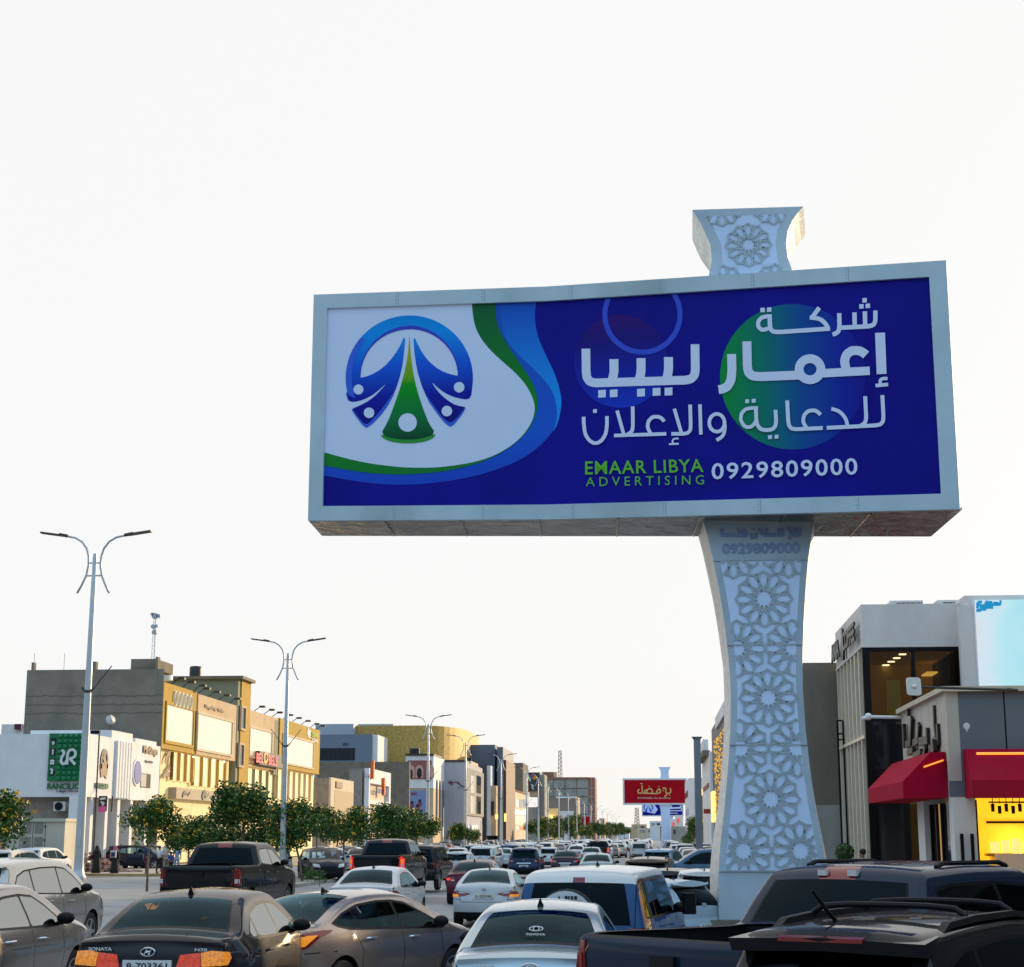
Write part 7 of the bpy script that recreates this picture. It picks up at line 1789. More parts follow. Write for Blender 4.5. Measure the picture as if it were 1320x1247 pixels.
for k, (a, b) in enumerate(((1178.5, 847), (1167.5, 854.5), (1158, 862), (1150, 869))):
    q = MB(); q.lathe([(.12, 0), (.12, -.03), (.01, -.035)], (CX_ + 1.35 - k * .02, CY + .9 + k * 1.15, zcb - .12), 'Z', 14); q.build('downlight', mat('downlight', (1, .9, .7), .5, emit=(1, .85, .6), es=5), o)
bx(o, 'side_glass', mat('side_glass', (.008, .009, .012), .2, var=0, spec=.08), CX_ + .16, CX_ + .22, CY + .2, Yc2, ground(7, 55), zcb)
brass = mat('brass_fin', (.86, .76, .60), .35, .15, var=.06)
nf = 8
for k in range(nf):
    y = CY + .12 + (Yc2 - CY - .3) * k / (nf - 1); bx(o, 'fin', brass if k else black_trim, CX_ - .02, CX_ + .15, y - .07, y + .07, ground(7, 55), zcb)
bx(o, 'floor_band', brass, CX_ - .05, CX_ + .15, CY + .2, Yc2, zx(957, CY), zx(953, CY)); bx(o, 'side_spandrel', render_w, CX_ - .04, CX_, CY + .05, Yc2, zcb, zcb + .05)
lt = MB(); Ya, Yb2 = Yc2 - .15, CY + .35; zl0 = zcb + .25
span = Ya - Yb2
text_on(lt, 'ANIA', (CX_ - .14, Ya, zl0), (0, -span * .34, 0), (0, 0, .62), .03, .06); text_on(lt, 'COFFEE', (CX_ - .14, Ya - span * .52, zl0 + .02), (0, -span * .46, 0), (0, 0, .62), .03, .06)
lt.prism([(CX_ - .14, Ya - span * .43 + .2 * math.cos(a), zl0 + .35 + .55 * math.sin(a)) for a in [2 * PI * k / 16 for k in range(16)]], (.08, 0, 0)); lt.build('lettering', black_letters, o)
# wing with the screen
xs0 = xy(1236, CY); zs1 = zx(777, 52)
bx(o, 'wing', render_w, xs0 + .003, 18, 52.2, Yc2 + 3, 0, zs1); bx(o, 'pilaster', render_w, xs0 - .25, xs0 + .9, 51.9, 52.197, 0, zs1 - .35)
for pa, pb in ((1149, 1190), (1208, 1240)):
    a = thing('air_conditioner', '%s grey roof condenser above the white cafe wall' % ('left hand' if pa < 1160 else 'right hand'), 'air conditioner', (xy((pa + pb) / 2, 56), 56, zc1))
    bx(a, 'casing', ac_white, xy(pa, 56), xy(pa, 56) + .18, 56, 57, zc1, zc1 + .52); bx(a, 'grille', dglass, xy(pa, 56) + .18, xy(pb, 56), 56.02, 57, zc1 + .03, zc1 + .45)
    q = MB()
    for k in range(6): q.box((xy(pa, 56) + .18 + k * .16, 56.0, zc1), (xy(pa, 56) + .2 + k * .16, 56.02, zc1 + .45))
    for k in range(4): q.box((xy(pa, 56) + .18, 55.99, zc1 + .05 + .12 * k), (xy(pb, 56), 56.0, zc1 + .062 + .12 * k))
    q.box((xy(pa, 56) + .18, 55.98, zc1 + .45), (xy(pb, 56), 57, zc1 + .52)); q.build('fins', ac_white, a)
Y = 51.8
s_ = thing('video_screen', 'big lit video screen glowing pale blue on the cafe wing', 'screen', (xy(1290, Y), Y, zx(900, Y)))
scr = bpy.data.materials.new('screen_picture'); scr.use_nodes = True; n_ = scr.node_tree.nodes; l_ = scr.node_tree.links; b_ = n_['Principled BSDF']; b_.inputs['Base Color'].default_value = (.02, .02, .02, 1); b_.inputs['Roughness'].default_value = .3
tcn = n_.new('ShaderNodeTexCoord'); sp3 = n_.new('ShaderNodeSeparateXYZ'); l_.new(tcn.outputs['Object'], sp3.inputs[0])
nz_ = n_.new('ShaderNodeTexNoise'); nz_.inputs['Scale'].default_value = .55; nz_.inputs['Detail'].default_value = 1.5; nz_.inputs['Distortion'].default_value = 1.2; l_.new(tcn.outputs['Object'], nz_.inputs['Vector'])
ad = n_.new('ShaderNodeMath'); ad.operation = 'MULTIPLY_ADD'; l_.new(sp3.outputs['X'], ad.inputs[0]); ad.inputs[1].default_value = .16; ad.inputs[2].default_value = .42
a2 = n_.new('ShaderNodeMath'); a2.operation = 'MULTIPLY_ADD'; l_.new(nz_.outputs[0], a2.inputs[0]); a2.inputs[1].default_value = .35; l_.new(ad.outputs[0], a2.inputs[2])
rp = n_.new('ShaderNodeValToRGB'); l_.new(a2.outputs[0], rp.inputs[0]); el = rp.color_ramp.elements
el[0].position = .30; el[0].color = (.85, .62, .42, 1); el[1].position = .44; el[1].color = (.70, .82, .93, 1)
e = el.new(.58); e.color = (.50, .84, .93, 1); e = el.new(.78); e.color = (.40, .78, .90, 1); e = el.new(.95); e.color = (.80, .92, .95, 1)
l_.new(rp.outputs[0], b_.inputs['Emission Color']); b_.inputs['Emission Strength'].default_value = .92
bx(s_, 'picture', scr, xy(1255.5, Y), 17, Y, Y + .38, zx(905, Y), zx(784, Y)); bx(s_, 'bezel', stone_white, xy(1253.5, Y), xy(1255.4, Y), Y + .05, Y + .38, zx(905, Y), zx(783, Y))
px_ = MB(); rs = random.Random(2)
for i in range(34):
    a = rs.uniform(0, 32) * rs.random() ** .5; d_ = rs.uniform(0, 14 * (1 - a / 36)); xx, zz_ = xy(1256 + a, Y), zx(784.5 + d_, Y); px_.box((xx, Y - .012, zz_ - .09), (xx + rs.uniform(.06, .16), Y - .002, zz_))
px_.build('pixel_block', mat('screen_teal', (.0, .1, .2), .4, emit=(.02, .30, .55), es=.8), s_)
# --- bare concrete block beyond
Yk = Yc2 + .4; Xk = xy(1034, Yk)
o = bld('apartment_block', 'bare grey block between the pillar and the cafe', Xk, Yk)
bx(o, 'wall', conc_stain, Xk, 12, Yk, 118, zx(1040, Yk), zx(862, Yk)); bx(o, 'base', concrete_pale, Xk - .1, 12, Yk - .05, 118, -.5, zx(1040, Yk))
fr = MB()
for p in (1076, 1083): fr.tube([(xy(p, Yk - 2), Yk - 2, 0), (xy(p, Yk - 2), Yk - 2, zx(940, Yk))], .035, 5)
for z in (940, 956, 963): fr.tube([(xy(1076, Yk - 2), Yk - 2, zx(z, Yk)), (xy(1083, Yk - 2), Yk - 2, zx(z, Yk))], .03, 5)
fr.build('sign_bracket', black_trim, o)
# --- further right-hand fronts seen past the pillar
Xr = 5.35
o = bld('commercial_building', 'dark shopfront with a strip of gold lights left of the pillar', Xr, 124)
bx(o, 'wall', mat('charcoal_cladding', (.05, .055, .065)), Xr, 14, 119, yr(918, Xr), -.4, zx(915, 124)); bx(o, 'pale_head', stone_white, Xr - .2, Xr, yr(938, Xr), yr(926, Xr), zx(930, 124), zx(914, 124))
gl_ = MB(); rs = random.Random(8)
for i in range(260):
    y = rs.uniform(yr(936, Xr), yr(922, Xr)); z = rs.uniform(zx(1050, 130), zx(948, 130)); q = rs.uniform(.05, .13); gl_.box((Xr - .12, y, z), (Xr - .04, y + q * 1.6, z + q))
gl_.build('gold_lights', mat('gold_lights', (.6, .35, .05), .4, emit=(1, .5, .06), es=.8), o)
bx(o, 'lit_panel', warm_glow, Xr - .3, Xr - .05, yr(922, Xr), yr(919.5, Xr), zx(1060, 140), zx(1020, 140)); bx(o, 'round_sign', red_letters, Xr - .9, Xr - .3, yr(918.5, Xr), yr(918.5, Xr) + .3, zx(1050, 150), zx(1044, 150))
o = bld('commercial_building', 'white building with a grey canopy right of the tall grey post', Xr, 165)
bx(o, 'wall', stone_white, Xr, 16, 160, 186, -.4, zx(975, 163)); bx(o, 'head', stone_white, Xr - .5, Xr, 163, 183, zx(972, 163), zx(958, 163)); bx(o, 'canopy', concrete_grey, Xr - .6, Xr + .1, 162, 182, zx(978, 163), zx(972.2, 163)); bx(o, 'red_band', brick_red, Xr - .1, Xr, 163, 180, zx(1018, 165), zx(1013, 165))
o = bld('apartment_block', 'white rounded block with balconies behind the tall grey post', 4.0, 215)
q = MB(); q.prism([(a, b, -.4) for a, b in round_poly([(4.4, 213), (14, 213), (14, 240), (4.4, 240)], 2.5, 6)], (0, 0, zx(1006, 213) + .4)); q.build('wall', stone_white, o)
for k in range(3): bx(o, 'window', shop_glass, 4.35, 4.45, 217 + k * 7, 221 + k * 7, zx(1030, 220), zx(1022, 220)); bx(o, 'window', shop_glass, 4.35, 4.45, 217 + k * 7, 221 + k * 7, zx(1052, 220), zx(1044, 220))
bx(o, 'warm_wall', mat('brown_render2', (.32, .20, .12), .8), 5.2, 6.6, 212.5, 212.98, -.3, zx(1022, 213)); bx(o, 'lit_sign', warm_glow, 4.6, 6.2, 212.0, 212.4, zx(1063, 213), zx(1059, 213)); bx(o, 'lit_sign', warm_glow, 5.4, 6.4, 212.0, 212.4, zx(1028, 213), zx(1020, 213))
for pa, pb, pt, Y, mm, lab in ((865, 872, 1057, 420, stone_white, 'narrow white block right of the far pillar'), (871, 880, 1052, 380, stone_white, 'pale block between the far pillar and the tall grey post'), (866, 884, 1066, 330, concrete_pale, 'low grey wall right of the far pillar')):
    o = front_block('far_building', lab, pa, pb, pt, Y, mm, 20); pane_y(o, Y, pa + 1.5, pa + 4, pt + 4, pt + 9, [warm_glow, mat('lit_red', (.5, .05, .05), .4, emit=(1, .1, .08), es=.6), shop_glass][int(pa) % 3], 'lit_sign', .3)
# tall post
Yp = 106; xp = xy(899.5, Yp)
o = thing('post', 'tall grey post with a flared square cap left of the pillar', 'post', (xp, Yp, ground(xp, Yp)))
q = MB(); w = .21
zt3 = zx(956, Yp); q.box((xp - w, Yp - w, -.5), (xp + w, Yp + w, zt3 - .12)); q.build('shaft', mat('post_grey', (.23, .25, .28), .5, .3, var=.08), o)
q = MB(); q.add([(xp + a * w, Yp + b * w, zt3 - .12) for a, b in ((-1, -1), (1, -1), (1, 1), (-1, 1))] + [(xp + a * .33, Yp + b * .33, zt3 + .06) for a, b in ((-1, -1), (1, -1), (1, 1), (-1, 1))], [(0, 1, 5, 4), (1, 2, 6, 5), (2, 3, 7, 6), (3, 0, 4, 7), (4, 5, 6, 7)]); q.build('cap', mat('post_grey', (.23, .25, .28)), o)

# --- unseen shop row added to darken car reflections and block low sun
o = bld('commercial_building', 'added shop row, unseen right of the frame, shading the near cars', 9.6, 24)
bx(o, 'wall', concrete_pale, 9.6, 30, -30, 38.5, -.3, 6.6); bx(o, 'cornice', dark_metal, 9.45, 30, -30.2, 38.7, 6.6, 6.85)
for k in range(7):
    y = -27 + k * 8.4; bx(o, 'shop_window', shop_glass, 9.52, 9.6, y, y + 6.4, .2, 3.4); bx(o, 'window', shop_glass, 9.54, 9.6, y + .6, y + 5.8, 4.7, 6.1); bx(o, 'sign', [red_letters, blue_letters, black_letters][k % 3], 9.45, 9.59, y, y + 6.4, 3.5, 4.3)
# ------------------------------------------------------------------ street lamps
lamp_dark = mat('lamp_head_dark', (.05, .04, .03), .45)
galv = mat('lamp_pole_paint', (.50, .53, .55), .4, .25, var=.10, vs_=1.2, grime=.2)
LAMP_G = 'double armed street lamps along the left median'
def street_lamp(label, h=11.3, ped=.5, group=None, v=(1, 1)):
    o = thing('street_lamp', label, 'street lamp', group=group)
    m_ = MB(); m_.lathe([(.30, -.3), (.30, ped - .1), (.26, ped)], (0, 0, 0), 'Z', 10); m_.build('plinth', concrete_pale, o, world=False)
    m_ = MB(); m_.lathe([(.26, ped), (.26, ped + .04), (.20, ped + .12), (.17, ped + .3), (.165, ped + .5), (.12, h * .55), (.085, h - .9), (.075, h - .88), (.075, h - .2), (.06, h)], (0, 0, 0), 'Z', 10); m_.build('pole', galv, o, world=False, smooth=True, sharp=40)
    MB().box((-.06, -.19, ped + 1.0), (.06, -.15, ped + 1.6)).build('hatch', galv, o, world=False)
    for s in (-1, 1):
        pts_ = [(s * .56, 0, h - 1.36), (s * .42, 0, h - 1.1), (s * .27, 0, h - .75), (s * .21, 0, h - .4), (s * .22, 0, h - .1), (s * .30, 0, h + .18), (s * .48, 0, h + .42), (s * .72, 0, h + .56), (s * 1.06, 0, h + .63)]
        a = MB(); a.tube(pts_, .038, 7); a = a.build('arm', galv, o, world=False, smooth=True)
        q = MB(); q.prism([(s * 1.03, -.07, h + .60), (s * 1.25, -.13, h + .63), (s * 1.94, -.12, h + .73), (s * 1.94, .12, h + .73), (s * 1.25, .13, h + .63), (s * 1.03, .07, h + .60)], (0, 0, .055)); q.build('lamp_head', lamp_dark, a, world=False)
        q = MB(); q.tube([(s * 1.0, 0, h + .63), (s * 1.3, 0, h + .69)], .06, 6); q.build('driver_box', dark_metal, a, world=False)
    for dz in (-.32, -.76): MB().tube([(-.24, 0, h + dz), (.24, 0, h + dz)], .028, 6).build('cross_tie', galv, o, world=False)
    z = h - 4.7; q = MB(); q.lathe([(.135, -.04), (.135, .04)], (0, 0, z), 'Z', 10)
    for s, on in ((-1, v[0]), (1, v[1])):
        q.tube([(s * .10, 0, z), (s * .22, 0, z + .14)], .035, 5)
        if on: q.tube([(s * .22, 0, z + .14), (s * .78, 0, z + .86)], .018, 5)
    q.build('flag_bracket', dark_metal, o, world=False); return o
def place_lamp(o, px, Y): x = xy(px, Y); o.location = (x, Y, ground(x, Y) + .1); return o
place_lamp(street_lamp('tall double armed lamp at far left in front of the white shop', 11.35, .55, v=(0, 1)), 104, 55)
L2 = street_lamp('double armed lamp in front of the parade, beside the black pickup', 11.4, .35); place_lamp(L2, 370, 84)
KIDS[L2.name] = kids(L2)
for k_ in KIDS[L2.name]: KIDS[k_.name] = kids(k_)
for px, Y, lab in ((556, 139, 'double armed lamp in front of the pink film poster'), (604.5, 167, 'double armed lamp at the right edge of the lavender block'), (650, 206, 'double armed lamp in front of the slate blue tower'), (682.5, 246, 'double armed lamp left of the sign tower with petals'), (697.5, 271, 'double armed lamp on the right edge of the sign tower with petals')):
    c = copy_tree(L2); c['label'] = lab; place_lamp(c, px, Y)
for k, Y in enumerate((305, 340, 378, 420, 465, 515, 570, 630, 700, 780, 870)):
    c = copy_tree(L2); c['label'] = 'far street lamp in the row shrinking towards the vanishing point'; c['group'] = 'street lamps shrinking to the vanishing point'; c.location = (-18.9, Y, ground(-18.9, Y) + .1)
# ------------------------------------------------------------------ trees
leaf_mats = [mat('leaf_dark', (.014, .055, .006), .55, var=.35, vs_=1.5), mat('leaf_mid', (.04, .125, .008), .5, var=.35, vs_=1.5), mat('leaf_yellow_green', (.10, .17, .010), .5, var=.3, vs_=1.5)]  # three leaf tones, mixed at random over each crown
flower = mat('yellow_blossom', (.78, .43, .015), .6, var=.25, vs_=3)
bark = mat('bark', (.20, .16, .12), .9, var=.3, vs_=4, bump=.6, bs=15)
def make_tree(seed, h, cw, ch, lean=0., flowers=220, leaves=2300, tw=.07):
    """trunk, limbs, leaf clumps with gaps between them, blossom on the outside"""
    r = random.Random(seed); t = MB(); top = h - ch * .55
    tp = [Vector((0, 0, -.2)), Vector((lean * .3, 0, top * .4)), Vector((lean * .7, .03, top * .75)), Vector((lean, 0, top))]
    t.tube(tp, [tw * 1.3, tw, tw * .85, tw * .7], 7)
    clumps = []
    for k in range(15):
        a = r.uniform(0, 2 * PI); el = r.uniform(-.75, 1); rr = r.uniform(.45, .95) * (1 - .3 * max(0, el))
        clumps.append((Vector((lean + math.cos(a) * rr * cw / 2, math.sin(a) * rr * cw / 2, h - ch / 2 + el * ch * .40)), r.uniform(.21, .31) * cw))
    clumps.append((Vector((lean, 0, h - ch * .45)), .34 * cw))
    for c, q in clumps[:9]:
        s = tp[2] + (tp[3] - tp[2]) * r.uniform(-.2, 1); mid = s.lerp(c, .5) + Vector((0, 0, .12)); t.tube([s, mid, c], [tw * .45, tw * .3, tw * .12], 5)
    L_ = MB(); n = len(clumps)
    for i in range(leaves):
        c, q = clumps[r.randrange(n)]
        d = Vector((r.gauss(0, 1), r.gauss(0, 1), r.gauss(0, .75))).normalized() * q * r.random() ** .45; p = c + d
        ax = Vector((r.gauss(0, 1), r.gauss(0, 1), r.gauss(-.2, .6))).normalized(); sd_ = ax.cross(Vector((r.gauss(0, 1), r.gauss(0, 1), r.gauss(0, 1)))).normalized()
        ln, wd = r.uniform(.12, .21) * (cw / 2.8) ** .5, r.uniform(.045, .085) * (cw / 2.8) ** .5
        L_.add([p - ax * ln * .5, p + sd_ * wd, p + ax * ln * .5, p - sd_ * wd], [(0, 1, 2, 3)], r.choice((0, 0, 1, 1, 1, 2)))
    Fm = MB(); k = 0
    while k < flowers:
        c, q = clumps[r.randrange(n)]; d = Vector((r.gauss(0, 1), r.gauss(-.2, 1), r.gauss(.35, .7))).normalized() * q * r.uniform(.85, 1.12); p = c + d
        for j in range(r.randint(3, 7)):
            pp = p + Vector((r.gauss(0, .05), r.gauss(0, .05), r.gauss(0, .06))); ax = Vector((r.gauss(0, 1), r.gauss(0, 1), r.gauss(0, 1))).normalized(); sd_ = ax.cross(Vector((.3, .8, r.gauss(0, 1)))).normalized(); z_ = r.uniform(.04, .075)
            Fm.add([pp - ax * z_, pp + sd_ * z_, pp + ax * z_, pp - sd_ * z_], [(0, 1, 2, 3)]); k += 1
    return t, L_, Fm
TREES = {}
def tree(kind, label, px, Y, lbase=None, group=None, s=1.0, rz=0., x=None):
    if kind not in TREES:
        t, L_, Fm = make_tree(*KINDS[kind][0], **KINDS[kind][1]); o = thing('tree', label, 'tree')
        t.build('trunk', bark, o, world=False, smooth=True); L_.build('crown', leaf_mats, o, world=False)
        if Fm.v: Fm.build('blossom', flower, o, world=False)
        TREES[kind] = o; KIDS[o.name] = kids(o)
        for k in KIDS[o.name]: KIDS[k.name] = []
    else:
        o = copy_tree(TREES[kind]); o['label'] = label
    if group: o['group'] = group
    elif 'group' in o: del o['group']
    x = xy(px, Y) if x is None else x
    o.location = (x, Y, ground(x, Y) + .12); o.rotation_euler = (0, 0, rz); o.scale = (s, s, s); return o
KINDS = {'slim': ((1, 4.6, 2.6, 2.3), dict(flowers=420, leaves=4200, tw=.055)), 'round': ((2, 4.9, 3.4, 3.4), dict(flowers=130, leaves=6500, tw=.09)), 'lean': ((3, 4.6, 3.0, 2.9), dict(lean=-.75, flowers=300, leaves=5200, tw=.07)), 'wide': ((4, 4.4, 3.1, 2.5), dict(flowers=480, leaves=5200, tw=.07)), 'bush': ((5, 1.5, 1.3, 1.4), dict(flowers=0, leaves=700, tw=.03))}
tree('wide', 'bushy tree with many yellow blossoms cut by the left edge', -26, 58, s=.76, rz=1.0)
tree('slim', 'thin pale trunked tree with yellow blossoms in front of the pavement walkers', 195, 70, s=.80)
tree('wide', 'dark tree with few blossoms right of the thin trunked tree', 248, 86, rz=2.2, s=.72)
tree('wide', 'blossoming tree under the wooden fascia left of the big round tree', 281, 93, rz=4.0, s=.74)
tree('round', 'biggest round dark green tree in front of the parade', 318, 88, s=.98)
tree('lean', 'leaning tree with a crooked trunk right of the second lamp post', 397, 85, s=.84)
tree('slim', 'slender blossoming tree over a small bush, right of the leaning one', 414, 97, rz=2.0, s=.86)
tree('wide', 'blossoming tree in front of the low beige shop', 449, 104, rz=.6, s=.9)
tree('round', 'dark tree in front of the cream shop with orange signs', 503, 116, rz=1.5, s=.86)
tree('wide', 'tree under the blue family poster', 542, 130, rz=3.0, s=.98)
tree('slim', 'small loose tree right of the lorry', 598, 150, rz=3.6, s=.72); tree('slim', 'smallest tree between the lorry and the lavender wall', 613, 165, rz=1.1, s=.62)
for k, (px, Y, s) in enumerate(((697, 300, 1.0), (706, 330, .9), (716, 350, .8), (729, 380, 1.2), (737, 400, .95), (748, 430, 1.25), (757, 450, .9), (766, 480, .95), (776, 520, 1.0), (783, 560, 1.1), (790, 600, 1.1), (798, 660, 1.2), (806, 740, 1.2))):
    tree(('wide', 'round', 'lean')[k % 3], 'far median tree, one of the row beyond the sign tower', px, Y, s=s * 1.25, rz=k * 1.3, group='far median trees beyond the sign tower')
tree('round', 'yellowish tree between the tall grey post and the rounded block', 893, 190, s=.85, rz=2); tree('bush', 'low shrub at the foot of the yellowish tree right of the far pillar', 884, 170, s=1.3)
tree('bush', 'green shrub growing at the foot of the leaning tree', 403, 84, s=.5); tree('bush', 'small shrub on the kerb right of the leaning tree', 418.5, 79, s=.45, rz=2.2)
tree('bush', 'low shrub at the foot of the electrical kiosk', 86, 92, s=.5, rz=1)
tp_ = thing('topiary', 'clipped round box ball in front of the grey block', 'shrub', (xy(1079, 50), 50, ground(7, 50)))
r = random.Random(9); m_ = MB(); c = Vector((xy(1079, 50), 50, zx(1098, 50))); R = .27
for i in range(1400):
    d = Vector((r.gauss(0, 1), r.gauss(0, 1), r.gauss(0, 1))).normalized(); p = c + d * R * r.uniform(.8, 1.04); ax = Vector((r.gauss(0, 1), r.gauss(0, 1), r.gauss(0, 1))).normalized(); s_ = ax.cross(d).normalized()
    m_.add([p - ax * .03, p + s_ * .018, p + ax * .03, p - s_ * .018], [(0, 1, 2, 3)], r.choice((0, 0, 1)))
m_.build('crown', leaf_mats[:2], tp_); MB().tube([(c.x, c.y, ground(7, 50)), tuple(c)], .05, 6).build('trunk', bark, tp_)
# ------------------------------------------------------------------ kiosk, rubble
kb = mat('kiosk_beige', (.50, .46, .36), .6, var=.06, vs_=1, grime=.25)
Yk_ = 96; gk = ground(xy(50, Yk_), Yk_); zk = zx(1057, Yk_)
o = thing('electrical_kiosk', 'beige electrical kiosk with grey louvred doors in front of the white shop', 'kiosk', (xy(50, Yk_), Yk_, gk))
bx(o, 'cabinet', kb, xy(8, Yk_), xy(83, Yk_), Yk_, Yk_ + 3.0, gk - .2, zk - .12); bx(o, 'roof', kb, xy(6, Yk_), xy(84.5, Yk_), Yk_ - .12, Yk_ + 3.15, zk - .12, zk + .06)
lou = mat('louvre_grey', (.27, .26, .22), .6)
for pa, pb, pt, pb2 in ((27, 38, 1060, 1075), (43, 54, 1058, 1075), (43, 54, 1079, 1100), (27, 38, 1079, 1100)):
    q = MB(); n = 9
    for k in range(n):
        z1, z0 = zx(pt + (pb2 - pt) * k / n, Yk_), zx(pt + (pb2 - pt) * (k + .7) / n, Yk_); q.box((xy(pa, Yk_), Yk_ - .04, z0), (xy(pb, Yk_), Yk_ - .005, z1))
    q.build('louvre_panel', lou, o)
q = MB()
for p in (24, 40.5, 57): q.box((xy(p, Yk_), Yk_ - .02, gk), (xy(p + .5, Yk_), Yk_ + .02, zk - .14))
q.build('door_gap', dark_metal, o)
for p in (1066, 1083): bx(o, 'hinge', black_trim, xy(56, Yk_), xy(57.8, Yk_), Yk_ - .06, Yk_ - .01, zx(p + 1, Yk_), zx(p - 1, Yk_))
o = thing('rubble_heap', 'heap of reddish rubble between the kiosk and the shop columns', 'rubble', (xy(118, 106), 106, ground(-35, 106))); r = random.Random(12)
q = MB(); x0, y0, z0 = o.location
for i in range(240):
    a = r.gauss(0, 1) * 1.5; d_ = r.uniform(-.8, .8); hh = max(.05, 1.5 * math.exp(-(a / 1.6) ** 2) * (1 - abs(d_) * .5)); s_ = r.uniform(.10, .28)
    k = len(q.v); q.cbox((x0 + a, y0 + d_, z0 + .1 + hh * r.random()), (s_ * r.uniform(.7, 1.5), s_, s_ * r.uniform(.5, 1)), rz=r.uniform(0, 3))
    M = Matrix.Rotation(r.uniform(-.6, .6), 3, 'X'); c = Vector((x0 + a, y0 + d_, z0 + .2))
    for j in range(k, len(q.v)): q.v[j] = c + M @ (q.v[j] - c)
q.build('stones', mat('rubble', (.34, .20, .15), .95, var=.35, vs_=1.5), o)
# ------------------------------------------------------------------ people
skin = mat('skin', (.34, .19, .12), .6, var=.05); hair_m = mat('hair_black', (.012, .01, .009), .7)
def skinned(name, V, E, Rr, m, parent, sub=1):
    me = bpy.data.meshes.new(name); me.from_pydata(V, E, []); o = bpy.data.objects.new(name, me); COL.objects.link(o)
    md = o.modifiers.new('skin', 'SKIN'); md.use_smooth_shade = True
    for i, r_ in enumerate(Rr): me.skin_vertices[0].data[i].radius = (r_, r_) if not isinstance(r_, tuple) else r_
    me.skin_vertices[0].data[0].use_root = True
    s_ = o.modifiers.new('sub', 'SUBSURF'); s_.levels = sub; s_.render_levels = sub
    bpy.context.view_layer.update()
    m2_ = bpy.data.meshes.new_from_object(o.evaluated_get(bpy.context.evaluated_depsgraph_get())); m2_.name = name
    bpy.data.objects.remove(o); bpy.data.meshes.remove(me)
    m2_.materials.clear(); m2_.materials.append(m); m2_.polygons.foreach_set('use_smooth', [True] * len(m2_.polygons))
    ob = bpy.data.objects.new(name, m2_); COL.objects.link(ob); ob.parent = parent; return ob
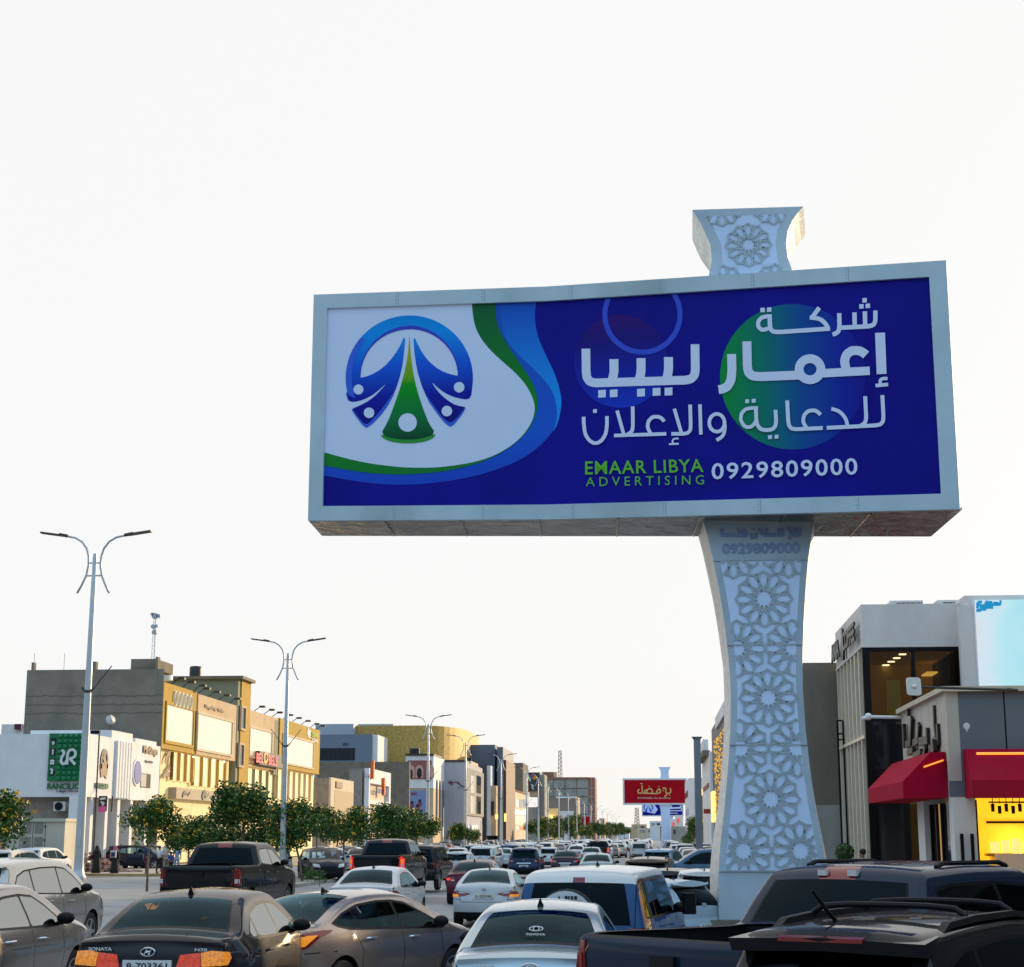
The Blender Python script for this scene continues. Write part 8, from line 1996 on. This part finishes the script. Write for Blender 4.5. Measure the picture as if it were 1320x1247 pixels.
def person(label, px, Y, h, top, bottom, hdg=0., stride=.12, robe=False, arm=(.05, .05), x=None):
    x = xy(px, Y) if x is None else x; o = thing('person', label, 'person', (x, Y, ground(x, Y) + .15), math.radians(hdg)); k = h / 1.75
    J = dict(pel=(0, 0, .93), ch=(0, .02, 1.28), nk=(0, .02, 1.47), hd=(0, .035, 1.58), cr=(0, .02, 1.72))
    for s, n in ((-1, 'l'), (1, 'r')):
        st = stride * s; a = arm[0] if s < 0 else arm[1]
        J['sh' + n] = (s * .17, .02, 1.40); J['el' + n] = (s * .23, .0 + a * .5, 1.13); J['wr' + n] = (s * .22, .06 + a, .90 + max(0, a - .1) * 1.2); J['fi' + n] = (s * .215, .08 + a * 1.2, .78 + max(0, a - .1) * 1.6)
        J['hp' + n] = (s * .09, 0, .88); J['kn' + n] = (s * .10, st * .6 + .03, .49); J['an' + n] = (s * .10, st - .02, .09); J['to' + n] = (s * .11, st + .15, .035)
    nm = list(J); V = [tuple(c * k for c in J[n]) for n in nm]; ix = {n: i for i, n in enumerate(nm)}
    E = [('pel', 'ch'), ('ch', 'nk'), ('nk', 'hd'), ('hd', 'cr')] + [e for n in 'lr' for e in (('ch', 'sh' + n), ('sh' + n, 'el' + n), ('el' + n, 'wr' + n), ('wr' + n, 'fi' + n), ('pel', 'hp' + n), ('hp' + n, 'kn' + n), ('kn' + n, 'an' + n), ('an' + n, 'to' + n))]
    RR = dict(pel=.12, ch=.13, nk=.055, hd=.085, cr=.06); sub = {'sh': .065, 'el': .045, 'wr': .03, 'fi': .022, 'hp': .085, 'kn': .058, 'an': .038, 'to': .03}
    rad = [k * RR.get(n, sub.get(n[:2], .05)) for n in nm]
    skinned('body', V, [(ix[a], ix[b]) for a, b in E], rad, skin, o)
    def sel(names, edges, rr, name, m):
        i2 = {n: i for i, n in enumerate(names)}; return skinned(name, [V[ix[n]] for n in names], [(i2[a], i2[b]) for a, b in edges], [k * q for q in rr], m, o)
    if robe:
        q = MB(); q.lathe([(.30, .02), (.28, .3), (.22, .75), (.20, 1.05), (.22, 1.30), (.16, 1.45), (.07, 1.50)], (0, 0, 0), 'Z', 14); q.v = [Vector((v.x * k, v.y * k * .8, v.z * k)) for v in q.v]; q.build('robe', bottom, o, world=False, smooth=True)
        q = MB(); q.ball((0, -.01 * k, 1.60 * k), (.115 * k, .125 * k, .155 * k), 8); q.lathe([(.09, 1.56), (.16, 1.44), (.21, 1.30), (.10, 1.28)], (0, 0, 0), 'Z', 12); q.v = [v if i < 160 else v * k for i, v in enumerate(q.v)]; q.build('headscarf', top, o, world=False, smooth=True)
        sel(['ch', 'shl', 'ell', 'wrl', 'shr', 'elr', 'wrr'], [('ch', 'shl'), ('shl', 'ell'), ('ell', 'wrl'), ('ch', 'shr'), ('shr', 'elr'), ('elr', 'wrr')], [.15, .09, .08, .07, .09, .08, .07], 'sleeves', bottom)
    else:
        sel(['pel', 'ch', 'nk', 'shl', 'ell', 'shr', 'elr'], [('pel', 'ch'), ('ch', 'nk'), ('ch', 'shl'), ('shl', 'ell'), ('ch', 'shr'), ('shr', 'elr')], [.14, .15, .06, .085, .06, .085, .06], 'shirt', top)
        sel(['pel', 'hpl', 'knl', 'anl', 'hpr', 'knr', 'anr'], [('pel', 'hpl'), ('hpl', 'knl'), ('knl', 'anl'), ('pel', 'hpr'), ('hpr', 'knr'), ('knr', 'anr')], [.13, .10, .075, .055, .10, .075, .055], 'trousers', bottom)
        q = MB(); q.ball((0, -.005 * k, 1.655 * k), (.088 * k, .10 * k, .095 * k), 8); q.build('hair', hair_m, o, world=False, smooth=True)
        for s in (-1, 1):
            n = 'l' if s < 0 else 'r'; c = Vector(V[ix['to' + n]]); q = MB(); q.ball((c.x, c.y - .05 * k, .045 * k), (.05 * k, .13 * k, .045 * k), 6); q.build('shoe', plastic_dark, o, world=False, smooth=True)
    return o
cloth = lambda n, c: mat(n, c, .85, var=.1)
bk, wt, bg_, nv, rdk, lb_ = cloth('cloth_black', (.012, .012, .013)), cloth('cloth_white', (.62, .63, .66)), cloth('cloth_beige', (.50, .44, .36)), cloth('cloth_navy', (.02, .03, .10)), cloth('cloth_maroon', (.10, .012, .02)), cloth('cloth_pale_blue', (.30, .45, .62))
p_ = person('person in a long black robe walking left of the navy parked car', 127, 101.5, 1.66, bk, bk, 20, robe=True)
q = MB(); q.cbox((p_.location.x - .32, p_.location.y - .1, p_.location.z + .95), (.16, .26, .24), b=.03); b_ = thing('handbag', 'dark red bag hung on the arm of the left robed walker', 'bag', (p_.location.x - .32, p_.location.y - .1, p_.location.z + .83)); q.build('bag_body', rdk, b_)
p_ = person('person in a long black robe with a white and navy backpack', 151, 101.2, 1.62, cloth('cloth_pink', (.42, .10, .18)), bk, -10, robe=True)
x, y, z = p_.location; b_ = thing('backpack', 'navy and white backpack worn by the right robed walker', 'backpack', (x, y - .28, z + .95)); q = MB(); q.cbox((x, y - .30, z + 1.15), (.34, .18, .42), b=.05); q.build('pack', wt, b_); q = MB(); q.cbox((x, y - .41, z + 1.12), (.24, .06, .26), b=.02); q.build('pocket', nv, b_)
person('person in a dark shirt and maroon shorts behind the thin pale trunk', 194, 98.5 + 2, 1.74, nv, rdk, 30, .2)
person('person in a white shirt and black trousers, arm raised to the face', 209.5, 101, 1.64, wt, bk, -20, .12, arm=(.3, .05))
person('person in a beige shirt and shorts right of the white shirted one', 218.5, 101.6, 1.78, bg_, cloth('cloth_sand', (.42, .36, .28)), 10, .16)
person('small person in a blue top beside the beige shirted one', 225, 101.2, 1.30, cloth('cloth_royal', (.03, .05, .28)), bk, 25, .14)
person('person in a pale blue outfit, half hidden by the black pickup', 232.5, 101.8, 1.70, lb_, lb_, 0, .1)
person('person in a white shirt with dark hair at the brass fins', 1101, 50, 1.72, wt, bk, 60, .1, x=xy(1101, 50)).location.z = zx(1093, 50) - 1.72

# ------------------------------------------------------------------ drivers seen through the glass
def driver(label, car, sp_seat, z, top):
    """seated figure: body one mesh, shirt and hair its clothes; set at the left-hand seat of a car"""
    h = -car.rotation_euler.z; dx, dy = -.36, sp_seat; sc_ = car.scale
    c = Vector((car.location.x + dx * math.cos(h) + dy * math.sin(h), car.location.y - dx * math.sin(h) + dy * math.cos(h), car.location.z))
    o = thing('person', label, 'person', c, -h)
    V = [(0, .10, z), (0, .05, z + .28), (0, .04, z + .50), (0, .07, z + .60), (0, .06, z + .76), (-.19, .06, z + .44), (-.24, .22, z + .24), (-.14, .48, z + .26), (-.10, .55, z + .28), (.19, .06, z + .44), (.24, .22, z + .24), (.14, .48, z + .26), (.10, .55, z + .28), (-.10, .12, z - .03), (-.12, .50, z + .02), (-.12, .62, z - .30), (-.12, .74, z - .34), (.10, .12, z - .03), (.12, .50, z + .02), (.12, .62, z - .30), (.12, .74, z - .34)]
    E = [(0, 1), (1, 2), (2, 3), (3, 4), (1, 5), (5, 6), (6, 7), (7, 8), (1, 9), (9, 10), (10, 11), (11, 12), (0, 13), (13, 14), (14, 15), (15, 16), (0, 17), (17, 18), (18, 19), (19, 20)]
    skinned('body', V, E, [.13, .14, .055, .09, .065, .065, .045, .032, .03, .065, .045, .032, .03, .09, .07, .045, .035, .09, .07, .045, .035], skin, o)
    skinned('shirt', [V[i] for i in (0, 1, 2, 5, 6, 9, 10)], [(0, 1), (1, 2), (1, 3), (3, 4), (1, 5), (5, 6)], [.15, .165, .06, .085, .06, .085, .06], top, o)
    skinned('trousers', [V[i] for i in (0, 13, 14, 15, 17, 18, 19)], [(0, 1), (1, 2), (2, 3), (0, 4), (4, 5), (5, 6)], [.14, .10, .085, .06, .10, .085, .06], bk, o)
    q = MB(); q.ball((0, .045, z + .715), (.10, .112, .10), 8); q.build('hair', hair_m, o, world=False, smooth=True); return o
def car_of(word): return [c for c in bpy.data.objects if c.get('label', '').startswith(word)][0]
driver('person in a dark shirt driving the dark brown sedan', car_of('dark brown sedan'), .02, .60, bk)
driver('person in a red shirt driving the grey green sedan', car_of('grey green sedan'), .02, .60, cloth('cloth_red', (.30, .02, .03)))
driver('person in a white shirt driving the bronze grey fastback', car_of('bronze grey fastback'), .0, .58, wt)
driver('person in a grey shirt driving the amber lit silver sedan', car_of('silver sedan with glowing'), .0, .58, cloth('cloth_grey', (.12, .12, .13)))
o = thing('pole', 'thin dark pole with a small camera on top in front of the white shop', 'pole', (xy(122.3, 108), 108, ground(-36, 108)))
x, y, z = o.location; MB().tube([(x, y, z), (x, y, zx(948, 108))], .05, 6).build('shaft', dark_metal, o)
q = MB(); q.cbox((x - .25, y, zx(945, 108)), (.6, .25, .22)); q.build('camera', plastic_dark, o)
